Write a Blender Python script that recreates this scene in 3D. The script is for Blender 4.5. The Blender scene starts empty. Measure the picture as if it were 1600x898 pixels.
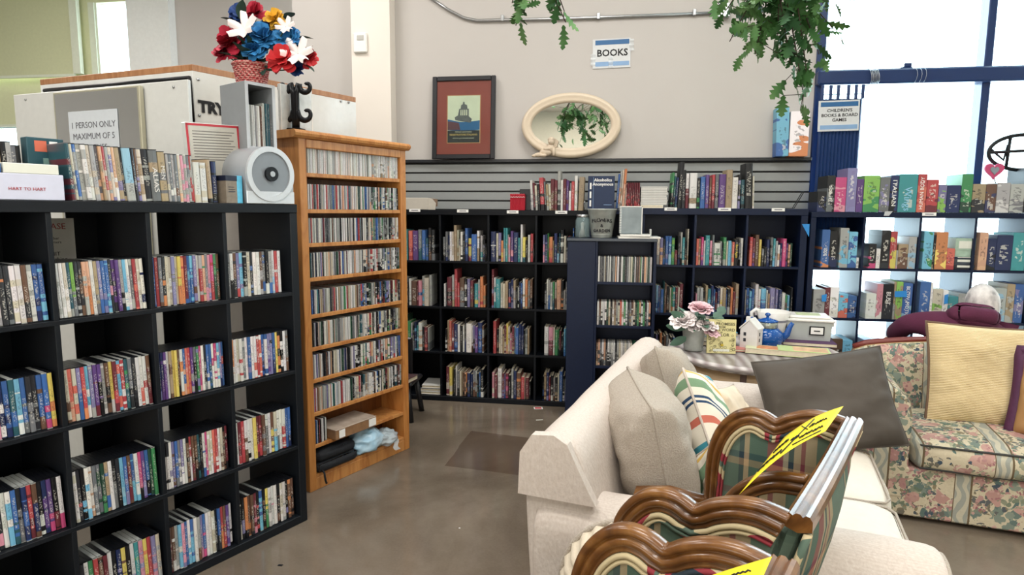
import bpy, math, random
import numpy as np
from mathutils import Vector, Matrix, noise
rnd = random.Random(11)
PI = math.pi
SC = bpy.context.scene
COL = SC.collection

# ------------------------------------------------------------------ camera
FOC, IW, IH, EYE = 980.0, 1600, 898, 1.46
PITCH, YAW, ROLL = math.radians(6.9), math.radians(8.5), 0.006
_f = Vector((-math.sin(YAW)*math.cos(PITCH), math.cos(YAW)*math.cos(PITCH), -math.sin(PITCH)))
_r = Vector((math.cos(YAW), math.sin(YAW), 0))
_u = _r.cross(_f)
RR = math.cos(ROLL)*_r + math.sin(ROLL)*_u
UU = -math.sin(ROLL)*_r + math.cos(ROLL)*_u
CAM = Vector((0, 0, EYE))
cd = bpy.data.cameras.new('camera'); cam = bpy.data.objects.new('camera', cd); COL.objects.link(cam)
cd.sensor_width = 36; cd.lens = FOC/IW*36; cd.clip_start = 0.05; cd.clip_end = 200
cam.matrix_world = Matrix(((RR.x, UU.x, -_f.x, 0), (RR.y, UU.y, -_f.y, 0), (RR.z, UU.z, -_f.z, EYE), (0, 0, 0, 1)))
SC.camera = cam
def ray(x, y): return _f + RR*((x-IW/2)/FOC) + UU*((IH/2-y)/FOC)
def ath(x, y, h):
    d = ray(x, y); return CAM + d*((h-EYE)/d.z)
def aty(x, y, Y):
    d = ray(x, y); return CAM + d*(Y/d.y)
def atp(x, y, p0, n):
    d = ray(x, y); p0 = Vector(p0); n = Vector(n)
    return CAM + d*((p0-CAM).dot(n)/d.dot(n))
def proj(p):
    v = Vector(p)-CAM; z = v.dot(_f)
    if z < .05: return (-9999, -9999, z)
    return (IW/2+FOC*v.dot(RR)/z, IH/2-FOC*v.dot(UU)/z, z)

# ------------------------------------------------------------------ materials
def lin(c):
    if isinstance(c, str):
        c = c.lstrip('#'); c = [int(c[i:i+2], 16)/255 for i in (0, 2, 4)]
    return tuple((x/12.92 if x <= .04045 else ((x+.055)/1.055)**2.4) for x in c[:3]) + (1,)
_mats = {}
class NT:
    def __init__(s, name, rough=.6, metal=0, spec=.5):
        s.m = bpy.data.materials.new(name); s.m.use_nodes = True
        s.t = s.m.node_tree; s.b = s.t.nodes['Principled BSDF']
        s.b.inputs['Roughness'].default_value = rough; s.b.inputs['Metallic'].default_value = metal
        s.b.inputs['Specular IOR Level'].default_value = spec
        s.tc = s.n('ShaderNodeTexCoord')
    def n(s, t, **k):
        o = s.t.nodes.new(t)
        for a, v in k.items(): setattr(o, a, v)
        return o
    def l(s, a, b): s.t.links.new(a, b)
    def inp(s, sock, v):
        if isinstance(v, bpy.types.NodeSocket): s.l(v, sock)
        elif isinstance(v, str): sock.default_value = lin(v)
        elif v is not None: sock.default_value = v
    def math(s, op, a, b=None, c=None):
        o = s.n('ShaderNodeMath', operation=op)
        s.inp(o.inputs[0], a)
        if b is not None: s.inp(o.inputs[1], b)
        if c is not None: s.inp(o.inputs[2], c)
        return o.outputs[0]
    def mix(s, f, a, b, mode='MIX'):
        o = s.n('ShaderNodeMix', data_type='RGBA', blend_type=mode)
        s.inp(o.inputs[0], f); s.inp(o.inputs[6], a); s.inp(o.inputs[7], b)
        return o.outputs[2]
    def map(s, src=None, scale=(1, 1, 1), rot=(0, 0, 0), loc=(0, 0, 0)):
        o = s.n('ShaderNodeMapping'); s.l(src or s.tc.outputs['Object'], o.inputs[0])
        o.inputs['Location'].default_value = loc; o.inputs['Rotation'].default_value = rot; o.inputs['Scale'].default_value = scale
        return o.outputs[0]
    def noise(s, scale, vec=None, detail=2, rough=.5, dist=0):
        o = s.n('ShaderNodeTexNoise'); o.inputs['Scale'].default_value = scale; o.inputs['Detail'].default_value = detail
        o.inputs['Roughness'].default_value = rough; o.inputs['Distortion'].default_value = dist
        s.l(vec or s.tc.outputs['Object'], o.inputs['Vector']); return o.outputs
    def ramp(s, f, stops, const=False):
        o = s.n('ShaderNodeValToRGB'); s.l(f, o.inputs[0]); e = o.color_ramp.elements
        if const: o.color_ramp.interpolation = 'CONSTANT'
        while len(e) < len(stops): e.new(.5)
        for i, (p, c) in enumerate(stops): e[i].position = p; e[i].color = lin(c)
        return o.outputs[0]
    def sep(s, vec=None):
        o = s.n('ShaderNodeSeparateXYZ'); s.l(vec or s.tc.outputs['Object'], o.inputs[0]); return o.outputs
    def bump(s, h, strength=.3, dist=.01):
        o = s.n('ShaderNodeBump'); o.inputs['Strength'].default_value = strength; o.inputs['Distance'].default_value = dist
        s.l(h, o.inputs['Height']); s.l(o.outputs[0], s.b.inputs['Normal'])
    def col(s, c): s.inp(s.b.inputs['Base Color'], c)
def M(name, color, rough=.6, metal=0, var=.06, scale=30, bump=0, spec=.5):
    """plain procedural material: base colour gently varied by noise"""
    key = name
    if key in _mats: return _mats[key]
    k = NT(name, rough, metal, spec)
    c = lin(color); nz = k.noise(scale)[0]
    lo = tuple(max(0, x*(1-var)) for x in c[:3])+(1,); hi = tuple(min(1, x*(1+var)) for x in c[:3])+(1,)
    k.col(k.mix(nz, lo, hi))
    if bump: k.bump(k.noise(scale*8)[0], bump, .004)
    _mats[key] = k.m; return k.m

# ------------------------------------------------------------------ mesh building
class MB:
    def __init__(s): s.v = []; s.f = []; s.mi = []; s.sm = []
    def add(s, vs, fs, mi=0, smooth=False):
        o = len(s.v); s.v += [tuple(v) for v in vs]; s.f += [tuple(i+o for i in f) for f in fs]
        s.mi += [mi]*len(fs); s.sm += [smooth]*len(fs)
    def box(s, x0, y0, z0, x1, y1, z1, mi=0, T=None):
        vs = [(x, y, z) for x in (x0, x1) for y in (y0, y1) for z in (z0, z1)]
        if T: vs = [T @ Vector(v) for v in vs]
        s.add(vs, [(0, 1, 3, 2), (4, 6, 7, 5), (0, 4, 5, 1), (2, 3, 7, 6), (0, 2, 6, 4), (1, 5, 7, 3)], mi)
        return s
    def bbox(s, x0, y0, z0, x1, y1, z1, b=.004, mi=0, T=None):
        """box with chamfered edges"""
        b = min(b, (x1-x0)*.45, (y1-y0)*.45, (z1-z0)*.45)
        vs = []; idx = {}
        for i, x in enumerate((x0, x1)):
            for j, y in enumerate((y0, y1)):
                for k, z in enumerate((z0, z1)):
                    sx, sy, sz = (b if i == 0 else -b), (b if j == 0 else -b), (b if k == 0 else -b)
                    idx[i, j, k, 0] = len(vs); vs.append((x, y+sy, z+sz))
                    idx[i, j, k, 1] = len(vs); vs.append((x+sx, y, z+sz))
                    idx[i, j, k, 2] = len(vs); vs.append((x+sx, y+sy, z))
        fs = []
        g = lambda i, j, k, a: idx[i, j, k, a]
        for i in (0, 1):
            q = [g(i, 0, 0, 0), g(i, 0, 1, 0), g(i, 1, 1, 0), g(i, 1, 0, 0)]; fs.append(q if i == 0 else q[::-1])
            q = [g(0, i, 0, 1), g(1, i, 0, 1), g(1, i, 1, 1), g(0, i, 1, 1)]; fs.append(q if i == 0 else q[::-1])
            q = [g(0, 0, i, 2), g(0, 1, i, 2), g(1, 1, i, 2), g(1, 0, i, 2)]; fs.append(q if i == 0 else q[::-1])
        for a in (0, 1):
            for c in (0, 1):
                q = [g(a, c, 0, 0), g(a, c, 0, 1), g(a, c, 1, 1), g(a, c, 1, 0)]; fs.append(q if (a == c) else q[::-1])
                q = [g(a, 0, c, 0), g(a, 1, c, 0), g(a, 1, c, 2), g(a, 0, c, 2)]; fs.append(q if (a == c) else q[::-1])
                q = [g(0, a, c, 1), g(0, a, c, 2), g(1, a, c, 2), g(1, a, c, 1)]; fs.append(q if (a == c) else q[::-1])
                for d in (0, 1):
                    q = [g(a, c, d, 0), g(a, c, d, 1), g(a, c, d, 2)]; fs.append(q if ((a+c+d) % 2 == 1) else q[::-1])
        if T: vs = [T @ Vector(v) for v in vs]
        s.add(vs, fs, mi); return s
    def lathe(s, prof, seg=24, c=(0, 0, 0), mi=0, cap=True, T=None):
        vs = []; n = len(prof)
        for i in range(seg):
            a = 2*PI*i/seg
            for r, z in prof: vs.append((c[0]+r*math.cos(a), c[1]+r*math.sin(a), c[2]+z))
        fs = [(i*n+j, ((i+1) % seg)*n+j, ((i+1) % seg)*n+j+1, i*n+j+1) for i in range(seg) for j in range(n-1)]
        if cap:
            if prof[0][0] > 1e-5: fs.append(tuple(i*n for i in range(seg))[::-1])
            if prof[-1][0] > 1e-5: fs.append(tuple(i*n+n-1 for i in range(seg)))
        if T: vs = [T @ Vector(v) for v in vs]
        s.add(vs, fs, mi, True); return s
    def tube(s, pts, r, seg=8, mi=0, closed=False):
        pts = [Vector(p) for p in pts]; n = len(pts); rs = r if isinstance(r, (list, tuple)) else [r]*n
        vs = []; prev = None
        for i, p in enumerate(pts):
            a = pts[(i+1) % n] if (closed or i < n-1) else p
            b = pts[(i-1) % n] if (closed or i > 0) else p
            t = (a-b); t = t.normalized() if t.length > 1e-9 else Vector((0, 0, 1))
            if prev is None:
                u = t.cross(Vector((0, 0, 1)));
                if u.length < .05: u = t.cross(Vector((0, 1, 0)))
            else: u = prev - t*prev.dot(t)
            if u.length < 1e-6: u = t.orthogonal()
            u.normalize(); prev = u; w = t.cross(u)
            for k in range(seg):
                an = 2*PI*k/seg; vs.append(p + (u*math.cos(an)+w*math.sin(an))*rs[i])
        m = n if closed else n-1
        fs = [(i*seg+k, i*seg+(k+1) % seg, ((i+1) % n)*seg+(k+1) % seg, ((i+1) % n)*seg+k) for i in range(m) for k in range(seg)]
        if not closed:
            fs.append(tuple(range(seg))[::-1]); fs.append(tuple((n-1)*seg+k for k in range(seg)))
        s.add(vs, fs, mi, True); return s
    def prism(s, poly, a0, a1, axis='y', mi=0, smooth=False, T=None):
        """extrude 2D polygon (p,q) between a0,a1 along axis"""
        def mk(p, q, a): return {'x': (a, p, q), 'y': (p, a, q), 'z': (p, q, a)}[axis]
        n = len(poly); vs = [mk(p, q, a0) for p, q in poly]+[mk(p, q, a1) for p, q in poly]
        if T: vs = [T @ Vector(v) for v in vs]
        s.add(vs, [tuple(range(n))[::-1], tuple(range(n, 2*n))], mi)
        s.add(vs, [(i, (i+1) % n, n+(i+1) % n, n+i) for i in range(n)], mi, smooth); return s
    def grid(s, fn, nu, nv, mi=0, smooth=True, T=None):
        vs = [Vector(fn(i/nu, j/nv)) for i in range(nu+1) for j in range(nv+1)]
        if T: vs = [T @ v for v in vs]
        s.add(vs, [(i*(nv+1)+j, (i+1)*(nv+1)+j, (i+1)*(nv+1)+j+1, i*(nv+1)+j+1) for i in range(nu) for j in range(nv)], mi, smooth); return s
    def mesh(s, name, mats):
        me = bpy.data.meshes.new(name); me.from_pydata(s.v, [], s.f); me.update()
        for m in (mats if isinstance(mats, (list, tuple)) else [mats]): me.materials.append(m)
        me.polygons.foreach_set('material_index', s.mi); me.polygons.foreach_set('use_smooth', s.sm)
        return me
def link(o, parent=None):
    COL.objects.link(o)
    if parent: o.parent = parent
    return o
def obj(name, mb, mats, parent=None, label=None, loc=None, rot=None, fixn=False):
    me = mb.mesh(name, mats) if isinstance(mb, MB) else mb
    if fixn:
        import bmesh
        bm = bmesh.new(); bm.from_mesh(me); bmesh.ops.recalc_face_normals(bm, faces=bm.faces); bm.to_mesh(me); bm.free()
    o = link(bpy.data.objects.new(name, me), parent)
    if loc: o.location = loc
    if rot: o.rotation_euler = rot
    if label: o['label'] = label
    return o
def tag(o, label, cat, group=None, kind=None):
    o['label'] = label; o['category'] = cat
    if group: o['group'] = group
    if kind: o['kind'] = kind
    return o
def thing(name, label, cat, loc=(0, 0, 0), rz=0, group=None, rot=None):
    o = link(bpy.data.objects.new(name, None)); o.location = loc; o.rotation_euler = rot if rot else (0, 0, rz)
    o.empty_display_size = .05
    return tag(o, label, cat, group)
def struct(name, mb, m):
    o = obj(name, mb, m); o['kind'] = 'structure'; return o
def subsurf(o, lv=1):
    m = o.modifiers.new('subd', 'SUBSURF'); m.levels = lv; m.render_levels = lv
    for p in o.data.polygons: p.use_smooth = True
    return o
class Fr:
    def __init__(s, o, deg): s.o = Vector(o) if len(o) == 3 else Vector((o[0], o[1], 0)); s.a = math.radians(deg)
    def pt(s, x, y, z=0):
        c, sn = math.cos(s.a), math.sin(s.a); return Vector((s.o.x+x*c-y*sn, s.o.y+x*sn+y*c, s.o.z+z))
    def inv(s, p):
        dx, dy = p[0]-s.o.x, p[1]-s.o.y; c, sn = math.cos(s.a), math.sin(s.a); return Vector((dx*c+dy*sn, -dx*sn+dy*c, p[2]-s.o.z))
    def px(s, x, y, off=0):
        """pixel -> local point on the vertical plane local y=off"""
        n = Vector((-math.sin(s.a), math.cos(s.a), 0)); return s.inv(atp(x, y, s.pt(0, off, 0), n))
def text_obj(name, body, size, parent, loc, rot, m, extrude=.0006, align='CENTER', sx=1, bold=0, label=None):
    cu = bpy.data.curves.new(name, 'FONT'); cu.body = body; cu.size = size; cu.extrude = extrude; cu.align_x = align; cu.align_y = 'CENTER'
    cu.resolution_u = 2; cu.offset = bold
    t = bpy.data.objects.new('tmp', cu); COL.objects.link(t)
    dg = bpy.context.evaluated_depsgraph_get(); me = bpy.data.meshes.new_from_object(t.evaluated_get(dg)); 
    bpy.data.objects.remove(t); me.name = name; me.materials.clear(); me.materials.append(m)
    o = link(bpy.data.objects.new(name, me), parent); o.location = loc; o.rotation_euler = rot; o.scale = (sx, 1, 1)
    if label: o['label'] = label
    return o
def pillow(w, h, t, seed=0, wr=.012, n=26, pinch=.8, edge=.012, pw=.55):
    """soft cushion, lying in local xz plane, thickness y, centre at origin"""
    mb = MB()
    def surf(sgn):
        def fn(a, b):
            u, v = a*2-1, b*2-1
            prof = ((1-abs(u)**3.2)*(1-abs(v)**3.2))**pw
            # corners pulled out, edges in
            px = u*w/2*(1-.07*(1-v*v)*abs(u)**3*pinch); pz = v*h/2*(1-.07*(1-u*u)*abs(v)**3*pinch)
            q = Vector((u*2.2+seed*7.1, v*2.2, sgn*1.3))
            d = noise.noise(q)*wr*2 + abs(noise.noise(q*2.3+Vector((3, 1, seed))))*wr*1.2
            e = max(abs(u), abs(v)); fold = math.sin(math.atan2(v, u)*18+seed)*wr*.5*max(0, e-.55)*2*prof
            y = sgn*(t/2*prof + (d+fold)*min(1, prof*2))
            return (px, y, pz)
        return fn
    mb.grid(surf(-1), n, n); mb.grid(lambda a, b: surf(1)(1-a, b), n, n)
    return mb
def pillow_edge(w, h, r=.006, pinch=.8):
    pts = []
    for k in range(4):
        for i in range(14):
            q = i/14*2-1
            u, v = [(q, -1), (1, q), (-q, 1), (-1, -q)][k]
            pts.append((u*w/2*(1-.07*(1-v*v)*abs(u)**3*pinch), 0, v*h/2*(1-.07*(1-u*u)*abs(v)**3*pinch)))
    return MB().tube(pts, r, 6, closed=True)
def softbox(sx, sy, sz, r=.05, bulge=.02, n=10, seed=0, wr=.004):
    """rounded upholstered block centred in x,y ; z from 0"""
    mb = MB(); hx, hy, hz = sx/2, sy/2, sz/2
    faces = [((1, 0, 0), (0, 1, 0), (0, 0, 1)), ((-1, 0, 0), (0, -1, 0), (0, 0, 1)), ((0, 1, 0), (-1, 0, 0), (0, 0, 1)),
             ((0, -1, 0), (1, 0, 0), (0, 0, 1)), ((0, 0, 1), (1, 0, 0), (0, 1, 0)), ((0, 0, -1), (1, 0, 0), (0, -1, 0))]
    H = Vector((hx, hy, hz)); rr = min(r, hx*.95, hy*.95, hz*.95)
    for N, U, V in faces:
        N, U, V = Vector(N), Vector(U), Vector(V)
        def fn(a, b, N=N, U=U, V=V):
            # non-uniform sampling so the rounded edges get points
            def sm(t): t = t*2-1; return math.copysign(abs(t)**.75, t)
            u, v = sm(a), sm(b)
            p = Vector([(N+U*u+V*v)[i]*H[i] for i in range(3)])
            inner = Vector([max(-(H[i]-rr), min(H[i]-rr, p[i])) for i in range(3)])
            d = p-inner
            if d.length > 1e-9: p = inner + d.normalized()*min(rr, d.length if d.length < rr else rr)
            bl = bulge*(1-u*u)*(1-v*v)
            nz = noise.noise(p*6+Vector((seed, 0, 0)))*wr
            return p + N*(bl+nz) + Vector((0, 0, hz))
        mb.grid(fn, n, n)
    return mb
# ------------------------------------------------------------------ special materials
def oak_mat(name='oak_wood', a='#A8682F', b='#C98A4A', rough=.42):
    if name in _mats: return _mats[name]
    k = NT(name, rough); v = k.map(scale=(1, 1, .12))
    nz = k.noise(14, v, 4, .6, 1.2)[0]; fine = k.noise(130, k.map(scale=(1, 1, .03)), 3)[0]
    c = k.ramp(nz, [(.3, a), (.5, b), (.62, a), (.75, b)])
    k.col(k.mix(k.math('MULTIPLY', fine, .35), c, '#7A4318')); k.bump(fine, .15, .002)
    _mats[name] = k.m; return k.m
OAK = oak_mat()
OAKH = oak_mat('oak_wood_across', '#B0713A', '#CD9254')
def laminate():
    k = NT('black_laminate', .5, spec=.22); k.col(k.mix(k.noise(60)[0], '#02050B', '#050A13')); k.bump(k.noise(300)[0], .05, .001); return k.m
BLACK = laminate()
def laminate_hazed():
    k = NT('hazed_black_laminate', .45, spec=.3); k.col(k.mix(k.noise(60)[0], '#04102A', '#071A38')); k.bump(k.noise(300)[0], .05, .001); return k.m  # black shelves; the blue of the window haze is put into this colour
HAZE_BLACK = laminate_hazed()
def concrete():
    k = NT('mottled_concrete', .38)
    big = k.noise(1.1, detail=5, rough=.6, dist=.6)[0]; mid = k.noise(6, detail=6, rough=.65)[0]; sp = k.noise(90, detail=3)[0]
    c = k.ramp(big, [(.32, '#54493D'), (.5, '#736759'), (.68, '#8B7F71')])
    c = k.mix(k.math('MULTIPLY', mid, .5), c, '#4C4339'); c = k.mix(k.math('MULTIPLY', sp, .15), c, '#A79C8F')
    # a rectangle of darker brown concrete with its own edges
    x, y, z = k.sep(k.map(loc=(0.93, -2.9, 0)))[:3] if False else k.sep(k.map(rot=(0, 0, -_sa), loc=PATCH_LOC))[:3]
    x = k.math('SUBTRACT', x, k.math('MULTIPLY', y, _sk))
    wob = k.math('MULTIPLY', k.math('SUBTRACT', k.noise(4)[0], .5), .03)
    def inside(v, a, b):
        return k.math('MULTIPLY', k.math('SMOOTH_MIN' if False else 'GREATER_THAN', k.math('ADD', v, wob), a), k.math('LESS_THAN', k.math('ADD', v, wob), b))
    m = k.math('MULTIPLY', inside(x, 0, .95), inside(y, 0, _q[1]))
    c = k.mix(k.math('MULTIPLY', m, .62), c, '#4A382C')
    k.col(c); k.l(k.ramp(mid, [(.3, '#505050'), (.7, '#808080')]), k.b.inputs['Roughness']); k.bump(sp, .06, .002); return k.m
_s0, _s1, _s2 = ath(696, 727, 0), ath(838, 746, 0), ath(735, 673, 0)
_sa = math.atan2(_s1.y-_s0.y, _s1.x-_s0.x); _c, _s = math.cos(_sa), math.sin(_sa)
PATCH_LOC = (-(_s0.x*_c+_s0.y*_s), -(-_s0.x*_s+_s0.y*_c), 0)
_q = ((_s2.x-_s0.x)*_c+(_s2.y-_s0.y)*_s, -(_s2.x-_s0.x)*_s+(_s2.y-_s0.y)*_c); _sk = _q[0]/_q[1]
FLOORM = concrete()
def linen():
    k = NT('cream_linen', .9, spec=.2); v = k.map(scale=(1, 1, 1))
    wv = k.n('ShaderNodeTexWave', wave_type='BANDS', bands_direction='Y'); wv.inputs['Scale'].default_value = 45; wv.inputs['Distortion'].default_value = 2.5; wv.inputs['Detail'].default_value = 3; wv.inputs['Detail Scale'].default_value = 4
    k.l(k.map(scale=(1, 1, 1)), wv.inputs['Vector'])
    f = k.noise(140, k.map(scale=(1, 1, .5)), 3)[0]; s = k.noise(22, k.map(scale=(.4, 1.6, .4)), 3)[0]
    c = k.mix(f, '#B7AAA0', '#E2DAD2'); c = k.mix(k.math('MULTIPLY', s, .5), c, '#D0C4B8'); c = k.mix(k.math('MULTIPLY', wv.outputs[0], .22), c, '#B5A598')
    k.col(c); k.bump(f, .5, .004); return k.m
LINEN = linen()
def linen2():
    k = NT('oatmeal_cushion_cloth', .92, spec=.2)
    f = k.noise(220, None, 2)[0]; g = k.noise(60, k.map(scale=(1, 1, .25)), 2)[0]
    c = k.mix(f, '#8C8277', '#C2B9AD'); c = k.mix(k.math('MULTIPLY', g, .4), c, '#B3A797'); k.col(c); k.bump(f, .6, .004); return k.m
LINEN2 = linen2()
def floral():
    k = NT('floral_tapestry', .85, spec=.25); base = '#C9BC9C'
    st = k.sep()[0]; st2 = k.sep()[1]; sumc = k.math('ADD', st, k.math('MULTIPLY', st2, 0))
    fr = k.math('FRACT', k.math('DIVIDE', k.math('ADD', sumc, .1), .34)); band = k.math('LESS_THAN', fr, .2)
    edge = k.math('LESS_THAN', k.math('ABSOLUTE', k.math('SUBTRACT', k.math('ABSOLUTE', k.math('SUBTRACT', fr, .1)), .1)), .012)
    c = k.mix(k.noise(90)[0], '#BDB197', '#D3C8AE')
    def blobs(c, scale, colA, colB, thr, off, mask=None):
        v = k.n('ShaderNodeTexVoronoi'); v.inputs['Scale'].default_value = scale
        d = k.n('ShaderNodeVectorMath', operation='ADD'); k.l(k.map(loc=off), d.inputs[0])
        nz = k.n('ShaderNodeTexNoise'); nz.inputs['Scale'].default_value = 30; k.l(k.tc.outputs['Object'], nz.inputs['Vector'])
        ms = k.n('ShaderNodeVectorMath', operation='SCALE'); k.l(nz.outputs['Color'], ms.inputs[0]); ms.inputs['Scale'].default_value = .05; k.l(ms.outputs[0], d.inputs[1])
        k.l(d.outputs[0], v.inputs['Vector'])
        f = k.math('LESS_THAN', v.outputs['Distance'], thr)
        cl = k.noise(7, k.map(loc=off), 2)[0]; f = k.math('MULTIPLY', f, k.math('GREATER_THAN', cl, .51))
        if mask is not None: f = k.math('MULTIPLY', f, mask)
        s = k.sep(v.outputs['Color'])[0]
        return k.mix(f, c, k.mix(s, colA, colB))
    inv = k.math('SUBTRACT', 1, band)
    c = blobs(c, 26, '#5A6E6A', '#8A9486', .55, (0, 0, 0), inv)
    c = blobs(c, 42, '#8C7F63', '#3F5060', .5, (3, 1, 2), inv)
    c = blobs(c, 34, '#5C6F5E', '#A8A58C', .45, (5, 5, 1), inv)
    c = blobs(c, 15, '#A8807A', '#C4A093', .46, (1, 7, 3), inv)
    c = blobs(c, 48, '#96646A', '#C9A79C', .36, (1, 7, 3), inv)
    wv = k.n('ShaderNodeTexWave'); wv.inputs['Scale'].default_value = 9; wv.inputs['Distortion'].default_value = 9; wv.inputs['Detail'].default_value = 1
    k.l(k.tc.outputs['Object'], wv.inputs['Vector'])
    g = k.math('MULTIPLY', k.math('GREATER_THAN', wv.outputs[0], .55), band)
    c = k.mix(k.math('MULTIPLY', band, .5), c, '#B3B3A4'); c = k.mix(k.math('MULTIPLY', g, .6), c, '#7C8889'); c = k.mix(edge, c, '#6B5B45')
    k.col(c); k.bump(k.noise(400)[0], .3, .002); return k.m
FLORAL = floral()
def plaid(name, axis=(0, 2)):
    k = NT(name, .8, spec=.3); s = k.sep(); h, v = s[axis[0]], s[axis[1]]
    A = [(0, '#55675A'), (.20, '#55675A'), (.22, '#B59A76'), (.30, '#8E2F38'), (.33, '#B59A76'), (.38, '#22303A'), (.42, '#B5A888'), (.46, '#8E2F38'), (.55, '#8E2F38'), (.58, '#3C5A4E'), (.72, '#B59A76'), (.76, '#22303A'), (.8, '#55675A')]
    a = k.ramp(k.math('FRACT', k.math('MULTIPLY', h, 3.1)), A, True)
    b = k.ramp(k.math('FRACT', k.math('MULTIPLY', v, 3.3)), [(0, '#5E7263'), (.3, '#5E7263'), (.34, '#6A3A3E'), (.4, '#5E7263'), (.62, '#B59A76'), (.68, '#3C4F5A'), (.74, '#6E8070')], True)
    k.col(k.mix(.38, a, b)); k.bump(k.noise(500)[0], .25, .002); return k.m
PLAID = plaid('plaid_upholstery'); PLAIDB = plaid('plaid_upholstery_back', (1, 2))
def cordm():
    k = NT('plaid_cord', .8); n = k.noise(9, None, 0)[0]
    k.col(k.ramp(n, [(0, '#22303A'), (.38, '#8E2F38'), (.46, '#C4B48E'), (.54, '#54685A'), (.6, '#8E2F38'), (.68, '#C4B48E')], True)); return k.m
CORD = cordm()
def walnut():
    k = NT('polished_walnut', .3, spec=.5); n = k.noise(12, k.map(scale=(1, 1, 1)), 4, .6, 1)[0]
    k.col(k.ramp(n, [(.3, '#45280F'), (.55, '#6B431C'), (.75, '#8A6030')])); k.b.inputs['Coat Weight'].default_value = .25; k.b.inputs['Coat Roughness'].default_value = .12; return k.m
WALNUT = walnut()
def stripes_pillow():
    k = NT('striped_cushion_cloth', .85); 
    d = k.noise(1.6, None, 1)[0]; s = k.sep()
    ph = k.math('ADD', k.math('ADD', k.math('MULTIPLY', s[2], 3.1), k.math('MULTIPLY', s[0], 1.2)), k.math('MULTIPLY', d, 1.1))
    c = k.ramp(k.math('FRACT', ph), [(0, '#E8E1D2'), (.1, '#3F93A8'), (.2, '#E8E1D2'), (.32, '#C96E5C'), (.37, '#E8E1D2'), (.46, '#29486B'), (.48, '#E8E1D2'), (.5, '#29486B'), (.52, '#E8E1D2'), (.6, '#7A9A7A'), (.7, '#E8E1D2'), (.78, '#D9B25C'), (.83, '#E8E1D2'), (.9, '#9A4450'), (.92, '#E8E1D2')], True)
    k.col(c); k.bump(k.noise(300)[0], .3, .002); return k.m
STRIPEP = stripes_pillow()
def ribbed():
    k = NT('ribbed_gold_cloth', .85); w = k.n('ShaderNodeTexWave', bands_direction='Z'); w.inputs['Scale'].default_value = 38; w.inputs['Distortion'].default_value = .6
    k.l(k.tc.outputs['Object'], w.inputs['Vector']); k.col(k.mix(w.outputs[0], '#C3A878', '#E6D3A8')); k.bump(w.outputs[0], .5, .004); return k.m
RIBBED = ribbed()
SUEDE = M('taupe_suede', '#4E4842', .88, var=.14, scale=7, bump=.15)
# spines of cases, books and boxes: colours come from the object itself
def spine_mat(name, rough, stuff=False, marks=True, zs=26, mk=.42, vert=False):
    k = NT(name, rough)
    if stuff:
        a = k.n('ShaderNodeAttribute', attribute_name='tint'); b = k.n('ShaderNodeAttribute', attribute_name='tint_b'); lc = k.n('ShaderNodeAttribute', attribute_name='local_place')
        c1, c2, vec = a.outputs['Color'], b.outputs['Color'], lc.outputs['Vector']; rn = k.math('FRACT', k.math('MULTIPLY', k.sep(b.outputs['Vector'])[0], 97.3))
    else:
        oi = k.n('ShaderNodeObjectInfo'); b = k.n('ShaderNodeAttribute', attribute_type='OBJECT', attribute_name='second_colour')
        c1, c2, vec, rn = oi.outputs['Color'], b.outputs['Color'], k.tc.outputs['Object'], oi.outputs['Random']
    x, y, z = k.sep(vec)[:3]
    cb = k.n('ShaderNodeCombineXYZ'); k.l(k.math('MULTIPLY', rn, 91), cb.inputs[0]); k.l(k.math('MULTIPLY', x, .8 if name == 'printed_carton' else 0), cb.inputs[1]); k.l(k.math('MULTIPLY', z, 5), cb.inputs[2])
    n1 = k.noise(1, cb.outputs[0], 1)[0]
    zz = k.math('ADD', k.math('MULTIPLY', z, -.25), n1)
    c = k.mix(k.math('GREATER_THAN', zz, .44), c1, c2)
    if vert: c = k.mix(k.math('GREATER_THAN', x, .62), c1, c2)
    if marks:
        cb2 = k.n('ShaderNodeCombineXYZ'); k.l(k.math('MULTIPLY', rn, 37), cb2.inputs[0]); k.l(k.math('MULTIPLY', x, 3.2), cb2.inputs[1]); k.l(k.math('MULTIPLY', z, zs), cb2.inputs[2])
        n2 = k.noise(1, cb2.outputs[0], 2)[0]
        rg = k.math('MULTIPLY', k.math('GREATER_THAN', z, k.math('ADD', k.math('MULTIPLY', rn, .3), .08)), k.math('LESS_THAN', z, k.math('ADD', k.math('MULTIPLY', rn, .3), .62)))
        rg = k.math('MULTIPLY', rg, k.math('LESS_THAN', k.math('ABSOLUTE', k.math('SUBTRACT', x, .5)), .27))
        f = k.math('MULTIPLY', k.math('GREATER_THAN', n2, .54), rg)
        bw = k.n('ShaderNodeRGBToBW'); k.l(c, bw.inputs[0])
        tc = k.mix(k.math('GREATER_THAN', bw.outputs[0], .22), '#E4E0D4', '#23232B')
        c = k.mix(k.math('MULTIPLY', f, mk), c, tc)
    k.col(c); return k.m
SP_DVD, SP_BOOK, SP_CD, SP_BOX = spine_mat('printed_sleeve', .3, zs=42, mk=.4), spine_mat('printed_cover', .55, zs=44, mk=.4), spine_mat('printed_inlay', .3, zs=22, mk=.16, vert=True), spine_mat('printed_carton', .5, zs=14, mk=.5)
SP_STUFF = spine_mat('printed_spines', .35, True)
def objcol(name, rough):
    k = NT(name, rough); oi = k.n('ShaderNodeObjectInfo'); k.col(k.mix(k.math('MULTIPLY', k.noise(20)[0], .1), oi.outputs['Color'], '#000000')); return k.m
PLASTIC = objcol('moulded_plastic', .35)
PAGES = M('page_edges', '#D8CDB4', .9, var=.12, scale=60)
WALLP = M('grey_wall_paint', '#BAB5B0', .85, var=.025, scale=3, bump=.08)
WALLW = M('warm_lit_wall_paint', '#D2C8BC', .85, var=.025, scale=3, bump=.08)  # warm wall paint, lightened in colour for the light falling on it
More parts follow.
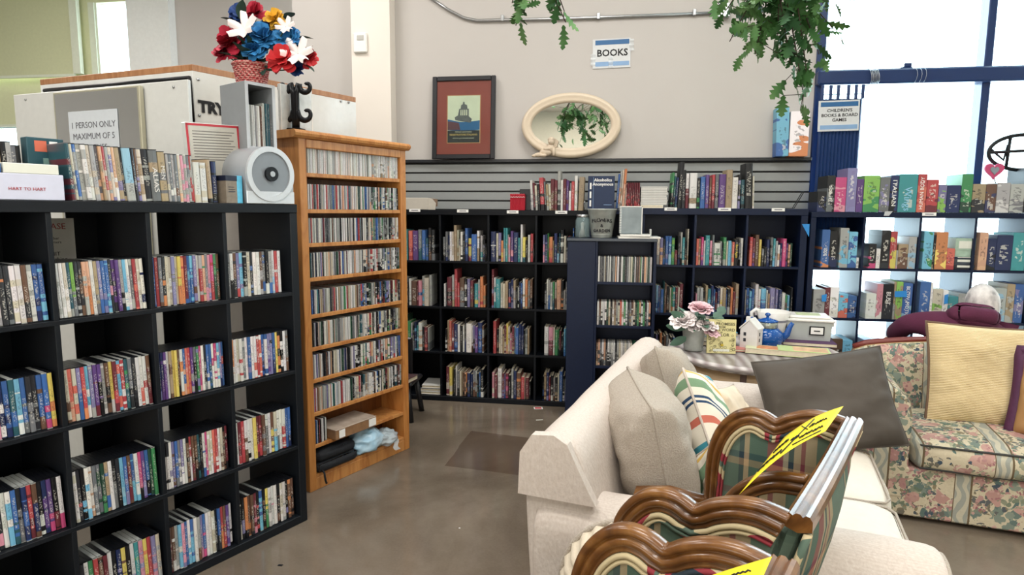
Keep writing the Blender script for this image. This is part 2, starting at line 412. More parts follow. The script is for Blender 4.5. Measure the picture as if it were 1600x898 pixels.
WHITEM = M('white_enamel', '#E6E4DE', .35)
WHITEP = M('white_paper', '#E9E8E4', .7)
METAL = M('brushed_steel', '#B4B6B8', .3, 1)
GALV = M('galvanized_steel', '#AEB3AE', .42, .45, var=.3, scale=25)
DKMETAL = M('black_iron', '#0D0F14', .35, .4)
WINFR = M('hazed_blue_black_window_frame', '#0F2C5A', .3)  # blue deepened so the colour carries the window haze
INK = M('black_ink', '#101014', .7)
REDINK = M('red_ink', '#A8323C', .6)
def glass(name='clear_glass', tint='#F4FAFA', rough=.02):
    if name in _mats: return _mats[name]
    m = bpy.data.materials.new(name); m.use_nodes = True; t = m.node_tree; t.nodes.clear()
    o = t.nodes.new('ShaderNodeOutputMaterial'); mx = t.nodes.new('ShaderNodeMixShader'); tr = t.nodes.new('ShaderNodeBsdfTransparent'); gl = t.nodes.new('ShaderNodeBsdfGlossy')
    lw = t.nodes.new('ShaderNodeLayerWeight'); pw = t.nodes.new('ShaderNodeMath'); pw.operation = 'POWER'; pw.inputs[1].default_value = 4; t.links.new(lw.outputs['Facing'], pw.inputs[0]); fr = t.nodes.new('ShaderNodeMath'); fr.operation = 'MULTIPLY_ADD'; fr.inputs[1].default_value = .6; fr.inputs[2].default_value = .03; t.links.new(pw.outputs[0], fr.inputs[0]); tr.inputs[0].default_value = lin(tint); gl.inputs['Roughness'].default_value = rough
    t.links.new(fr.outputs[0], mx.inputs[0]); t.links.new(tr.outputs[0], mx.inputs[1]); t.links.new(gl.outputs[0], mx.inputs[2]); t.links.new(mx.outputs[0], o.inputs[0])
    _mats[name] = m; return m
GLASS = glass()
MIRROR = NT('mirror_glass', .01, 1).m; MIRROR.node_tree.nodes['Principled BSDF'].inputs['Base Color'].default_value = (.86, .88, .88, 1)

# ------------------------------------------------------------------ colours by letter
CC = {'w': '#D9D7D2', 'W': '#E8E8E4', 'i': '#C9C0A8', 'e': '#D5CBB4', 'k': '#14161B', 'K': '#2B2E34', 'g': '#6E7276', 'G': '#A5A7A3', 'b': '#2A62A8', 'B': '#1B2C5C', 'c': '#5FB4D6',
      'C': '#8CC0DC', 't': '#1E8F95', 'T': '#1E5562', 'n': '#2E8A4E', 'N': '#1E4A38', 'l': '#7DB83A', 'y': '#E2C93C', 'o': '#D9803A', 'O': '#D8A27C', 'r': '#B8323A', 'R': '#6E2230',
      'p': '#D98A9E', 'P': '#C93478', 'v': '#5E3A82', 'V': '#7D78A8', 'd': '#6B4A36', 'D': '#A8906C', 's': '#D9614C', 'm': '#3C3F6A'}
CN = {'w': 'white', 'W': 'bright white', 'i': 'ivory', 'e': 'cream', 'k': 'black', 'K': 'charcoal', 'g': 'grey', 'G': 'light grey', 'b': 'blue', 'B': 'navy', 'c': 'sky blue', 'C': 'pale blue', 't': 'teal',
      'T': 'dark teal', 'n': 'green', 'N': 'dark green', 'l': 'lime green', 'y': 'yellow', 'o': 'orange', 'O': 'peach', 'r': 'red', 'R': 'maroon', 'p': 'pink', 'P': 'magenta', 'v': 'purple', 'V': 'lavender', 'd': 'brown', 'D': 'tan', 's': 'coral', 'm': 'indigo'}
def jit(c, a=.14, sat=.80):
    c = lin(CC[c]); L = .3*c[0]+.55*c[1]+.15*c[2]; c = [L+(x-L)*sat for x in c[:3]]; f = .9*(1+rnd.uniform(-a, a)); return tuple(min(1, max(.002, x*f*(1+rnd.uniform(-.04, .04)))) for x in c[:3])+(1,)
_ON = 'first second third fourth fifth sixth seventh eighth ninth tenth eleventh twelfth thirteenth fourteenth fifteenth sixteenth seventeenth eighteenth nineteenth'.split()
_TN = {2: 'twenty', 3: 'thirty', 4: 'forty', 5: 'fifty', 6: 'sixty', 7: 'seventy'}
def ordn(n):
    if n < 20: return _ON[n-1]
    t, u = divmod(n, 10); return (_TN[t]+'-'+_ON[u-1]) if u else _TN[t][:-1]+'ieth'
def cname(a, b):
    return CN[a] if a == b else CN[a]+' and '+CN[b]

# unit meshes: x thickness 0..1, y depth 0..1 (0 = spine), z height 0..1
def m_dvd_case():
    mb = MB(); mb.box(.06, .012, 0, .94, 1, 1, 0)
    mb.box(0, .004, 0, 1, .05, .012, 0); mb.box(0, .004, .988, 1, .05, 1, 0)   # lips of the hinge
    mb.box(.0, .9, .3, 1, .985, .7, 0)                                        # thumb notch
    return mb.mesh('dvd_case', PLASTIC)
def m_sleeve():
    mb = MB(); pts = [(0, .985), (0, .03), (.06, .004), (.5, -.006), (.94, .004), (1, .03), (1, .985), (.945, .985), (.945, .03), (.5, .012), (.055, .03), (.055, .985)]
    n = len(pts); vs = [(p[0], p[1], z) for z in (.018, .982) for p in pts]
    fs = [(i, (i+1) % n, n+(i+1) % n, n+i) for i in range(n)]
    for a, b, c, d in ((0, 1, 10, 11), (1, 2, 9, 10), (2, 3, 9, 9), (3, 4, 9, 9), (4, 5, 8, 9), (5, 6, 7, 8)):
        q = [a, b, c, d] if c != d else [a, b, c]; fs.append(tuple(x+n for x in q)); fs.append(tuple(q[::-1]))
    mb.add(vs, fs, 0); return mb.mesh('cover_sleeve', SP_DVD)
def m_book_cover():
    mb = MB(); pts = [(0, 1), (0, .05), (.12, .012), (.5, -.004), (.88, .012), (1, .05), (1, 1), (.9, 1), (.9, .06), (.5, .03), (.1, .06), (.1, 1)]
    n = len(pts); vs = [(p[0], p[1], z) for z in (0, 1) for p in pts]
    fs = [(i, (i+1) % n, n+(i+1) % n, n+i) for i in range(n)]
    for a, b, c, d in ((0, 1, 10, 11), (1, 2, 9, 10), (2, 3, 9, 9), (3, 4, 9, 9), (4, 5, 8, 9), (5, 6, 7, 8)):
        q = [a, b, c, d] if c != d else [a, b, c]; fs.append(tuple(x+n for x in q)); fs.append(tuple(q[::-1]))
    mb.add(vs, fs, 0); return mb.mesh('book_cover', SP_BOOK)
def m_pages():
    mb = MB(); mb.box(.1, .035, .012, .9, .975, .985); return mb.mesh('page_block', PAGES)
def m_cd():
    mb = MB(); mb.box(.04, .0, 0, .96, 1, 1, 0); mb.box(0, .03, .012, .04, .99, .988, 1); mb.box(.96, .03, .012, 1, .99, .988, 1); mb.box(.3, -.012, .02, .7, .0, .98, 0)
    return mb.mesh('cd_case', [SP_CD, PLASTIC])
def m_carton():
    mb = MB(); mb.bbox(.03, .0, 0, .97, 1, 1, .008, 0); mb.box(0, -.008, .006, .03, 1.0, .994, 0); mb.box(.97, .012, .01, 1, 1.0, .99, 0); mb.box(.0, -.012, .008, 1, .0, .992, 0)
    return mb.mesh('game_box', SP_BOX)
UM = dict(case=m_dvd_case(), sleeve=m_sleeve(), cover=m_book_cover(), pages=m_pages(), cd=m_cd(), carton=m_carton())
ITEMS = []   # every shelved item: kind, frame, x, y, z, size, colours, lean, label, group
def item(kind, fr, x, y, z, w, d, h, a, b, lean, label, group, title=None, body='k'):
    ITEMS.append(dict(kind=kind, fr=fr, x=x, y=y, z=z, w=w, d=d, h=h, a=a, b=b, lean=lean, label=label, group=group, title=title, body=body, c1=jit(a), c2=jit(b)))
def parse(s):
    """'wk4,44 g2 ...' -> list of (colour a, colour b, width px, height px); g<n> alone in brackets = gap"""
    out = []
    for t in s.split():
        if t[0] == '_': out.append((None, None, float(t[1:]), 0)); continue
        h = t.split(','); L = ''.join(c for c in h[0] if c.isalpha()); wd = float(h[0][len(L):])
        out.append((L[0], L[-1], wd, float(h[1])))
    return out
def build_items():
    def place(it):
        f = it['fr']; p = f.pt(it['x'], it['y'], it['z'])
        Mx = Matrix.Translation(p) @ Matrix.Rotation(f.a, 4, 'Z') @ Matrix.Rotation(it['lean'], 4, 'Y')
        if it.get('flip'): Mx = Mx @ Matrix.Rotation(PI, 4, 'Z')
        return Mx @ Matrix.Diagonal((it['w'], it['d'], it['h'], 1))
    kinds = {}
    for it in ITEMS:
        it['m'] = place(it); c = it['m'] @ Vector((.5, 0, .5)); x, y, z = proj(c); it['dist'] = z
        if -25 < x < 1625 and -20 < y < 925: kinds.setdefault(it['kind'], []).append(it)
    spec = {'dvd': ('dvd_case', 'dvd case', 'case', ('cover_sleeve', 'sleeve')), 'cd': ('cd_case', 'cd case', 'cd', None), 'book': ('book', 'book', 'cover', ('page_block', 'pages')), 'game': ('game_box', 'board game', 'carton', None)}
    stuffname = {'dvd': ('dvd_cases', 'remaining dvd cases packed on the low black shelf'), 'cd': ('cd_cases', 'remaining tightly packed cd cases on the farther shelf ends'), 'book': ('shelved_books', 'remaining packed books far back on the dark wall shelves')}
    for kd, its in kinds.items():
        its.sort(key=lambda i: i['dist']/math.sqrt(max(1e-6, i['w']*i['h'])))
        name, cat, um, ch = spec[kd]; cap = 300 if kd != 'game' else 999
        if kd == 'dvd': cap = 300
        for it in its[:cap]:
            o = bpy.data.objects.new(name, UM[um]); COL.objects.link(o); o.matrix_world = it['m']
            tag(o, it['label'], cat, it['group'])
            o.color = lin(CC[it['body']]) if kd == 'dvd' else it['c1']; o['second_colour'] = list(it['c2'])[:3]
            if ch:
                c = bpy.data.objects.new(ch[0], UM[ch[1]]); COL.objects.link(c); c.parent = o; c.color = it['c1']; c['second_colour'] = list(it['c2'])[:3]
            if it['title']:
                t = it['title']
                s = t.get('s', .8)
                tm = text_obj('title', t['t'], it['w']*s, None, (0, 0, 0), (0, 0, 0), M('title_'+t['c'], CC[t['c']]), .0004)
                tm.parent = o; tm.matrix_parent_inverse = Matrix.Diagonal((1/it['w'], 1/it['d'], 1/it['h'], 1))
                tm.location = (it['w']*t.get('x', .5), -.014*it['d']-.0008, it['h']*t.get('z', .5))
                R = Matrix.Rotation(PI/2, 3, 'X')
                if t.get('v', 1): R = Matrix.Rotation(PI/2*t.get('dir', 1), 3, 'Y') @ R
                tm.rotation_euler = R.to_euler(); tm.scale = (t.get('sx', 1), 1, 1)
        rest = its[cap:]
        if rest:
            V = []; Fc = []; A = []; B = []; L = []
            srcs = [UM['case'], UM['sleeve']] if kd == 'dvd' else [UM['cover'], UM['pages']] if kd == 'book' else [UM['cd']]
            mi = []; 
            for it in rest:
                for si, me in enumerate(srcs):
                    o = len(V)
                    for v in me.vertices: V.append(it['m'] @ v.co); L.append(v.co)
                    for p in me.polygons:
                        Fc.append([q+o for q in p.vertices]); mi.append(1 if (kd == 'dvd' and si == 0) or (kd == 'book' and si == 1) else 0)
                        A += [it['c1']]*len(p.vertices); B += [it['c2']]*len(p.vertices)
            me = bpy.data.meshes.new(stuffname[kd][0]); me.from_pydata(V, [], Fc); me.update()
            me.materials.append(SP_STUFF); me.materials.append(M('black_moulded_plastic', '#14161B', .35) if kd == 'dvd' else PAGES)
            me.polygons.foreach_set('material_index', mi)
            a = me.attributes.new('tint', 'FLOAT_COLOR', 'CORNER'); a.data.foreach_set('color', [x for c in A for x in c])
            a = me.attributes.new('tint_b', 'FLOAT_COLOR', 'CORNER'); a.data.foreach_set('color', [x for c in B for x in c])
            a = me.attributes.new('local_place', 'FLOAT_VECTOR', 'POINT'); a.data.foreach_set('vector', [x for c in L for x in c])
            o = link(bpy.data.objects.new(stuffname[kd][0], me)); tag(o, stuffname[kd][1], cat, None, 'stuff')

# ------------------------------------------------------------------ room
WY = 4.99          # inner face of the back wall
CEIL = 4.3
def room():
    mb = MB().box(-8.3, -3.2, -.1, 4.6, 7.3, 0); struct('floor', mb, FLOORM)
    mb = MB().box(-8.3, -3.2, CEIL, 4.6, 7.3, CEIL+.1); struct('ceiling', mb, M('ceiling_paint', '#D8D4CC', .9))
    xw = 1.475
    struct('wall_back', MB().box(-2.56, WY, 0, xw, WY+.16, CEIL), WALLP)
    # column standing proud of the back wall
    cx0, cx1 = aty(550, 110, 4.86).x, aty(610, 110, 4.86).x
    struct('wall_column', MB().box(cx0, 4.86, 0, cx1, WY-.002, CEIL), M('column_lit_paint', '#E2DAD0', .85, var=.02, scale=3))  # column's brighter lighting is put into its paint colour
    xa, xb = aty(478, 110, 5.1).x, cx0
    struct('wall_side', MB().box(xa, 5.1, 0, xb+.05, 5.16, CEIL), WALLW)
    # far wall with the two windows
    x0, x1, x2 = aty(145, 110, 6.9).x, aty(205, 110, 6.9).x, aty(270, 110, 6.9).x
    mb = MB(); mb.box(-8.3, 7.0, 0, x0, 7.15, 2.0); mb.box(-8.3, 7.0, 2.47, x0, 7.15, 3.15); mb.box(aty(26, 210, 7).x, 7.0, 2.0, x0, 7.15, 2.47); mb.box(x0, 7.0, 0, x1, 7.15, 1.2)
    mb.box(-8.3, 7.0, 3.9, x1, 7.15, CEIL); mb.box(x0-.45, 7.0, 3.15, x0, 7.15, 3.9); 
    struct('wall_far', mb, M('pale_green_paint', '#D3D4AE', .85))
    struct('wall_pier', MB().box(x1, 6.88, 0, x2, 7.15, CEIL), M('pier_lit_paint', '#DEDEDA', .85))  # lighter tone holds the light on this pier
    struct('wall_rear', MB().box(x2, 7.0, 0, xa+.3, 7.15, CEIL), M('rear_dim_paint', '#BDB6B0', .85, var=.02, scale=3))  # greyer tone holds the dimmer light on this wall
    struct('wall_left', MB().box(-8.3, -3.2, 0, -8.2, 7.3, CEIL), WALLP)
    struct('wall_front', MB().box(-8.3, -3.2, 0, 4.6, -3.1, CEIL), M('cream_room_paint', '#D9CFB8', .85))
    struct('wall_right', MB().box(4.5, -3.2, 0, 4.6, WY+.16, CEIL), WALLW)
    # far left windows: frame strips, glass
    mb = MB(); mb.box(x0-.08, 6.98, 1.2, x0, 7.05, 3.9); mb.box(x0-.02, 7.0, 1.2, x0+.02, 7.05, 3.9)
    o = struct('window_2', mb, M('pale_frame', '#D8DCC8', .5)); g = obj('window_pane', MB().box(x0, 7.06, 1.2, x1, 7.07, 3.9), GLASS, o)
    o = struct('window_3', MB().box(-8.2, 6.98, 1.97, aty(28, 210, 7).x, 7.1, 2.0).box(-8.2, 6.98, 2.47, aty(28, 210, 7).x, 7.1, 2.5), _mats['pale_frame']); obj('window_pane', MB().box(-8.2, 7.06, 2.0, aty(26, 210, 7).x, 7.07, 2.47), GLASS, o)
    # roller blind over the far left window
    t = thing('roller_blind', 'pale green roller blind pulled down over the far left window', 'blind', (-6.9, 6.9, 3.1))
    zb = aty(60, 117, 6.9).z
    bx1 = aty(122, 60, 6.9).x
    obj('blind_cloth', MB().box(-8.2+6.9, 0, zb-3.1, bx1-.08+6.9, .006, 1.0), M('blind_cloth', '#C9CBA4', .8), t)
    obj('blind_side_channel', MB().box(bx1-.08+6.9, -.02, zb-3.1, bx1+.02+6.9, .03, 1.0), _mats['pale_frame'], t)
    obj('bottom_bar', MB().box(-8.2+6.9, -.012, zb-3.13, bx1-.08+6.9, .018, zb-3.1), _mats['pale_frame'], t)
    # big shop window on the right
    W0, W1 = xw, 4.5
    mb = MB(); a = aty(1270, 20, WY).x
    mb.bbox(W0, WY-.02, 0, W0+.06, WY+.1, CEIL, .006)
    mz0, mz1 = aty(1400, 133, WY).z, aty(1400, 110, WY).z
    mb.bbox(W0, WY-.08, mz0, W1, WY+.06, mz1, .012)
    mxb, mxt = 2.575, 2.60
    mb.bbox(mxb, WY-.03, 0, mxb+.055, WY+.08, CEIL, .006)
    mb.bbox(3.7, WY-.03, 0, 3.76, WY+.08, CEIL, .006)
    mb.bbox(W0, WY-.03, 0, W1, WY+.08, .25, .006); mb.bbox(W0, WY-.03, CEIL-.1, W1, WY+.08, CEIL, .006)
    o = struct('window_1', mb, WINFR)
    obj('window_pane', MB().box(W0+.03, WY+.03, .2, W1, WY+.04, CEIL), GLASS, o)
    # wire lashed round the cross bar, and the latch on top
    t = tag(obj('wire_lashing', MB(), METAL), 'loops of thin wire wound around the blue window crossbar', 'wire')
    mb = MB()
    for k in range(6):
        xx = aty(1361+k*2.4, 120, WY-.09).x
        q = [(xx+.006*math.sin(i), WY-.02+.075*math.cos(2*PI*i/12)-.01, (mz0+mz1)/2+((mz1-mz0)/2+.008)*math.sin(2*PI*i/12)) for i in range(12)]
        mb.tube(q, .0025, 5, closed=True)
    t.data = mb.mesh('wire_lashing', METAL); t = tag(obj('wire_lashing', MB(), METAL), 'fine wire tied round the blue window crossbar right of the latch', 'wire'); mb = MB()
    for k in range(3):
        xx = aty(1432+k*7, 120, WY-.09).x
        q = [(xx, WY-.02+.075*math.cos(2*PI*i/12)-.01, (mz0+mz1)/2+((mz1-mz0)/2+.006)*math.sin(2*PI*i/12)) for i in range(12)]
        mb.tube(q, .0015, 5, closed=True)
    t.data = mb.mesh('wire_lashing', METAL)
    xl = aty(1417, 104, WY-.05).x
    t = thing('window_latch', 'small dark latch on top of the window crossbar', 'latch', (xl, WY-.03, mz1))
    obj('latch_plate', MB().bbox(-.04, -.02, 0, .04, .02, .012, .003), WINFR, t); obj('latch_lever', MB().bbox(-.015, -.018, .012, .035, .012, .04, .004), WINFR, t)
room()
# slat wall
def slatwall():
    z1, z0 = 1.868, 1.47; x0, x1 = -1.66, 1.475
    t = thing('slatwall_panel', 'grey slatwall panel with black grooves above the dark bookshelves', 'wall panel', (x0, WY-.02, z0))
    n = 5; g = .013; hh = (z1-z0-.03)/n
    sm = M('grey_slat', '#8C8F8E', .5, var=.03)
    obj('backing', MB().box(0, .006, 0, x1-x0, .018, z1-z0), M('groove_black', '#08090B', .6), t)
    for i in range(n): obj('slat', MB().bbox(0, -.004, i*hh+g*.5, x1-x0, .008, (i+1)*hh-g*.5, .002), sm, t)
    obj('top_cap', MB().bbox(-.0, -.03, z1-z0-.026, x1-x0, .018, z1-z0, .004), M('cap_black', '#16191E', .4), t)
slatwall()
# conduit with box
def conduit():
    p = [aty(x, y, WY-.015) for x, y in ((672, -4), (700, 15), (725, 28), (745, 32), (900, 28.5), (1118, 20))]
    t = thing('electrical_conduit', 'thin grey metal conduit running across the upper back wall', 'pipe', tuple(p[2]))
    obj('pipe', MB().tube([q-p[2] for q in p], .011, 8), METAL, t)
    for px_ in (785, 935, 1085):
        q = aty(px_, 30 if px_ < 900 else (27 if px_ < 1000 else 21), WY-.014)-p[2]; obj('pipe_strap', MB().bbox(q.x-.012, q.y-.014, q.z-.016, q.x+.012, q.y+.014, q.z+.03, .003), METAL, t)
    q = aty(1130, 17, WY-.02)-p[2]; obj('junction_box', MB().bbox(q.x-.045, q.y-.03, q.z-.05, q.x+.045, q.y+.03, q.z+.05, .005), METAL, t)
conduit()
# ------------------------------------------------------------------ cube shelves
def cube_shelf(label, fr, xs, H=1.47, D=.39, m=BLACK, back=True, outer=.038, board=.016, zs=(.038, .388, .738, 1.088), tape=None):
    t = thing('cube_bookcase', label, 'bookcase', fr.pt(0, 0, 0), fr.a)
    x0, x1 = xs[0]-outer, xs[-1]+outer
    for a, b in ((x0, xs[0]), (xs[-1], x1)): obj('side_panel', MB().bbox(a, 0, 0, b, D, H-outer, .002), m, t)
    obj('top_board', MB().bbox(x0, -.002, H-outer, x1, D, H, .002), m, t)
    obj('bottom_board', MB().bbox(xs[0], 0, 0, xs[-1], D, zs[0], .002), m, t)
    for z in zs[1:]: obj('shelf_board', MB().bbox(xs[0], .003, z-board, xs[-1], D-.003, z, .001), m, t)
    for x in xs[1:-1]:
        for i, z in enumerate(zs):
            zt = (zs[i+1]-board) if i+1 < len(zs) else H-outer
            obj('divider', MB().bbox(x-board/2, .004, z, x+board/2, D-.003, zt, .001), m, t)
    if back: obj('back_board', MB().box(xs[0], D-.006, zs[0], xs[-1], D-.001, H-outer), m, t)
    return t
# --- left, low black shelf full of dvds
KF = Fr((-1.371, 2.652), 65)
KXS = [-1.27, -.955, -.645, -.348, -.038]; KZ = (.038, .378, .735, 1.095)
KT = cube_shelf('low black cube shelf on the left packed with dvd cases', KF, KXS, H=1.486, m=M('matt_black_laminate', '#0D1218', .5, var=.15, spec=.3, scale=50), back=False, zs=KZ)
DV = [ # rows from the top; columns left to right
 ['wG wC wi Ki kK wi gK wG wG Ko Kg wi wi dK wG bB bc', 'wG ww iw TG lg KG Kd OG Oo ww Dg Vb bV bc Kp vK vv Gk cw ww gG rs ew wB', 'bV rr gd Ko ie iw Vg ie yo or Rb bc cb Vd ww Gr On gp pV Pr nN dN', 'gk wk dK Vr cV kG ie Kb ww ww dG gb kw Gb wC rw ww'],
 ['Kk ww ow bK wg Ow nl op Bw bB Tb cw bg Kg Kg bd bP yo', 'id sO is Vb ro cw VG vR vk Gw dk yw Rr cs rw Tn gK Kk ww ws wr dR', 'BV Bv vw ww Dd yy yy dk wo bO so rs vG gk nV Pp ww Kg bw bT wP Pw cw VB br', 'ow ww iw wr gG ww bV ww ws rw sw bB wb Vv Vk bB yy ok kw ww gd'],
 ['kK wr bk Bb wg wp bB Kp ww wc bT Kg Bb rR dB kw Bv vP kR wP', 'wi Kr kc wc wO gG gN Nn Db ww kg Kk cC bV dR bc wc Pk vV bk NB nn', 'kw Kw wV Vd bg gw Vw wG dk rw dR dk Tk kK wb Pw iw iw sr rw ww id dk Rk', 'ww Rr rr wd wk ww yy Rr Rr dg wg ww dy ic wg ww wr bb bB'],
 ['kw Kr bk gk ww dk Bk rw Kg wi Tk Kd bw kr vk ww Nk gw', 'KG wr ns ro dk Rk wd kV BV yd kd wV tn pV yo rr Vp iG', 'dR dw Gw cw pV bV wc bc ww Gd Vp bP ww ww iw kK bK ro dr vV wk', 'ki kV ok do dK Rp kr bc kd yn wG wp ww kd iw wG kV do dk']]
CUBE = ['leftmost', 'second', 'third', 'rightmost']; ROW = ['top', 'second', 'third', 'bottom']
for r, row in enumerate(DV):
    z = KZ[3-r]+.0005
    for c, s in enumerate(row):
        L = s.split(); a, b = KXS[c]+.009, KXS[c+1]-.01; w = min(.0152, (b-a-.012)/len(L))
        lean = -.04 if (r, c) in ((0, 1), (0, 0)) else (-.03 if c < 2 else -.012)
        if c == 0: a = b-.012-w*len(L)
        for i, t in enumerate(L):
            n = (len(L)-i) if c == 0 else i+1; side = 'right' if c == 0 else 'left'
            lab = '%s dvd, %s from %s, %s row, %s cube of black shelf' % (cname(t[0], t[1]).replace(' and ', '-and-'), ordn(n), side, ROW[r], CUBE[c])
            item('dvd', KF, a+(.008 if lean < -.02 else .004)+i*w, .02+rnd.uniform(0, .008), z, w*.97, .136, .19, t[0], t[1], lean, lab, 'dvd cases on the low black shelf', body='k' if rnd.random() < .75 or t[0] == 'k' else 'G')
        # second row of cases behind, backs to us
        k = 5 if (r, c) != (0, 2) else 4
        for i in range(k):
            cc = rnd.choice(['i', 'K', 'i', 'k', 'e'])
            lab = '%s dvd case in the row behind, %s from left, %s row, %s cube' % ('cream' if cc in 'ie' else 'black', ordn(i+1), ROW[r], CUBE[c])
            it = ('dvd', KF, KXS[c]+.012+(i+1)*.0165, .375, z, .0155, .136, .19, cc, cc, 0, lab, 'dvd cases in the hidden back rows')
            if c > 0 or r < 3:
                item(*it, body='k' if cc in 'kK' else 'i'); ITEMS[-1]['flip'] = True
for c_i in range(3):
    xl_ = KXS[c_i]; sh = .39/2.36*(xl_+1.82)
    for z_i, zb in enumerate(KZ):
        zt_ = (KZ[z_i+1]-.016) if z_i < 3 else 1.448
        o_ = obj('back_board', MB().box(xl_+sh+.035+(.02 if c_i == 1 else 0), .3865, zb, KXS[c_i+1]+.007, .392, zt_), _mats['matt_black_laminate'], KT)
# --- things standing on top of it
TZ = 1.4868
top = 'TR6 ig5 bG5 Gw7 wG7 iw6 Gi7 gO6 OD5 ri5 GO5 iV5 Ow5 DV8 KD4 CG14 Kg5 dV5 iD8 KG12'
x = KF.px(108, 318, .02).x
LABT = 'on top of the low black shelf'
for i, t in enumerate(top.split()):
    w = float(t[2:])*.00205
    item('dvd', KF, x+.012, .02+rnd.uniform(0, .01), TZ, w*.96, .136, .19, t[0], t[1], -.07, '%s dvd leaning, %s from left %s' % (cname(t[0], t[1]).replace(' and ', '-and-'), ordn(i+1), LABT), 'dvd cases standing on top of the low shelf', body='k' if i % 3 else 'g'); x += w
item('dvd', KF, x+.008, .02, TZ, .030, .136, .19, 'g', 'D', -.05, 'thick grey box set titled ALIAS on top of the low black shelf', 'dvd cases standing on top of the low shelf', title=dict(t='ALIAS', c='w', s=.8, z=.42, sx=1.5)); x += .033
item('dvd', KF, x+.006, .02, TZ, .026, .136, .186, 'D', 'g', -.05, 'brown box set with orange lettering beside the ALIAS set on the shelf top', 'dvd cases standing on top of the low shelf', title=dict(t='MEN', c='w', s=.75, z=.58, sx=1.3)); x += .028
for i, t in enumerate('Gi5 gw5 Gw5 gd7 eO6 pG6 Gp6 gG5 rG3 Gr3'.split()):
    w = float(t[2:])*.00195
    item('dvd', KF, x+.006, .02, TZ, w*.96, .136, .180, t[0], t[1], -.045, '%s dvd, %s right of brown box set %s' % (cname(t[0], t[1]).replace(' and ', '-and-'), ordn(i+1), LABT), 'dvd cases standing on top of the low shelf', body='k' if i % 2 else 'w'); x += w
for i, dx in enumerate((0, .026)):
    item('dvd', KF, x+.006+dx, .015, TZ, .023, .136, .155, 'w', 'i', -.03, ('left' if i == 0 else 'right')+' white video case with green sticker on top of the low shelf', 'white video cases with green stickers', body='w')
x2 = x+.056
item('dvd', KF, x2+.006, .02, TZ, .018, .136, .172, 'D', 'k', -.05, 'tan case right of the two green-stickered white cases on the shelf top', 'dvd cases standing on top of the low shelf')
item('dvd', KF, x2+.03, .03, TZ, .02, .136, .165, 'B', 'k', -.02, 'navy case next to the small blue box on top of the low shelf', 'dvd cases standing on top of the low shelf')
# small printed box
p = KF.px(352, 318, .015)
t = thing('small_printed_box', 'small brown and sky blue printed box standing on the low shelf top', 'box', KF.pt(p.x, .004, TZ), KF.a+.1)
obj('box_body', MB().bbox(0, 0, 0, .052, .09, .11, .001), M('brown_print', '#7D7264', .5, var=.3, scale=60), t); obj('blue_spine', MB().bbox(.052, 0, 0, .078, .09, .112, .001), M('blue_print', '#5DB7DA', .5, var=.25, scale=50), t)
obj('box_band', MB().bbox(-.0008, -.0008, .09, .0525, .0905, .111, .0002), M('navy_print', '#151B30', .5), t)
obj('caption', MB().box(.01, -.0012, .045, .042, -.0004, .048).box(.01, -.0012, .055, .042, -.0004, .057).box(.01, -.0012, .064, .036, -.0004, .066), M('navy_print', '#151B30'), t)
# red-edged notice holder
a = KF.px(293, 190, .155); b = KF.px(376, 187, .155); c = KF.px(392, 316, .155)
w = b.x-a.x; h = a.z-TZ
t = thing('notice_holder', 'clear upright holder with red-bordered printed notice on the shelf top', 'sign', KF.pt(a.x+.012, .165, TZ), 0, rot=(0, -.05, KF.a))
obj('holder', MB().bbox(0, 0, 0, w, .03, h, .002), M('cloudy_acrylic', '#C9CCC8', .2), t)
rm = M('red_border', '#B4303C', .4); e = .012
obj('red_border', MB().box(-.001, -.002, h-e, w, -.0003, h-.003).box(-.001, -.002, 0, e-.004, -.0003, h-.003).box(w-e, -.002, 0, w, -.0003, h-.003).box(w, .0, 0, w+.002, .03, h-.003), rm, t)
obj('notice_paper', MB().box(e, -.0016, .0, w-e, -.0002, h-e), M('notice_paper', '#B9B5AA', .6), t)
mb = MB()
for i in range(11): mb.box(e+.012, -.0022, h-.035-i*.0115, w-e-.014-(i*37 % 5)*.006, -.0017, h-.0318-i*.0115)
obj('notice_text', mb, M('grey_ink', '#6E6A66'), t)
# disc-shaped storage drum
p0 = KF.px(385, 318, .0).x; p1 = KF.px(459, 318, .0).x; R = (p1-p0)/2; zc = KF.px(420, 272, 0).z-TZ
t = thing('disc_storage_drum', 'silver round disc storage drum with dark hub at the shelf top end', 'storage box', KF.pt((p0+p1)/2, .0, TZ), KF.a)
poly = [(-R, 0), (R, 0)]+[(R*math.cos(q*PI/20), zc+R*math.sin(q*PI/20)) for q in range(0, 21)]
SILV = M('silver_plastic', '#A9ADB2', .32, .3); SILV2 = M('grey_lens_plastic', '#7E848A', .25, .2)
obj('drum_body', MB().prism(poly, .0, .19, 'y', 0, True), SILV, t, fixn=True)
def disc(r0, r1, y0, y1, T=None):
    mb = MB(); n = 40
    vs = [(r*math.cos(2*PI*i/n), y, r*math.sin(2*PI*i/n)) for y in (y0, y1) for r in (r0, r1) for i in range(n)]
    f = []
    for i in range(n):
        j = (i+1) % n; f += [(i, j, n+j, n+i), (2*n+i, 3*n+i, 3*n+j, 2*n+j), (n+i, n+j, 3*n+j, 3*n+i), (i, 2*n+i, 2*n+j, j)]
    mb.add(vs, f, 0); return mb
obj('rim_ring', disc(R*.80, R*.99, -.012, .0), M('light_silver_plastic', '#C4C8CC', .3, .3), t, loc=(0, 0, zc), fixn=True)
obj('front_disc', disc(.001, R*.80, -.006, .0), SILV2, t, loc=(0, 0, zc)); obj('hub', disc(.001, R*.26, -.018, -.005), DKMETAL, t, loc=(0, 0, zc)); obj('hub_cap', disc(.001, R*.1, -.022, -.017), SILV, t, loc=(0, 0, zc))
obj('lower_flap', MB().bbox(-R, -.007, 0, R, 0, zc*.42, .002), M('light_silver_plastic', '#C4C8CC'), t)
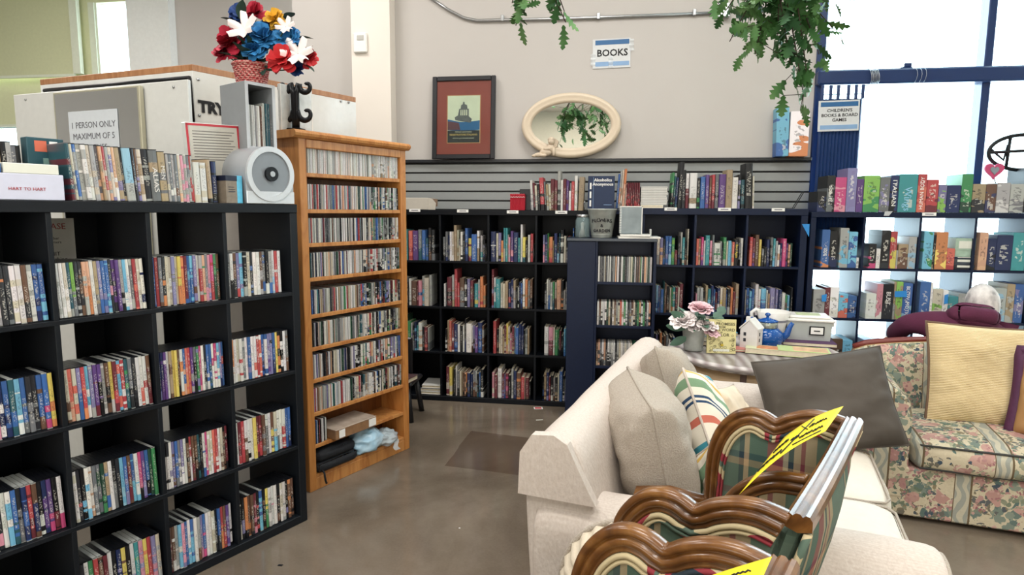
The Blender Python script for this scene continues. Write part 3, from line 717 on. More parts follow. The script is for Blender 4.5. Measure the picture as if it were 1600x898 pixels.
# lying box sets at the left end
def flat_box(label, x0, x1, z0, h, m, txt=None, d=.14, y=.01, tc=None):
    t = thing('boxed_dvd_set', label, 'box set', KF.pt(x0, y, z0), KF.a); obj('box_body', MB().bbox(0, 0, 0, x1-x0, d, h, .002), m, t)
    if txt: text_obj('title', txt, h*.17, t, ((x1-x0)*.70, -.0012, h*.42), (PI/2, 0, 0), tc or REDINK, .0003)
    return t
xl = KF.px(104, 310, .0).x
flat_box('white boxed set lettered in red, lying at the left end of shelf top', xl-.34, xl, TZ, .082, M('lilac_white_card', '#C9CBDC', .5), 'HART TO HART')
flat_box('cream box lying on the white lettered set at the shelf top left', xl-.16, xl-.012, TZ+.082, .032, M('cream_card', '#D9DACE', .5))
flat_box('blue and red box lying beside the cream one on the white set', xl-.34, xl-.165, TZ+.082, .03, M('blue_card', '#2A568C', .5))
# upright covers behind them
p = KF.px(48, 300, .16); q = KF.px(99, 218, .16)
t = thing('dvd_box_set', 'large dark teal box set with barcode, its back facing the aisle', 'box set', KF.pt(p.x, .16, TZ), KF.a)
w, h = q.x-p.x, q.z-TZ
obj('box_body', MB().bbox(0, 0, 0, w, .05, h, .002), M('teal_print', '#1E4650', .5, var=.35, scale=18), t)
obj('barcode_label', MB().box(w*.6, -.001, h*.80, w*.82, 0, h*.95), WHITEP, t); obj('orange_label', MB().box(w*.2, -.001, h*.78, w*.52, 0, h*.95), M('orange_label', '#C4644C'), t); obj('text_panel', MB().box(w*.4, -.001, h*.42, w*.9, 0, h*.68), M('green_panel', '#6A8C86'), t)
for i, (px_, cc, hh) in enumerate([(6, 'D', .17), (16, 'k', .19), (24, 'G', .19), (31, 'g', .18), (38, 'k', .18)]):
    xx = KF.px(px_, 300, .16).x
    item('dvd', KF, xx-.012, .16, TZ, .016, .136, hh, cc, 'G', -.03, '%s case behind the lying box sets, %s from the frame edge' % (CN[cc], ordn(i+1)), 'cases behind the lying box sets')

# --- changing booth behind: white box with wooden cap
bz = 2.15
pc, pl, pr_ = ath(300, 100, bz), ath(62, 124, bz), ath(556, 152, bz)
BM = M('white_booth_panel', '#DADBD8', .3); CAPM = oak_mat('booth_cap_wood', '#9A6A45', '#B58660')
t = thing('changing_booth', 'white changing booth with wood cap behind the low black shelf', 'booth', (pc.x, pc.y, 0))
def wallseg(name, p, q, z0, z1, th, m, parent):
    d = (q-p); L = math.hypot(d.x, d.y); an = math.atan2(d.y, d.x)
    o = obj(name, MB().bbox(0, 0, z0, L, th, z1, .002), m, parent); o.location = (p.x-pc.x, p.y-pc.y, 0); o.rotation_euler = (0, 0, an); return o
# faces run left->corner and corner->right, thickness away from the camera
wallseg('booth_side', pl, pc, 0, bz-.03, .05, BM, t); wallseg('booth_front', pc, pr_, 0, bz-.03, .05, M('booth_front_panel', '#D4D2CC', .12), t)
wallseg('wood_cap', pl, pc, bz-.03, bz, .09, CAPM, t); wallseg('wood_cap', pc, pr_, bz-.03, bz, .09, CAPM, t)
dl = (pc-pl).normalized()
BF = Fr((pl.x, pl.y), math.degrees(math.atan2(dl.y, dl.x)))
a, b = BF.px(70, 142, -.012), BF.px(296, 122, -.012); c = BF.px(300, 190, -.012)
mb = MB(); mb.tube([BF.pt(a.x, -.012, a.z)-Vector((pc.x, pc.y, 0)), BF.pt(b.x, -.012, b.z)-Vector((pc.x, pc.y, 0)), BF.pt(b.x+.004, -.012, c.z)-Vector((pc.x, pc.y, 0))], .012, 6)
obj('black_rail', mb, DKMETAL, t)
dr = (pr_-pc).normalized(); RF = Fr((pc.x, pc.y), math.degrees(math.atan2(dr.y, dr.x)))
a = RF.px(334, 170, -.002); o = text_obj('lettering', 'TRY', .075, t, RF.pt(a.x-.01, -.004, a.z)-Vector((pc.x, pc.y, 0)), (PI/2, 0, RF.a), INK, .0006, bold=.004)
for px_, py_ in ((310, 124), (312, 180), (533, 158), (480, 150), (545, 160)):
    a = RF.px(px_, py_, -.004); obj('screw', MB().lathe([(.007, -.002), (.007, .002), (.003, .004)], 8, T=Matrix.Translation(RF.pt(a.x, -.004, a.z)-Vector((pc.x, pc.y, 0))) @ Matrix.Rotation(RF.a, 4, 'Z') @ Matrix.Rotation(PI/2, 4, 'X')), METAL, t)
# white board leaning, with mirror and paper
WF = Fr(BF.pt(0, -.09), math.degrees(BF.a))
a, b = WF.px(20, 143, 0), WF.px(293, 130, 0)
t = thing('leaning_white_board', 'large white board leaning behind the low black dvd shelf', 'board', WF.pt(a.x, 0, 0), WF.a)
obj('board_face', MB().bbox(0, 0, .0, b.x-a.x, .02, (a.z+b.z)/2, .003), M('off_white_board', '#CFD0CC', .35), t)
for fx in (.08, .5, .93):
    obj('screw', MB().lathe([(.006, -.002), (.006, .002), (.003, .004)], 8, T=Matrix.Translation((fx*(b.x-a.x), -.002, (a.z+b.z)/2-.03)) @ Matrix.Rotation(PI/2, 4, 'X')), METAL, t)
c, d = WF.px(82, 142, -.03), WF.px(217, 136, -.03)
t = thing('standing_mirror', 'rectangular mirror with pale edge standing against the white board', 'mirror', WF.pt(c.x, -.03, 1.0), WF.a)
w, h = d.x-c.x, (c.z+d.z)/2-1.0
obj('mirror_backing', MB().bbox(0, 0, 0, w, .024, h, .002), M('pale_metal_edge', '#B8B49E', .35, .4), t); obj('mirror_glass', MB().box(.012, -.0015, .01, w-.012, -.0003, h-.01), MIRROR, t)
c, d = WF.px(106, 175, -.034), WF.px(186, 215, -.034)
t = thing('person_limit_notice', 'printed paper limiting garments to one person, taped on the standing mirror', 'sign', WF.pt(c.x, -.034, 1.56), WF.a)
w = d.x-c.x; h = c.z-1.56
obj('paper', MB().box(0, 0, 0, w, .001, h), M('bluish_paper', '#C9CFD4', .7), t)
for i, s_ in enumerate(('1 PERSON ONLY', 'MAXIMUM OF 5', 'CLOTHES')): text_obj('lettering', s_, .042, t, (w/2, -.001, h-.07-i*.055), (PI/2, 0, 0), M('grey_print', '#6A6A70'), .0003)
# PLEASE LIMIT notice seen through the top row
c, d = KF.px(70, 333, .3), KF.px(106, 392, .3)
t = thing('garment_limit_notice', 'white notice headed in red behind the second cube, top row', 'sign', KF.pt(c.x-.06, .30, 1.0955), KF.a)
obj('paper', MB().box(0, 0, 0, .15, .001, .33), WHITEP, t); text_obj('lettering', 'PLEASE', .03, t, (.075, -.001, .30), (PI/2, 0, 0), REDINK, .0003)
text_obj('lettering', 'of other\ncustomers', .014, t, (.075, -.001, .25), (PI/2, 0, 0), INK, .0002); text_obj('lettering', 'LIMIT\nin Clothing', .02, t, (.075, -.001, .19), (PI/2, 0, 0), INK, .0002)
# grey CD tower on the shelf end, behind the drum
GF = Fr(KF.pt(-.165, .10), 62)
t = thing('grey_cd_tower', 'grey open cd tower standing behind the round disc drum', 'cd rack', GF.pt(0, 0, TZ), GF.a)
gh = 2.005-TZ; gw = .14; gd = .2; GM = M('grey_laminate', '#84888B', .5); GL = M('grey_edge', '#B9BCC0', .45)
obj('side_panel', MB().bbox(0, 0, 0, .012, gd, gh, .001), GM, t); obj('side_panel', MB().bbox(gw-.012, 0, 0, gw, gd, gh, .001), GM, t)
obj('top_panel', MB().bbox(.012, 0, gh-.012, gw-.012, gd, gh, .001), GM, t); obj('back_panel', MB().box(.012, gd-.006, 0, gw-.012, gd, gh-.012), M('tower_inside', '#15181E', .6), t)
for z in (.0, .235): obj('shelf', MB().bbox(.012, .002, z, gw-.012, gd-.006, z+.012, .001), GL, t)
obj('front_edge', MB().box(-.001, -.002, 0, .013, 0, gh).box(gw-.013, -.002, 0, gw+.001, 0, gh).box(.013, -.002, gh-.013, gw-.013, 0, gh), GL, t)
for i, (cc, c2) in enumerate(('wG', 'Gw', 'wg', 'Gw', 'wd', 'dw', 'GK', 'Tg', 'TT', 'gT')):
    item('cd', GF, .016+i*.0115, .012, TZ+.2475, .0108, .14, .19 if i > 5 else .175, cc, c2, 0, '%s case, %s from left in the grey tower' % (cname(cc, c2), ordn(i+1)), 'cases inside the grey tower')

# --- oak cd case
OF = Fr((-1.491, 2.923), 65.2)
OW, OH, OD = .755, 1.84, .2
t = thing('oak_cd_bookcase', 'tall oak cd bookcase with ten shelves beside the low black shelf', 'bookcase', OF.pt(0, 0, 0), OF.a)
for a, b in ((0, .045), (OW-.045, OW)): obj('side_panel', MB().bbox(a, 0, 0, b, OD, OH-.02, .003), OAK, t)
cap = MB(); prof = [(-.015, 0), (-.028, .01), (-.032, .022), (-.026, .032), (-.015, .038), (OD, .038), (OD, 0)]
cap.prism(prof, -.04, OW+.012, 'x'); o = obj('moulded_top', cap, OAKH, t, loc=(0, 0, OH-.03), fixn=True)
obj('top_rail', MB().bbox(.045, -.004, OH-.075, OW-.045, .02, OH-.03, .004), OAKH, t)
OZ = [.085, .243, .415, .592, .76, .93, 1.12, 1.295, 1.465, 1.645]
for z in OZ[1:]: obj('shelf', MB().bbox(.045, .006, z-.02, OW-.045, OD-.01, z, .002), OAKH, t)
obj('bottom_shelf', MB().bbox(.045, .004, OZ[0]-.02, OW-.045, OD-.01, OZ[0], .002), OAKH, t)
obj('kick_board', MB().bbox(.045, .002, 0, OW-.045, .02, OZ[0]-.02, .002), OAKH, t)
obj('back_panel', MB().box(.045, OD-.01, .0, OW-.045, OD-.002, OH-.03), oak_mat('dark_oak_back', '#5E3415', '#7A4A22'), t)
pal = 'wwwwGGGggKkkkwwiGgVdRrbTNBDeOnwGkw'
for r in range(10):
    z = OZ[9-r]+.0005
    if r == 9: continue
    n = 7 if r == 8 else 58
    w = (OW-.1)/58
    hh = .125
    for i in range(n):
        if r == 0: a, b = rnd.choice('wwwG'), rnd.choice('GwOwDw')
        else: a = rnd.choice(pal); b = rnd.choice(pal+'wwwkkg')
        item('cd', OF, .049+i*w*(1.1 if r == 8 else 1), .012+rnd.uniform(0, .01), z, w*.93, .14, hh, a, b, 0, '%s cd, %s from left, %s shelf of the oak bookcase' % (cname(a, b).replace(' and ', '-and-'), ordn(i+1), ordn(r+1)), 'cd cases in the oak bookcase')
# clear plastic case of cassettes
t = thing('clear_plastic_case', 'clear printed plastic case lying on a lower oak shelf', 'case', OF.pt(.15, .0, OZ[1]), OF.a)
obj('case_body', MB().bbox(0, -.035, 0, .29, .14, .055, .004), M('amber_print', '#8C6A4C', .3, var=.5, scale=30), t); obj('lid_film', MB().bbox(-.002, -.037, .052, .292, .142, .058, .002), M('clear_film', '#B5A596', .1, var=.4, scale=18), t)
obj('barcode_label', MB().box(.235, -.0385, .008, .288, -.036, .05).box(.02, -.0385, .008, .06, -.036, .05), WHITEP, t)
# folded black bags
t = thing('folded_black_bag', 'folded black cloth bag with hanging strap on the oak bottom shelf', 'bag', OF.pt(.185, .08, OZ[0]), OF.a)
o = obj('lower_fold', softbox(.27, .19, .055, .024, .008, 8, 3, .008), M('black_nylon', '#0B0E15', .75, bump=.3), t); subsurf(o)
o = obj('upper_fold', softbox(.26, .18, .06, .026, .01, 8, 5, .01), _mats['black_nylon'], t, loc=(.004, .0, .053)); subsurf(o)
obj('strap', MB().tube([(-.115, -.09, .02), (-.12, -.115, .01), (-.118, -.12, -.03), (-.11, -.118, -.05)], .006, 6), _mats['black_nylon'], t)
# blue plastic bag
def crumple(sx, sy, sz, seed, n=28):
    def fn(a, b):
        th = a*2*PI; ph = b*PI
        p = Vector((math.cos(th)*math.sin(ph), math.sin(th)*math.sin(ph), -math.cos(ph)))
        q = p*2.6+Vector((seed, 0, 0)); d = 1+.28*(noise.noise(q))+.22*abs(noise.noise(q*2.1))+.1*abs(noise.noise(q*5))
        r = Vector((p.x*sx*d, p.y*sy*d, p.z*sz*d)); r.z = max(r.z, -sz*.8); return r+Vector((0, 0, sz*.8))
    return MB().grid(fn, n, n)
def film(name, c, alpha):
    if name in _mats: return _mats[name]
    k = NT(name, .15); k.col(k.mix(k.noise(9)[0], c, '#E8F2F6')); k.b.inputs['Alpha'].default_value = alpha; _mats[name] = k.m; return k.m
t = thing('crumpled_blue_bag', 'crumpled translucent blue plastic bag on the oak bottom shelf', 'bag', OF.pt(.43, .05, OZ[0]), OF.a)
obj('blue_film', crumple(.11, .085, .065, 2), film('blue_film', '#3C9AC0', 1), t)
obj('clear_film', crumple(.075, .075, .045, 8), film('loose_clear_film', '#9FB4BE', .6), t, loc=(.135, -.02, 0))
obj('hanging_corner', MB().grid(lambda a, b: (.14+a*.04+.01*math.sin(b*7), -.085-.02*b, .03-b*.06), 4, 6), film('loose_clear_film', '#9FB4BE', .6), t)
# thermostat
p = aty(553, 52, 4.86); q = aty(575, 83, 4.86)
t = thing('wall_sensor', 'small white wall sensor box high on the pale column', 'sensor', (p.x, 4.835, q.z)); w, h = q.x-p.x, p.z-q.z
obj('sensor_body', MB().bbox(0, 0, 0, w, .025, h, .008), WHITEM, t); obj('sensor_lens', MB().bbox(w*.3, -.004, h*.6, w*.8, .002, h*.85, .003), M('grey_lens', '#B0AEA8', .3), t)
# ------------------------------------------------------------------ dark wall bookcases
FY = 4.593
LF = Fr((0, FY), 0)
LXS = [-1.60, -1.237, -.867, -.51, -.165]; RXS = [-.085, .262, .622, .972, 1.325]; GXS = [1.425, 1.737, 2.089, 2.428, 2.775]
ZS = (.038, .388, .738, 1.088)
LBT = cube_shelf('dark bookcase on the back wall, left of the small cd cabinet', LF, LXS, 1.47, m=BLACK, zs=ZS)
RBT = cube_shelf('dark bookcase on the back wall between cd cabinet and games shelf', LF, RXS, 1.49, m=HAZE_BLACK, zs=ZS, outer=.045)
GBT = cube_shelf('dark open-backed shelf of board games against the window', LF, GXS, 1.47, m=HAZE_BLACK, zs=ZS, back=False, outer=.036)
# paper shelf tags
for i, (px_, py_, cap) in enumerate([(648, 328.5, 'CLASSICS'), (687+36, 329.5, 'FICTION'), (801, 331, 'BIOGRAPHY'), (877, 331.5, 'RECOVERY'), (1048, 326.5, 'RELIGION'), (1132, 327, 'INSPIRATION'), (1216, 327.5, 'PARENTING'), (1452, 334.5, 'PUZZLES')]):
    p = aty(px_, py_, FY-.004)
    host = LBT if px_ < 900 else (RBT if px_ < 1260 else GBT)
    t = obj('shelf_tag', MB().box(-.043, -.001, -.011, .043, .001, .011), WHITEP, host, label='white paper shelf tag', loc=tuple(p-host.location))
    obj('printed_line', MB().box(-.026, -.0016, -.003, .026, -.001, .003), M('grey_print', '#6A6A70'), t)
# yellow-ish wire frame: blue tape corner and others
def tape(label, pts, Y, m, host=None):
    P = [aty(x, y, Y) for x, y in pts]; c = sum(P, Vector())/len(P)
    mb = MB(); n = len(P); mb.add([p-c for p in P]+[p-c+Vector((0, .001, 0)) for p in P], [tuple(range(n)), tuple(range(n, 2*n))[::-1]]+[(i, (i+1) % n, n+(i+1) % n, n+i) for i in range(n)])
    if host: return obj('tape_piece', mb, m, host, label=label, loc=tuple(c-host.location))
    return tag(obj('tape_piece', mb, m, loc=tuple(c)), label, 'tape')
BT = M('blue_tape', '#2B86CE', .6)
tape('triangle of blue tape', [(1253, 350), (1265, 350), (1264, 370)], FY-.003, BT, RBT)
tape('hanging grey tape', [(1383, 330), (1395, 330), (1389, 337), (1381, 337)], FY-.003, M('grey_tape', '#B8BABC'), GBT)

PXL, PXR = .00474, .00432
UD = {('L', 0): ['Tk3,54 ir6,52 tt6,52 _1 sr7,50 vv9,50 gT6,52 bT6,51 Tb4,38 kd5,55 kg6,52', 'gk5,40 gB4,49 BG3,43 ww4,49 iw3,49 DD5,60 iD3,52 gi3,37 wk4,49 kk4,44 bB5,55 yR6,38 bb9,45 wD4,51 kk2,30 Gt4,43 kB4,36 kk3,30', 'Bw9,50 iG4,47 Vk5,48 oy4,35 ti3,56 tt4,56 GO2,45 pG3,41 vp5,51 BB8,49 tt4,40 ww4,62 yT5,41 kk4,36 ww4,45 rR5,47 kk2,30', 'Vp3,45 BV4,46 ng2,48 or6,42 DD2,36 BT5,48 kC3,42 Tg2,48 kw5,54 ie4,44 kg3,43 Rk4,44 KV3,43 bG2,57'],
      ('L', 1): ['ge9,48 kk2,40 wG4,46 dd10,42 Rp2,42 pb6,43 Gc4,51 ei8,48 GG4,53', 'w3,39 _2 Rk8,50 GD4,54 rr5,64 rG4,41 dg8,49 kw4,48 VV5,48 Rd5,45 kk2,40 ty6,40 Gp3,47 or5,52 oD4,37', 'RV4,65 wt3,51 tt7,49 iw4,42 ee4,41 DD5,45 Br4,43 BV4,48 DG4,47 kk3,36 wk2,35 BK3,44 bB3,43 wD4,50 oD4,49 gd4,47 dk4,50', 'kg3,43 wG3,50 Gb3,49 Gw4,45 nT3,46 ed3,45 OO7,49 ko4,48 GG3,32 gG3,46 kV4,47'],
      ('L', 2): ['Nw5,60 ny6,49 GV3,46 kg3,42 Bc3,48 tC4,42 wO6,47 kB4,40 Rs5,40 Gg3,39', 'kw3,38 DO4,52 sO4,52 Rw4,48 Bb6,47 ww4,46 kk4,44 ww3,45 kB3,55 ww9,48 wd2,45 Vk3,45 vR5,43 Bb7,50 dG3,45', 'rr5,54 kd4,40 ee3,46 ei3,44 Dk3,40 Ri3,47 yO3,50 eD3,45 pw3,34 RD4,45 CG2,46 bb5,44 BB4,50 BB4,47 kk2,40 gG4,42 DD3,42', 'wG7,47 pR7,46 ew3,46 nn5,42 nN2,44 Rk3,41 Kk3,33 kk1,30 cb3,45 cc3,46 Cw2,43'],
      ('L', 3): ['', 'Re6,49 yi5,49 _2 kk3,45 ww3,51 gk4,43 ee3,42 DD2,41 dk3,40 dO3,42 ok2,40 BK5,40 BK4,38 gd4,45 Gd3,44 kT3,40 bT3,42 kw5,47', 'pe4,43 RR5,39 ww7,50 RV4,42 Vb2,40 RP5,42 kk4,40 Gw4,50 BB5,47 do7,44 rr6,37 ee1,36 Rd6,36 kk3,30', 'kb2,40 Dd4,46 BV4,47 Rr3,40 kw4,42 Gd3,38 kD4,40 ee3,45 bb5,50 kw3,42 gV4,36 dD4,44'],
      ('R', 0): ['', '_4 cc2,33 Bw6,47 or4,48 eG5,48 VO5,47 Kb4,44 bV5,50 bC5,50 nl5,47 Rd5,25 kB4,50 Gk3,57 ti4,48 kd4,41 eD2,63', 'sp4,46 DO4,46 Pv4,49 ww3,43 tt7,52 pr4,43 gg3,53 wn10,39 Gw3,42 kT2,40 nG5,49 ee3,42 cc5,43 ww1,40 sO4,41 kk7,46 gk3,40 ww4,48', 'rs5,50 Rv4,48 dd6,54 yy4,46 gk4,30 kg4,33 BB5,46 gk4,50 tc4,48 Gg4,44 wO4,37 Bv3,40 PP6,48 vk3,40 Od3,38 Nk4,40'],
      ('R', 1): ['', '_3 Rv6,48 wG4,52 Cb4,49 Vb3,48 GG1,48 bb5,42 tt1,56 dd4,52 kd5,47 ei3,44 no2,44 ti4,46 Rk4,46 ee3,46 RR6,52', 'pp2,36 GO5,46 GB5,46 kD4,40 DD4,50 tc5,44 BB4,50 bC3,44 RB3,38 Bw4,46 ey4,47 Do6,46 bB2,42 kG5,45 oo4,47 Rd4,40 DG5,54', 'wi2,44 bB4,47 cb4,42 bk4,46 GK2,44 ww5,54 wp4,46 cb8,47 ww3,44 DO3,38 VV8,48 Vw1,44 Vb4,46 BB5,46 ww6,40 nd3,36 cw4,36 kk1,30 kG3,50'],
      ('R', 2): ['', '_2 bb4,48 kk3,46 Vb3,44 kw3,45 oo4,48 kb3,40 dk4,42 gB4,44 ww3,36 kk4,40 bb4,40', 'kk5,36 Bk5,40 gk4,38 dR5,36 kk5,40 KB5,42 kk5,38', 'kB5,38 bk4,40 gK5,38 kk5,40 Rk5,38 Kb4,40']}
SHN = {'L': 'left dark bookcase', 'R': 'middle dark bookcase'}
COLN = ['leftmost cube', 'second cube', 'third cube', 'rightmost cube']
TITLES = {('R', 0, 2, 7): dict(t='Moms', c='N', s=.8, z=.52, sx=.95), ('R', 0, 2, 15): dict(t='Born Again', c='y', s=.75, z=.55)}
for (u, r), cells in UD.items():
    XS, sc = (LXS, PXL) if u == 'L' else (RXS, PXR)
    z = ZS[3-r]+.0005
    for c, s in enumerate(cells):
        if not s: continue
        L = parse(s); wl = sum(q[2] for q in L)*sc; a, b = XS[c]+.014, XS[c+1]-.014; k = min(1, (b-a)/wl); x = a+(b-a-wl*k)*.4
        n = 0
        for i, (ca, cb, w, h) in enumerate(L):
            w = w*sc*k
            if ca is None: x += w; continue
            n += 1; hh = min(h*sc*(.94 if r < 2 else .97), .325)
            it = dict(t=None); ttl = TITLES.get((u, r, c, i))
            item('book', LF, x+.0004, FY*0+.012+rnd.uniform(0, .02), z, w-.0012, .15+rnd.uniform(-.01, .03), hh, ca, cb, 0, '%s book, %s from left, %s, %s row, %s' % (cname(ca, cb).replace(' and ', '-and-'), ordn(n), COLN[c], ROW[r], SHN[u]), 'books in the %s' % SHN[u], title=ttl)
            x += w
# lying pile of paper in the bottom left cube and black stool with a book beside it
p = aty(690, 625, FY+.05)
for i in range(3):
    t = thing('lying_book', ['thick white book', 'grey-covered book', 'white book'][i]+', '+['bottom', 'middle', 'top'][i]+' of the pile in the bottom left cube', 'book', (-1.42+.01*i, FY+.03, .0385+i*.024), .03*i, 'pile of lying books')
    obj('book_cover', MB().bbox(0, 0, 0, .17, .22, .004, .001).bbox(0, 0, .019, .17, .22, .023, .001).box(0, .216, .004, .17, .22, .019), [WHITEM, M('grey_cover', '#77797C', .5), WHITEM][i], t)
    obj('page_block', MB().box(.002, .003, .004, .167, .216, .019), PAGES, t)
p = aty(655, 632, 4.30)
t = thing('black_step_stool', 'small black stool half hidden behind the oak bookcase', 'stool', (p.x-.15, 4.2, 0))
BP = M('black_moulded_plastic', '#14161B', .35)
obj('seat', MB().bbox(-.17, -.14, .25, .17, .14, .28, .01), BP, t)
for sx in (-1, 1):
    for sy in (-1, 1):
        m_ = MB(); m_.tube([(sx*.13, sy*.1, .25), (sx*.16, sy*.13, 0)], .02, 8); obj('leg', m_, BP, t)
obj('stool_back', MB().bbox(-.15, .10, .28, .10, .13, .55, .01), BP, t)
t = thing('book_on_stool', 'white-edged book lying on the small black stool by the oak bookcase', 'book', (p.x-.22, 4.08, .281), -.2)
obj('page_block', MB().box(.002, .002, .003, .22, .15, .028), PAGES, t); obj('book_cover', MB().bbox(0, 0, 0, .225, .155, .003, .001).bbox(0, 0, .028, .225, .155, .031, .001), M('dark_red_cover', '#4A3436', .4), t)

# ---- tops of the wall bookcases
TL, TR = 1.4705, 1.4905
LAB = 'on top of the left dark bookcase'
x = aty(828, 325, FY).x
for i, (a, b, w, h) in enumerate(parse('wG4,46 Rk3,42 eG4,38 kk4,40 rk7,50 gk3,44 DG4,40 eD4,40 Rd6,48 Rd5,46 GK5,60 ww4,46 RR5,48 vR4,46 ww4,30 rr5,44 wi5,53')):
    w *= .00455
    item('book', LF, x+(.01 if i < 8 else 0), .0, TL, w-.001, .16, h*.0047, a, b, -.06 if i < 8 else 0, '%s book, %s from left %s' % (cname(a, b).replace(' and ', '-and-'), ordn(i+1), LAB), 'books on top of the left dark bookcase'); x += w
x += .004
item('book', LF, x, -.0, TL, .038, .17, .24, 'D', 'D', .03, 'tan notebook left of the navy Alcoholics Anonymous book on the shelf top', 'books on top of the left dark bookcase'); x += .05
# navy book facing forward
p, q = aty(918, 322, FY-.03), aty(961, 274, FY-.03)
t = thing('facing_book', 'navy book titled Alcoholics Anonymous facing out above the galvanized bucket', 'book', (p.x, FY-.03, TL), 0, rot=(-.12, 0, 0))
w, h = q.x-p.x, q.z-TL
NB = M('navy_book_cloth', '#0A2244', .6); obj('book_cover', MB().bbox(0, 0, 0, w, .003, h, .001).bbox(0, .03, 0, w, .033, h, .001).box(0, 0, 0, .003, .033, h), NB, t)
obj('page_block', MB().box(.003, .003, .003, w-.003, .03, h-.003), PAGES, t)
text_obj('title', 'Alcoholics\nAnonymous', .03, t, (w*.56, -.001, h*.82), (PI/2, 0, 0), WHITEP, .0003, bold=.0006)
obj('cover_rule', MB().box(w*.2, -.0012, .01, w-.008, -.0003, .012).box(w*.2, -.0012, .01, w*.2+.002, -.0003, h-.01), M('pale_blue_rule', '#7E9CC0'), t)
obj('spine_marks', MB().box(w*.07, -.001, h*.12, w*.13, 0, h*.3).box(w*.07, -.001, h*.36, w*.13, 0, h*.55).box(w*.07, -.001, h*.62, w*.13, 0, h*.8), WHITEP, t)
obj('small_print', MB().box(w*.6, -.001, h*.16, w*.9, 0, h*.175), M('pale_blue_rule', '#7E9CC0'), t)
x = aty(962, 322, FY).x
for i, (a, b, w, h) in enumerate(parse('bb3,58 GO3,62 eD3,64 oO4,66 eG2,44')):
    w *= .00455
    item('book', LF, x, .0, TL, w-.001, .16, h*.0045, a, b, .06, '%s tall book, %s right of the navy facing book on the shelf top' % (cname(a, b).replace(' and ', '-and-'), ordn(i+1)), 'books on top of the left dark bookcase'); x += w
x = aty(977, 322, FY).x
for i in range(8):
    item('book', LF, x, .0, TL+.02, .0118, .16, .178, 'R', 'r', 0, 'thin maroon paperback, %s of eight alike right of the orange book on top' % ordn(i+1), 'eight matching maroon paperbacks'); x += .0126
# stack of white booklets lying
x0 = aty(1001, 300, FY).x; x1 = aty(1044, 300, FY).x
for i in range(12):
    hh = .022 if i == 0 else .0112; z = TR+(0 if i == 0 else .022+(i-1)*.0118)
    t = thing('white_booklet', 'white booklet lying flat, %s from the bottom of the pile on the dark shelf' % ordn(i+1), 'booklet', (x0+rnd.uniform(0, .004), FY+.01, z), 0, 'pile of white booklets')
    W_ = x1-x0-.012+rnd.uniform(0, .01)-(.03 if i == 0 else 0)
    obj('booklet_cover', MB().bbox(0, 0, 0, W_, .2, .0016, .0005).bbox(0, 0, hh-.002, W_, .2, hh, .0005).box(W_-.002, 0, .0016, W_, .2, hh-.002), WHITEM, t); obj('page_block', MB().box(.001, .001, .0016, W_-.002, .199, hh-.002), M('pale_page_edges', '#B9B7B2', .9, var=.1, scale=90) if i else PAGES, t)
LAB = 'on top of the middle dark bookcase'
x = aty(1047, 324, FY).x
TT = {7: dict(t='My Life', c='w', s=.4, z=.42)}
for i, (a, b, w, h) in enumerate(parse('nk4,58 Tk3,52 BT4,50 kk7,75 kK6,62 wR5,56 _1 wD12,57 kn5,49 bb8,51 vd6,54 dR4,50 rR5,54 gk6,55 vv11,55 DD10,62 ww9,50 kV4,54 _1 Tk6,46 kk12,72 iw3,52')):
    if a is None: x += w*.0043; continue
    w *= .00432
    item('book', LF, x, .0, TR, w-.001, .17, h*.0043, a, b, (.04 if i < 4 else (-.03 if i > 17 else 0)), '%s book, %s from left %s' % (cname(a, b).replace(' and ', '-and-'), ordn(i+1), LAB), 'books on top of the middle dark bookcase', title=TT.get(i)); x += w
# wire bookend
p = aty(1252, 300, FY+.05)
t = thing('wire_bookend', 'thin black wire bookend at the right end of the dark bookcase top', 'bookend', (p.x-.04, FY+.06, TR))
obj('wire', MB().tube([(-.08, 0, .004), (-.01, 0, .004), (.05, 0, .12)], .003, 6), DKMETAL, t); obj('wire', MB().tube([(-.06, .03, .004), (.01, .03, .004), (.07, .03, .12)], .003, 6), DKMETAL, t)
# black bookend left
p = aty(810, 300, FY+.05); t = thing('black_bookend', 'stepped black metal bookend behind the red pleated parcel', 'bookend', (p.x-.01, FY+.05, TL))
obj('bookend_plate', MB().bbox(-.03, 0, 0, .10, .004, .105, .001).bbox(.02, 0, .105, .10, .004, .155, .001), DKMETAL, t); obj('bookend_foot', MB().bbox(-.03, 0, 0, .10, .12, .003, .001), DKMETAL, t)
# red pleated parcel
p, q = aty(797, 328, FY), aty(820, 303, FY); w, h = q.x-p.x, q.z-TL
t = thing('red_pleated_parcel', 'red pleated paper parcel with white zigzag on the left dark bookcase top', 'parcel', (p.x, FY+.0, TL))
RM = M('crimson_paper', '#B01F33', .5)
def pl_(a, b): return (a*w, -.004*math.sin(a*w/.009*PI*2), b*h*.97)
obj('parcel_body', MB().bbox(0, .004, 0, w, .09, h*.97, .006), RM, t); obj('pleats', MB().grid(pl_, 60, 2), RM, t)
obj('zigzag_trim', MB().tube([(i*w/12, -.006, h*(.78+.05*(i % 2))) for i in range(13)], .0018, 5), WHITEP, t); obj('frilled_top', MB().tube([(i*w/14, .0+.004*(i % 2), h*(.96+.03*(i % 2))) for i in range(15)], .004, 6), RM, t)
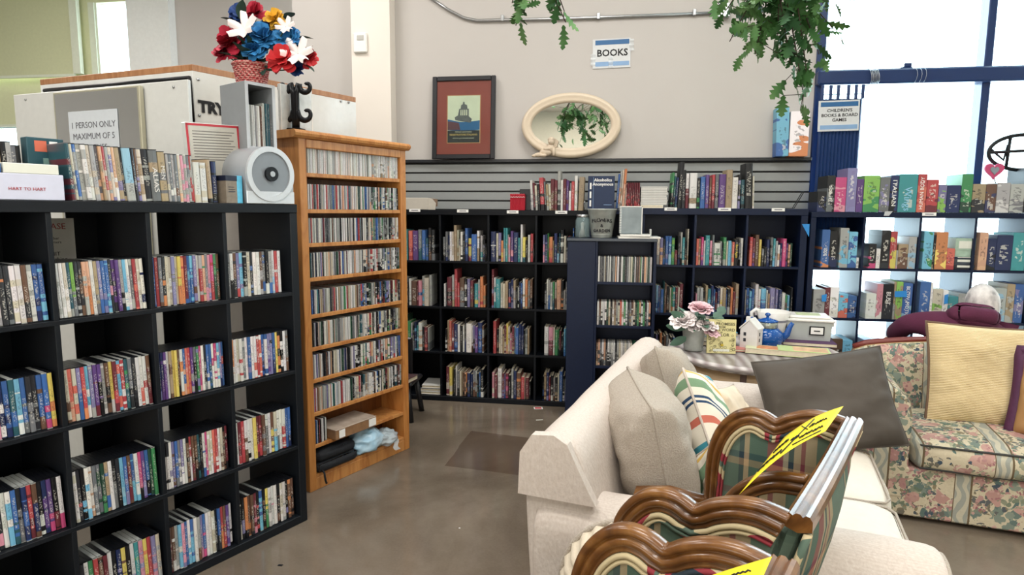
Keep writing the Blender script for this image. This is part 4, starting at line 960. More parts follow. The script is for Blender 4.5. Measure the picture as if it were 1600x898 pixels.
# open white carton
p, q = aty(628, 326, FY+.02), aty(681, 309, FY+.02); w, h = q.x-p.x, q.z-TL
t = thing('white_carton', 'low white carton with torn end at the left of the dark bookcase top', 'box', (p.x, FY+.02, TL))
WC = M('white_carton_board', '#B9B2A6', .8); BC = M('brown_board', '#7A6352', .85)
obj('carton_body', MB().bbox(0, 0, 0, w*.78, .2, h, .002), WC, t); obj('open_flap', MB().prism([(w*.78, 0), (w*.98, 0), (w, h*.55), (w*.9, h*.9), (w*.78, h)], .0, .003, 'y'), WC, t); obj('torn_end', MB().prism([(w*.8, h*.2), (w*.99, h*.3), (w, h*.9), (w*.82, h*.95)], .05, .055, 'y'), BC, t, fixn=True)

# ---- framed poster
p, q = aty(675, 119.5, WY-.05), aty(773.5, 250, WY-.05); w, h = q.x-p.x, p.z-1.868
t = thing('framed_poster', 'black framed vintage poster with wide rust red mat leaning on the wall', 'picture', (p.x+.002, WY-.075, 1.869), 0, rot=(-.07, 0, 0))
FM = M('black_frame', '#0C0C14', .35); e = .036
obj('frame', MB().bbox(0, -.012, 0, e, .012, h, .004).bbox(w-e, -.012, 0, w, .012, h, .004).bbox(e, -.012, 0, w-e, .012, e, .004).bbox(e, -.012, h-e, w-e, .012, h, .004), FM, t)
obj('mat_board', MB().box(e, .0, e, w-e, .004, h-e), M('rust_mat', '#8E3122', .5, var=.08, scale=6), t)
px0, px1 = w*.245, w*.755; pz0, pz1 = h*.2, h*.765
obj('inner_edge', MB().box(px0-.006, -.001, pz0-.006, px1+.006, 0, pz1+.006), M('gold_edge', '#C08A58', .4), t)
a = obj('poster', MB().box(px0, -.002, pz0, px1, -.001, pz1), M('aged_paper', '#D8D2B4', .6, var=.12, scale=14), t)
cx = (px0+px1)/2; H = pz1-pz0; W_ = px1-px0
obj('poster_ground', MB().prism([(px0, pz0), (px1, pz0), (px1, pz0+H*.26), (px0, pz0+H*.26)], -.003, -.002, 'y'), M('poster_black', '#1E1B1C', .6), a, fixn=True)
obj('poster_cloth', MB().prism([(px0, pz0+H*.27), (cx, pz0+H*.24), (px1, pz0+H*.27), (px1, pz0+H*.47), (cx+W_*.1, pz0+H*.44), (cx-W_*.12, pz0+H*.44), (px0, pz0+H*.5)], -.0026, -.002, 'y'), M('poster_blue', '#1F5A88', .6), a, fixn=True)
obj('poster_cloth_left', MB().prism([(px0, pz0+H*.27), (cx-W_*.1, pz0+H*.27), (cx-W_*.15, pz0+H*.42), (px0, pz0+H*.46)], -.003, -.0025, 'y'), M('poster_maroon', '#5E3038', .6), a, fixn=True)
mb = MB(); mb.prism([(cx-W_*.26, pz0+H*.48), (cx+W_*.22, pz0+H*.42), (cx+W_*.26, pz0+H*.5), (cx+W_*.16, pz0+H*.56), (cx+W_*.16, pz0+H*.72), (cx-W_*.14, pz0+H*.72), (cx-W_*.18, pz0+H*.58), (cx-W_*.28, pz0+H*.54)], -.0034, -.003, 'y')
mb.prism([(cx-W_*.1, pz0+H*.72), (cx+W_*.12, pz0+H*.72), (cx+W_*.1, pz0+H*.8), (cx+W_*.03, pz0+H*.82), (cx+W_*.02, pz0+H*.87), (cx-W_*.02, pz0+H*.87), (cx-W_*.03, pz0+H*.82), (cx-W_*.08, pz0+H*.8)], -.0034, -.003, 'y')
obj('poster_machine', mb, M('poster_grey', '#5D5A58', .6, var=.4, scale=70), a, fixn=True)
mb = MB()
for i in range(4): mb.box(cx-W_*.1+i*W_*.06, -.0038, pz0+H*.58, cx-W_*.07+i*W_*.06, -.0034, pz0+H*.70)
obj('poster_keys', mb, M('poster_cream', '#D8CFB0', .6), a)
text_obj('lettering', 'PRIMARIO GRAN PREMIO', .012, a, (cx, -.0034, pz0+H*.225), (PI/2, 0, 0), M('poster_cream', '#D8CFB0'), .0002)
text_obj('lettering', 'REGISTRATORE ITALIANO', .019, a, (cx, -.0034, pz0+H*.165), (PI/2, 0, 0), M('poster_gold', '#C9A45A'), .0002, bold=.0004)
text_obj('lettering', 'ISTITUTO Ing. R. MANZONI BARBIERI', .0105, a, (cx, -.0034, pz0+H*.09), (PI/2, 0, 0), M('poster_cream', '#D8CFB0'), .0002)
obj('frame_glass', MB().box(e, -.006, e, w-e, -.0055, h-e), GLASS, t)
# ---- oval mirror
c0, c1 = aty(815, 197, WY-.06), aty(970.5, 197, WY-.06); rx = (c1.x-c0.x)/2; rz = (aty(892, 147, WY-.06).z-aty(892, 250, WY-.06).z)/2
t = thing('oval_mirror', 'oval mirror in a wide cream moulded frame above the slatwall', 'mirror', ((c0.x+c1.x)/2, WY-.05, 1.871+rz), 0, rot=(-.05, 0, 0))
prof = [(0, .02), (0, -.008), (.012, -.022), (.03, -.026), (.042, -.016), (.052, -.020), (.068, -.014), (.076, -.004), (.076, .02)]
n = 72; mb = MB(); vs = []
for i in range(n):
    a_ = 2*PI*i/n
    for d, y in prof: vs.append(((rx-d)*math.cos(a_), y, (rz-d)*math.sin(a_)))
k_ = len(prof); mb.add(vs, [(i*k_+j, ((i+1) % n)*k_+j, ((i+1) % n)*k_+(j+1) % k_, i*k_+(j+1) % k_) for i in range(n) for j in range(k_)], 0, True)
obj('frame', mb, M('cream_lacquer', '#CDBDA6', .4, var=.04), t, fixn=True)
mb = MB(); mb.add([((rx-.074)*math.cos(2*PI*i/n), -.002, (rz-.074)*math.sin(2*PI*i/n)) for i in range(n)], [tuple(range(n))]); obj('mirror_glass', mb, MIRROR, t)
# ---- little cherub figurine
p = aty(855, 249, WY-.09)
t = thing('cherub_figurine', 'small cream reclining cherub figurine at the foot of the oval mirror', 'figurine', (p.x, WY-.09, 1.869))
CM = M('cream_resin', '#C9B8A2', .6, var=.15, scale=30)
def blob(parts, T=None):
    mb = MB()
    for (x, y, z, a, b, c_) in parts:
        mb.lathe([(math.sin(PI*i/8), -math.cos(PI*i/8)) for i in range(9)], 12, T=Matrix.Translation((x, y, z)) @ Matrix.Diagonal((a, b, c_, 1)), cap=False)
    return mb
obj('body', blob([(-.01, 0, .045, .05, .028, .03), (.025, 0, .075, .03, .025, .035), (-.06, -.01, .025, .045, .018, .018), (-.03, -.02, .02, .03, .02, .015), (-.1, -.01, .018, .02, .014, .012), (.05, -.012, .05, .014, .014, .035), (.0, -.02, .07, .03, .012, .014)]), CM, t)
obj('head', blob([(.03, -.008, .125, .026, .026, .028), (.03, -.004, .14, .029, .028, .02), (.018, -.03, .122, .005, .005, .004)]), CM, t)
obj('wing', MB().prism([(.04, .07), (.075, .09), (.085, .13), (.06, .15), (.045, .12)], .01, .018, 'y'), CM, t, fixn=True)
# ---- signs
p, q = aty(927, 62, WY-.004), aty(985, 106, WY-.004); w, h = q.x-p.x, p.z-q.z
t = thing('books_sign', 'white sign reading BOOKS with blue bands taped to the wall', 'sign', (p.x, WY-.006, q.z), 0, rot=(0, -.02, 0))
obj('paper', MB().box(0, 0, 0, w, .002, h), M('sign_paper', '#C9CBCC', .35), t); obj('top_band', MB().box(.02, -.001, h*.80, w-.01, 0, h*.96), M('deep_blue_band', '#1F5A8C', .4), t); obj('bottom_band', MB().box(.02, -.001, h*.07, w-.01, 0, h*.22), M('pale_blue_band', '#7E9FC4', .4), t)
text_obj('lettering', 'BOOKS', .07, t, (w*.52, -.001, h*.51), (PI/2, 0, 0), INK, .0005, bold=.0015)
tp = M('shiny_tape', '#D5DADC', .08, .3)
for i, (a_, b_) in enumerate(((-.015, h*.1), (w-.01, h*.55), (w*.42, h*.02))):
    mb = MB(); mb.grid(lambda u, v: (a_+u*.035, -.004-.003*math.sin(v*15+i), b_+v*h*.4), 2, 12); obj('tape_strip', mb, film('clear_tape', '#D5DADC', .35), t)
p, q = aty(1280, 158, WY-.105), aty(1341, 205, WY-.105); w, h = q.x-p.x, p.z-q.z
SX = p.x
t = thing('childrens_section_sign', 'white sign for childrens books and board games on the ribbed panel', 'sign', (p.x, WY-.11, q.z), 0, rot=(0, -.02, 0))
obj('paper', MB().box(0, 0, 0, w, .002, h), M('sign_paper', '#C9CBCC'), t); obj('top_band', MB().box(.015, -.001, h*.80, w-.01, 0, h*.95), M('deep_blue_band', '#1F5A8C'), t); obj('bottom_band', MB().box(.015, -.001, h*.06, w-.01, 0, h*.2), M('pale_blue_band', '#7E9FC4'), t)
for i, s_ in enumerate(("CHILDREN'S", 'BOOKS & BOARD', 'GAMES')): text_obj('lettering', s_, .031, t, (w*.52, -.001, h*(.67-i*.155)), (PI/2, 0, 0), INK, .0005, bold=.0004)
# ribbed dark blue panel with slots
a, b = aty(1276, 250, WY-.09).x, aty(1341, 250, WY-.09).x; zt, zb_ = aty(1300, 155, WY-.09).z, 1.2
t = thing('ribbed_blue_panel', 'dark blue ribbed panel hanging behind the childrens section sign', 'panel', (a, WY-.09, 0)); RBM = M('ribbed_navy', '#123160', .45)
w = b-a; n = 12; poly = [(i*w/(2*n), (-.012 if i % 2 else 0)) for i in range(2*n+1)]+[(w, .01), (0, .01)]
obj('ribbed_sheet', MB().prism(poly, zb_, zt, 'z'), RBM, t, fixn=True)
mb = MB(); zt2 = aty(1300, 133, WY-.09).z
for i, xx in enumerate((0, .2, .38, .62, .8, .96)): mb.box(w*xx, -.004, zt, w*xx+.02, .004, zt2)
mb.box(0, -.006, zt+.03, w, .0, zt+.035); obj('hanging_slats', mb, RBM, t)
# puzzle boxes standing on slatwall end
p = aty(1213, 247, WY-.1)
for i, (a_, b_, cc, c2, lb, tt) in enumerate([(1212, 1232, 'c', 'b', 'tall sky blue game box on the slatwall cap, left of two', None), (1232, 1262, 'W', 'o', 'white illustrated game box on the slatwall cap, right of two', None)]):
    x0, x1 = aty(a_, 247, WY-.12).x, aty(b_, 247, WY-.12).x
    item('game', Fr((x0, WY-.12), 0), 0, 0, 1.8685, x1-x0-.003, .1, aty(a_+5, 168 if i == 0 else 174, WY-.12).z-1.868, cc, c2, -.03 if i == 0 else .0, lb, 'game boxes on the slatwall cap', title=tt)

# ---- small cd cabinet in front
CY = 4.293
CF = Fr((aty(887, 372, CY).x, CY), 0)
W_ = aty(1027, 372, CY).x-CF.o.x; Hc = 1.283; xi = aty(934, 400, CY).x-CF.o.x
t = thing('small_cd_cabinet', 'narrow dark cabinet with three rows of cds before the dark bookcases', 'cabinet', CF.pt(0, 0, 0))
obj('door_panel', MB().bbox(0, 0, 0, xi-.014, .02, Hc-.02, .003), HAZE_BLACK, t)
obj('side_panel', MB().bbox(0, .02, 0, .016, .28, Hc-.02, .001), HAZE_BLACK, t); obj('side_panel', MB().bbox(W_-.02, 0, 0, W_, .28, Hc-.02, .001), HAZE_BLACK, t); obj('divider', MB().bbox(xi-.014, 0, 0, xi, .28, Hc-.02, .001), HAZE_BLACK, t)
obj('top_board', MB().bbox(-.006, -.006, Hc-.02, W_+.004, .285, Hc, .003), M('worn_cabinet_top', '#2A3440', .3), t); obj('back_panel', MB().box(.016, .275, 0, W_-.02, .28, Hc-.02), HAZE_BLACK, t)
zz = [aty(975, y, CY).z for y in (441, 509, 573)]+[.12]
for z in zz: obj('shelf', MB().bbox(xi, .004, z-.018, W_-.02, .27, z, .001), HAZE_BLACK, t)
for r in range(3):
    n = 28; w = (W_-.03-xi)/n
    for i in range(n):
        a = rnd.choice('wwwwGGkKKgiiOdNn'); b = rnd.choice(a+'wKkgD')
        if (r, i) == (1, 12): a = b = 's'
        item('cd', CF, xi+.004+i*w, .01+rnd.uniform(0, .006), zz[r]+.0005, w*.92, .14, .172 if r == 0 else .16, a, b, 0, '%s cd, %s from left, %s shelf of small dark cabinet' % (cname(a, b).replace(' and ', '-and-'), ordn(i+1), ['top', 'middle', 'lower'][r]), 'cd cases in the small dark cabinet')
CT = Hc
# glass jar
p = aty(910, 369, CY+.08); t = thing('glass_jar', 'clear glass jar with screw rim on the small dark cabinet', 'jar', (p.x, CY+.08, CT))
obj('jar_glass', MB().lathe([(.001, .002), (.046, .002), (.05, .012), (.05, .12), (.04, .142), (.04, .16), (.037, .16), (.037, .14), (.047, .118), (.047, .014), (.001, .006)], 28), M('jar_glass_tint', '#8FA5A8', .08, .1), t)
_mats['jar_glass_tint'].node_tree.nodes['Principled BSDF'].inputs['Alpha'].default_value = .3
obj('rim_band', MB().lathe([(.041, .142), (.044, .144), (.041, .148), (.044, .152), (.041, .158), (.038, .16)], 28, cap=False), METAL, t); obj('content', MB().lathe([(.001, .006), (.02, .006), (.018, .04), (.01, .07), (.014, .1), (.001, .11)], 14), M('pale_content', '#C9C9C0', .5), t)
# bucket FLOWERS & GARDEN
p = aty(940, 369, CY+.1); t = thing('galvanized_bucket', 'galvanized bucket lettered FLOWERS and GARDEN on the small dark cabinet', 'bucket', (p.x, CY+.1, CT))
obj('bucket_body', MB().lathe([(.001, .0), (.068, .0), (.07, .006), (.098, .19), (.104, .196), (.098, .2), (.094, .192), (.066, .01), (.001, .008)], 36), GALV, t); obj('bucket_band', MB().lathe([(.0725, .02), (.0745, .024), (.0732, .028)], 36, cap=False), GALV, t)
for s_ in (-1, 1): obj('wire_handle', MB().tube([(s_*.1, 0, .18), (s_*.115, -.01, .195), (s_*.13, -.02, .235), (s_*.118, -.03, .25)], .003, 6), METAL, t)
def wrap_text(parent, s_, z, R_of, size, span, dz=0):
    n = len(s_)
    for i, ch in enumerate(s_):
        if ch == ' ': continue
        u = (i-(n-1)/2)/(n-1 if n > 1 else 1); a_ = u*span; r = R_of(z)
        o = text_obj('letter', ch, size, parent, (r*math.sin(a_), -r*math.cos(a_), z-dz*abs(u)**2), (PI/2-.14, 0, a_), INK, .0006, bold=.001)
RB = lambda z: .071+.028*z/.19+.001
wrap_text(t, 'FLOWERS', .122, RB, .036, 1.5, .02); wrap_text(t, '&', .085, RB, .03, 0); wrap_text(t, 'GARDEN', .05, RB, .028, 1.3, -.006)
# spindle of discs / clear box and cases under
p = aty(985, 364, CY+.05)
for i in range(2):
    t = thing('lying_dvd_case', ['lower', 'upper'][i]+' white case lying flat on the small dark cabinet', 'dvd case', (p.x-.08+.01*i, CY+.0, CT+i*.0155), .04-.05*i, 'white cases lying on the cabinet'); L = .28 if i == 0 else .2
    obj('case_shell', MB().bbox(0, 0, 0, L, .19, .014, .002), WHITEM, t); obj('cover_sleeve', MB().box(.01, .002, .0142, L-.004, .188, .0148), M('pale_sleeve', '#C5CCC8', .3), t)
t = thing('clear_disc_box', 'clear upright box of discs standing on white cases on the cabinet', 'disc box', (p.x-.075, CY+.03, CT+.031))
h = aty(985, 322, CY+.03).z-CT-.031
obj('box_shell', MB().bbox(0, 0, 0, .15, .12, h, .004), M('frosted_box', '#9AA6AA', .3, .1), t); mb = MB()
for i in range(16): mb.box(-.001, -.002, .01+i*h/17, .012, .1, .014+i*h/17)
obj('disc_edges', mb, WHITEP, t); obj('front_film', MB().bbox(.014, -.003, .004, .146, -.0005, h-.004, .001), M('foil_grey', '#7E898D', .4, .2, var=.35, scale=14), t); obj('box_edges', MB().box(-.001, -.004, h-.006, .151, 0, h+.001).box(.145, -.004, 0, .151, 0, h), WHITEM, t)
for i, (a_, hh) in enumerate(((895, .04), (1010, .06), (1056, .0))):
    if not hh: continue
    q = aty(a_+8, 365, CY+.02); t = thing('small_white_case', 'small white case edge %s on the small dark cabinet' % ('left of the glass jar' if i == 0 else 'right of the clear disc box'), 'case', (q.x, CY+.2, CT)); obj('case_shell', MB().bbox(0, 0, 0, .012, .06, hh, .002), WHITEM, t); obj('case_spine', MB().box(.002, -.001, .004, .010, 0, hh-.004), M('pale_sleeve', '#C5CCC8'), t)

# ---- board games
GT = [ # row 0 is the top of the shelf ; start pixel, list
 (1277, 'kB14,34 kg13,60 Pp18,57 VV16,72 vv11,54 ln25,60 gV16,57 Bk13,60 tt29,62 rs14,62 rR18,53 Vl13,45 BB21,44 nN17,62 DK20,46 dm16,46 Gw20,48 Gg21,46 kK22,72')]
GN = {1: dict(t='sce it?', c='W', s=.75, z=.5, sx=1.2), 7: dict(t='ITALIAN', c='W', s=.75, z=.52, sx=1.3), 8: dict(t='Wings', c='C', s=.55, z=.35), 9: dict(t='HUMAN BODY', c='W', s=.6, z=.5, dir=-1)}
x = aty(1277, 330, FY).x; i = 0
for (a, b, w, h) in parse(GT[0][1]):
    i += 1; w *= .00405
    item('game', LF, x, .01, TL, w-.003, .2, h*.0041, a, b, .0, '%s game box, %s from left on top of the games shelf' % (cname(a, b).replace(' and ', '-and-'), ordn(i)), 'game boxes on top of the games shelf', title=GN.get(i-1)); x += w
GR = {1: [(1283, 'bo13,62 kB13,60 _3 Gc14,65 cb14,59 wG4,17'), (1357, 'kP13,40 Ww7,32 kK15,62 ry11,60 Gp3,30 Dd16,40 GC13,52'), (1442, 'cn15,61 kD4,55 oy18,60 sr12,34'), (1529, 'OO13,60 Bk13,50 BB24,56 tt20,60')],
      2: [(1270, 'GG22,47 RR9,50 Ww16,51 cs17,40 bB16,37'), (1353, 'Ww18,42 pW11,58 kK19,58 DG4,62 lD12,62 bC17,60'), (1436, 'bb17,63 WW4,62 il16,52 Ww9,50 tG16,40 GG13,45'), (1530, 'kd12,50 Dd12,38 GC22,55 DG14,62 bV16,62')],
      3: [(1290, 'kB15,36 dk17,48 cb16,46'), (1353, 'bB18,48 Gk12,44 Vb14,44'), (1437, 'ro12,30 kb14,36'), (1530, 'Bk14,40')]}
GNT = {(1, 0, 0): dict(t='1000', c='W', s=.6, z=.42),
       (2, 1, 2): dict(t='BUST', c='W', s=.6, z=.6), (2, 1, 5): dict(t='BLOW-MOTION', c='W', s=.55, z=.45)}
for r, cells in GR.items():
    z = ZS[4-1-r]+.0005 if r else 0
    z = {1: ZS[3], 2: ZS[2], 3: ZS[1]}[r]+.0005
    for c, (px_, s) in enumerate(cells):
        x = max(aty(px_, 410 if r == 1 else 490, FY).x, GXS[c]+.012); n = 0
        L = parse(s); tot = sum(q[2] for q in L)*.00405; kk = min(1, (GXS[c+1]-.012-x)/tot)
        for i, (a, b, w, h) in enumerate(L):
            w *= .00405*kk
            if a is None: x += w; continue
            n += 1
            item('game', LF, x, .012, z, w-.002, .22, h*.0042, a, b, 0, '%s game, %s from left, %s, %s row, games shelf' % (cname(a, b).replace(' and ', '-and-'), ordn(n), COLN[c], ['', 'top', 'second', 'third'][r]), 'game boxes on the games shelf', title=GNT.get((r, c, i))); x += w
# lying boxes stack third cube
x = aty(1493, 412, FY).x; z = ZS[3]+.0005
for i, (hh, m, lb) in enumerate([(.035, M('dark_card', '#272B33', .5, var=.3), 'dark'), (.04, M('charcoal_card', '#3C444C', .5, var=.5, scale=30), 'charcoal and white'), (.012, M('navy_card', '#1C2C4E', .5), 'thin navy'), (.125, M('mint_card', '#9DB4A2', .5, var=.25, scale=25), 'mint green')]):
    w = .125 if i else .13
    t = thing('lying_game_box', '%s game box, %s from bottom of the pile in the third games cube' % (lb, ordn(i+1)), 'board game', (x, FY+.02, z)); obj('box_base', MB().bbox(.002, .002, 0, w-.002, .2, hh*.9, .002), m, t); obj('box_lid', MB().bbox(0, 0, hh*.35, w, .202, hh-.0006, .002), m, t); z += hh
    obj('printed_panel', MB().box(.02, -.0015, hh*.45, w-.015, -.0004, hh*.85), M('cream_card', '#D9DACE'), t)
tape('blue tape strip across game boxes in the second row of the games shelf', [(1398, 455), (1417, 454), (1417, 464), (1398, 464)], FY-.006, BT)
tape('blue tape on the light grey game box in the second games row', [(1284, 461), (1292, 459), (1291, 471), (1284, 471)], FY-.006, BT)
tape('blue tape on the white game box in the third games cube', [(1476, 461), (1482, 459), (1481, 474), (1475, 475)], FY-.006, BT)
# iron ornament and heart above the games shelf
p = aty(1600, 238, FY+.12); R = .12
t = thing('iron_wheel_ornament', 'round black iron ornament standing above the games shelf right end', 'ornament', (p.x+.0, FY+.12, p.z)); th = .011
ring = lambda rx_, rz_, n=36: [(rx_*math.cos(2*PI*i/n), 0, rz_*math.sin(2*PI*i/n)) for i in range(n)]
obj('outer_ring', MB().tube(ring(.215, .115), .013, 8, closed=True), DKMETAL, t)
mb = MB(); mb.tube([(-.215, 0, 0), (.215, 0, .02)], th, 6); mb.tube([(-.1, 0, -.1), (-.09, 0, .11)], th, 6); mb.tube([(.03, 0, -.115), (.02, 0, .115)], th, 6); mb.tube([(-.2, 0, .02), (-.12, 0, -.05), (-.1, 0, .05)], th*.8, 6); mb.tube([(.02, 0, .06), (.1, 0, .09), (.15, 0, .03)], th*.8, 6); mb.tube([(0, 0, -.115), (0, 0, -(p.z-TL-.295))], th, 6)
obj('spokes', mb, DKMETAL, t)
p = aty(1554, 266, FY+.05); t = thing('pink_heart_ornament', 'pink heart ornament standing above the games shelf boxes', 'ornament', (p.x, FY+.05, p.z))
hp = []
for i in range(32):
    a_ = 2*PI*i/32; hp.append((.0037*16*math.sin(a_)**3, .0037*(13*math.cos(a_)-5*math.cos(2*a_)-2*math.cos(3*a_)-math.cos(4*a_))))
obj('heart', MB().prism(hp, 0, .014, 'y'), M('pink_felt', '#B8446C', .7), t, fixn=True); obj('inner_heart', MB().prism([(x*.45, z*.5) for x, z in hp], -.004, 0, 'y'), M('grey_felt', '#7E8790', .6), t, fixn=True)
obj('support_stick', MB().tube([(0, .006, -.04), (.02, .006, -(p.z-TL-.19))], .003, 6), DKMETAL, t)
# ------------------------------------------------------------------ cream couch
SF = Fr((-.19, 1.70), -13.5)
t = thing('cream_loveseat', 'cream linen loveseat seen from behind its near rolled arm', 'sofa', SF.pt(0, 0, 0), SF.a)
def arm_prof(w, top, roll):   # outline in (across, z), outer side towards negative across
    pts = [(w*.95, .12), (w*.95, top-roll*1.15)]
    for i in range(0, 17):
        a = math.radians(5+i*(180/16)); pts.append((w*.42+roll*1.12*math.cos(a), top-roll+roll*math.sin(a)))
    pts += [(w*.42-roll*1.16, top-roll*1.5), (w*.42-roll*1.1, top-roll*2.4), (w*.42-roll*1.0, .22), (w*.42-roll*.98, .12)]
    return pts
def arm_mesh(w, top, roll, L, seed, x0=.0, flip=False):
    P = arm_prof(w, top, roll)
    # densify
    Q = []
    for i in range(len(P)):
        a, b = Vector((P[i][0], P[i][1])), Vector((P[(i+1) % len(P)][0], P[(i+1) % len(P)][1])); n = max(1, int((b-a).length/.03))
        for k in range(n): Q.append(a.lerp(b, k/n))
    c = sum(Q, Vector((0, 0)))/len(Q); mb = MB(); vs = []
    xs = [0, .004, .012, .03]+[.03+(L-.06)*i/22 for i in range(1, 22)]+[L-.03, L-.012, L-.004, L]; sc = [.9, .955, .985, 1]+[1]*21+[1, .985, .955, .9]
    for x, s_ in zip(xs, sc):
        for q in Q:
            r = c+(q-c)*s_; d = noise.noise(Vector((x*5+seed, r.x*7, r.y*7)))*.009
            rr_ = r+(r-c).normalized()*d*(1 if s_ > .97 else 0)
            vs.append((x0+x, -rr_.x if flip else rr_.x, rr_.y))
    n = len(Q); m = len(xs)
    mb.add(vs, [(i*n+j, (i+1)*n+j, (i+1)*n+(j+1) % n, i*n+(j+1) % n) for i in range(m-1) for j in range(n)]+[tuple(range(n)), tuple((m-1)*n+k for k in range(n))[::-1]], 0, True)
    return mb, Q, c
mb, Q, c = arm_mesh(.25, .65, .10, 1.02, 1)
obj('arm', mb, LINEN, t, fixn=True)
obj('arm_piping', MB().tube([(1.02, c.x+(q.x-c.x)*.93, c.y+(q.y-c.y)*.93) for q in Q], .006, 6, closed=True), LINEN2, t)
mb, _, _ = arm_mesh(.25, .65, .10, 1.02, 4, flip=True); o = obj('arm', mb, LINEN, t, loc=(0, 1.62, 0), fixn=True)
# back: raked block whose ends slope down over the arms
def back_fn(mb):
    ny = 30; sec = [(.0, .14), (-.02, .4), (-.035, .62), (-.035, .74), (-.022, .79), (.01, .825), (.055, .832), (.10, .82), (.14, .78), (.175, .62), (.22, .42), (.24, .30), (.24, .14)]
    ys = [.02, .024, .035, .05]+[.05+1.52*i/ny for i in range(1, ny)]+[1.57, 1.585, 1.596, 1.6]; sc = [.9, .96, .99, 1]+[1]*(ny-1)+[1, .99, .96, .9]
    vs = []; n = len(sec)
    for y, s_ in zip(ys, sc):
        for (x, z) in sec:
            cx, cz = .1, .5; xx, z2 = cx+(x-cx)*s_, cz+(z-cz)*s_
            d = noise.noise(Vector((y*4, xx*6, z2*5)))*.008
            vs.append((xx+d, y, z2+d*.5))
    m = len(ys); mb.add(vs, [(i*n+j, (i+1)*n+j, (i+1)*n+(j+1) % n, i*n+(j+1) % n) for i in range(m-1) for j in range(n)]+[tuple(range(n)), tuple((m-1)*n+k for k in range(n))[::-1]], 0, True)
mb = MB(); back_fn(mb); o = obj('backrest', mb, LINEN, t, fixn=True); subsurf(o)
obj('backrest_end_panel', MB().prism([(-.045, .655), (-.04, .78), (-.005, .835), (.06, .842), (.10, .82), (.16, .70), (.185, .655)], -.004, .03, 'y'), LINEN, t, fixn=True)
obj('base', MB().bbox(.02, .05, .10, .96, 1.57, .30, .02), LINEN, t)
for i, y in enumerate((.25+.275, .25+.275+.565)):
    o = obj('seat_cushion', softbox(.84, .56, .17, .06, .02, 10, i, .01), M('pale_seat_linen', '#DDD4C6', .9, bump=.4, scale=40), t, loc=(.62, y, .30)); subsurf(o)
    pts = [(.62+.42*sx_, y+.28*sy_, .455) for sx_, sy_ in ((-1, -1), (1, -1), (1, 1), (-1, 1))]
    obj('cushion_piping', MB().tube([(.62+.415*math.copysign(min(1, abs(math.cos(a))*1.35), math.cos(a)), y+.275*math.copysign(min(1, abs(math.sin(a))*1.35), math.sin(a)), .452) for a in [2*PI*i_/48 for i_ in range(48)]], .005, 6, closed=True), LINEN2, t)
for x in (.08, .92):
    for y in (.08, 1.54): obj('leg', MB().lathe([(.02, 0), (.028, .05), (.03, .105)], 12, c=(x, y, 0)), DKMETAL, t)

def put_pillow(name, label, cat, fr, loc, rz, tilt, w, h, th, m, seed, group=None, edge=None, roll=0, wr=.012, edger=.005, pw=.55):
    """cushion standing on its lower edge; rz: direction its face looks; tilt: leaning back"""
    R = Matrix.Rotation(fr.a+rz, 4, 'Z') @ Matrix.Rotation(tilt, 4, 'X') @ Matrix.Rotation(roll, 4, 'Y')
    o = obj(name, pillow(w, h, th, seed, wr, pw=pw), m, fixn=True); o.matrix_world = Matrix.Translation(fr.pt(*loc)) @ R; tag(o, label, cat, group); subsurf(o)
    if edge: obj('piping', pillow_edge(w*.995, h*.995, edger), edge, o)
    return o
PF = 'scatter cushions on the cream loveseat'
put_pillow('cushion', 'plump oatmeal cushion at the near end of the cream loveseat', 'cushion', SF, (.255, .47, .665), PI/2+.35, -.22, .50, .45, .25, LINEN2, 1, edge=LINEN2, wr=.012, pw=.38)
put_pillow('cushion', 'oatmeal cushion behind, at the far end of the cream loveseat back', 'cushion', SF, (.235, 1.12, .67), PI/2+.15, -.3, .48, .44, .23, LINEN2, 4, edge=LINEN2, wr=.012, roll=.2, pw=.4)
put_pillow('cushion', 'cream cushion with abstract blue and coral stripes and a paper tag', 'cushion', SF, (.41, .84, .645), PI/2+.12, -.38, .47, .44, .17, STRIPEP, 6, edge=LINEN, roll=.3)
put_pillow('cushion', 'patterned cushion partly hidden behind the striped cushion', 'cushion', SF, (.50, 1.00, .60), PI/2-.1, -.35, .38, .34, .12, M('peach_print_cloth', '#D8C7B0', .85, var=.3, scale=8), 9, edge=LINEN, roll=.2)
put_pillow('cushion', 'small striped cushion corner poking up beside the wooden chair backs', 'cushion', SF, (.50, .43, .565), PI/2+.9, -.35, .30, .30, .11, STRIPEP, 12, edge=LINEN, roll=.7)
put_pillow('cushion', 'large taupe suede cushion leaning between loveseat and floral sofa', 'cushion', SF, (.865, 1.36, .645), .25, -.42, .56, .43, .17, SUEDE, 15, edge=SUEDE, roll=-.17, pw=.45)
# care label
q = SF.pt(.335, .70, .70)
t = thing('fabric_label', 'crumpled white care label hanging from the striped cushion', 'label', q, SF.a+.4)
obj('label_cloth', MB().grid(lambda a, b: (-.045+a*.09, -.02+.012*math.sin(a*7+b*4), -.05+b*.075+.01*math.sin(a*5)), 10, 8), WHITEP, t); obj('label_fold', MB().grid(lambda a, b: (-.03+a*.07, -.03+.012*math.sin(a*9+b*3), -.055+b*.045+.012*math.sin(a*6+1)), 10, 6), M('grey_label_fold', '#C3C4C2', .6), t)

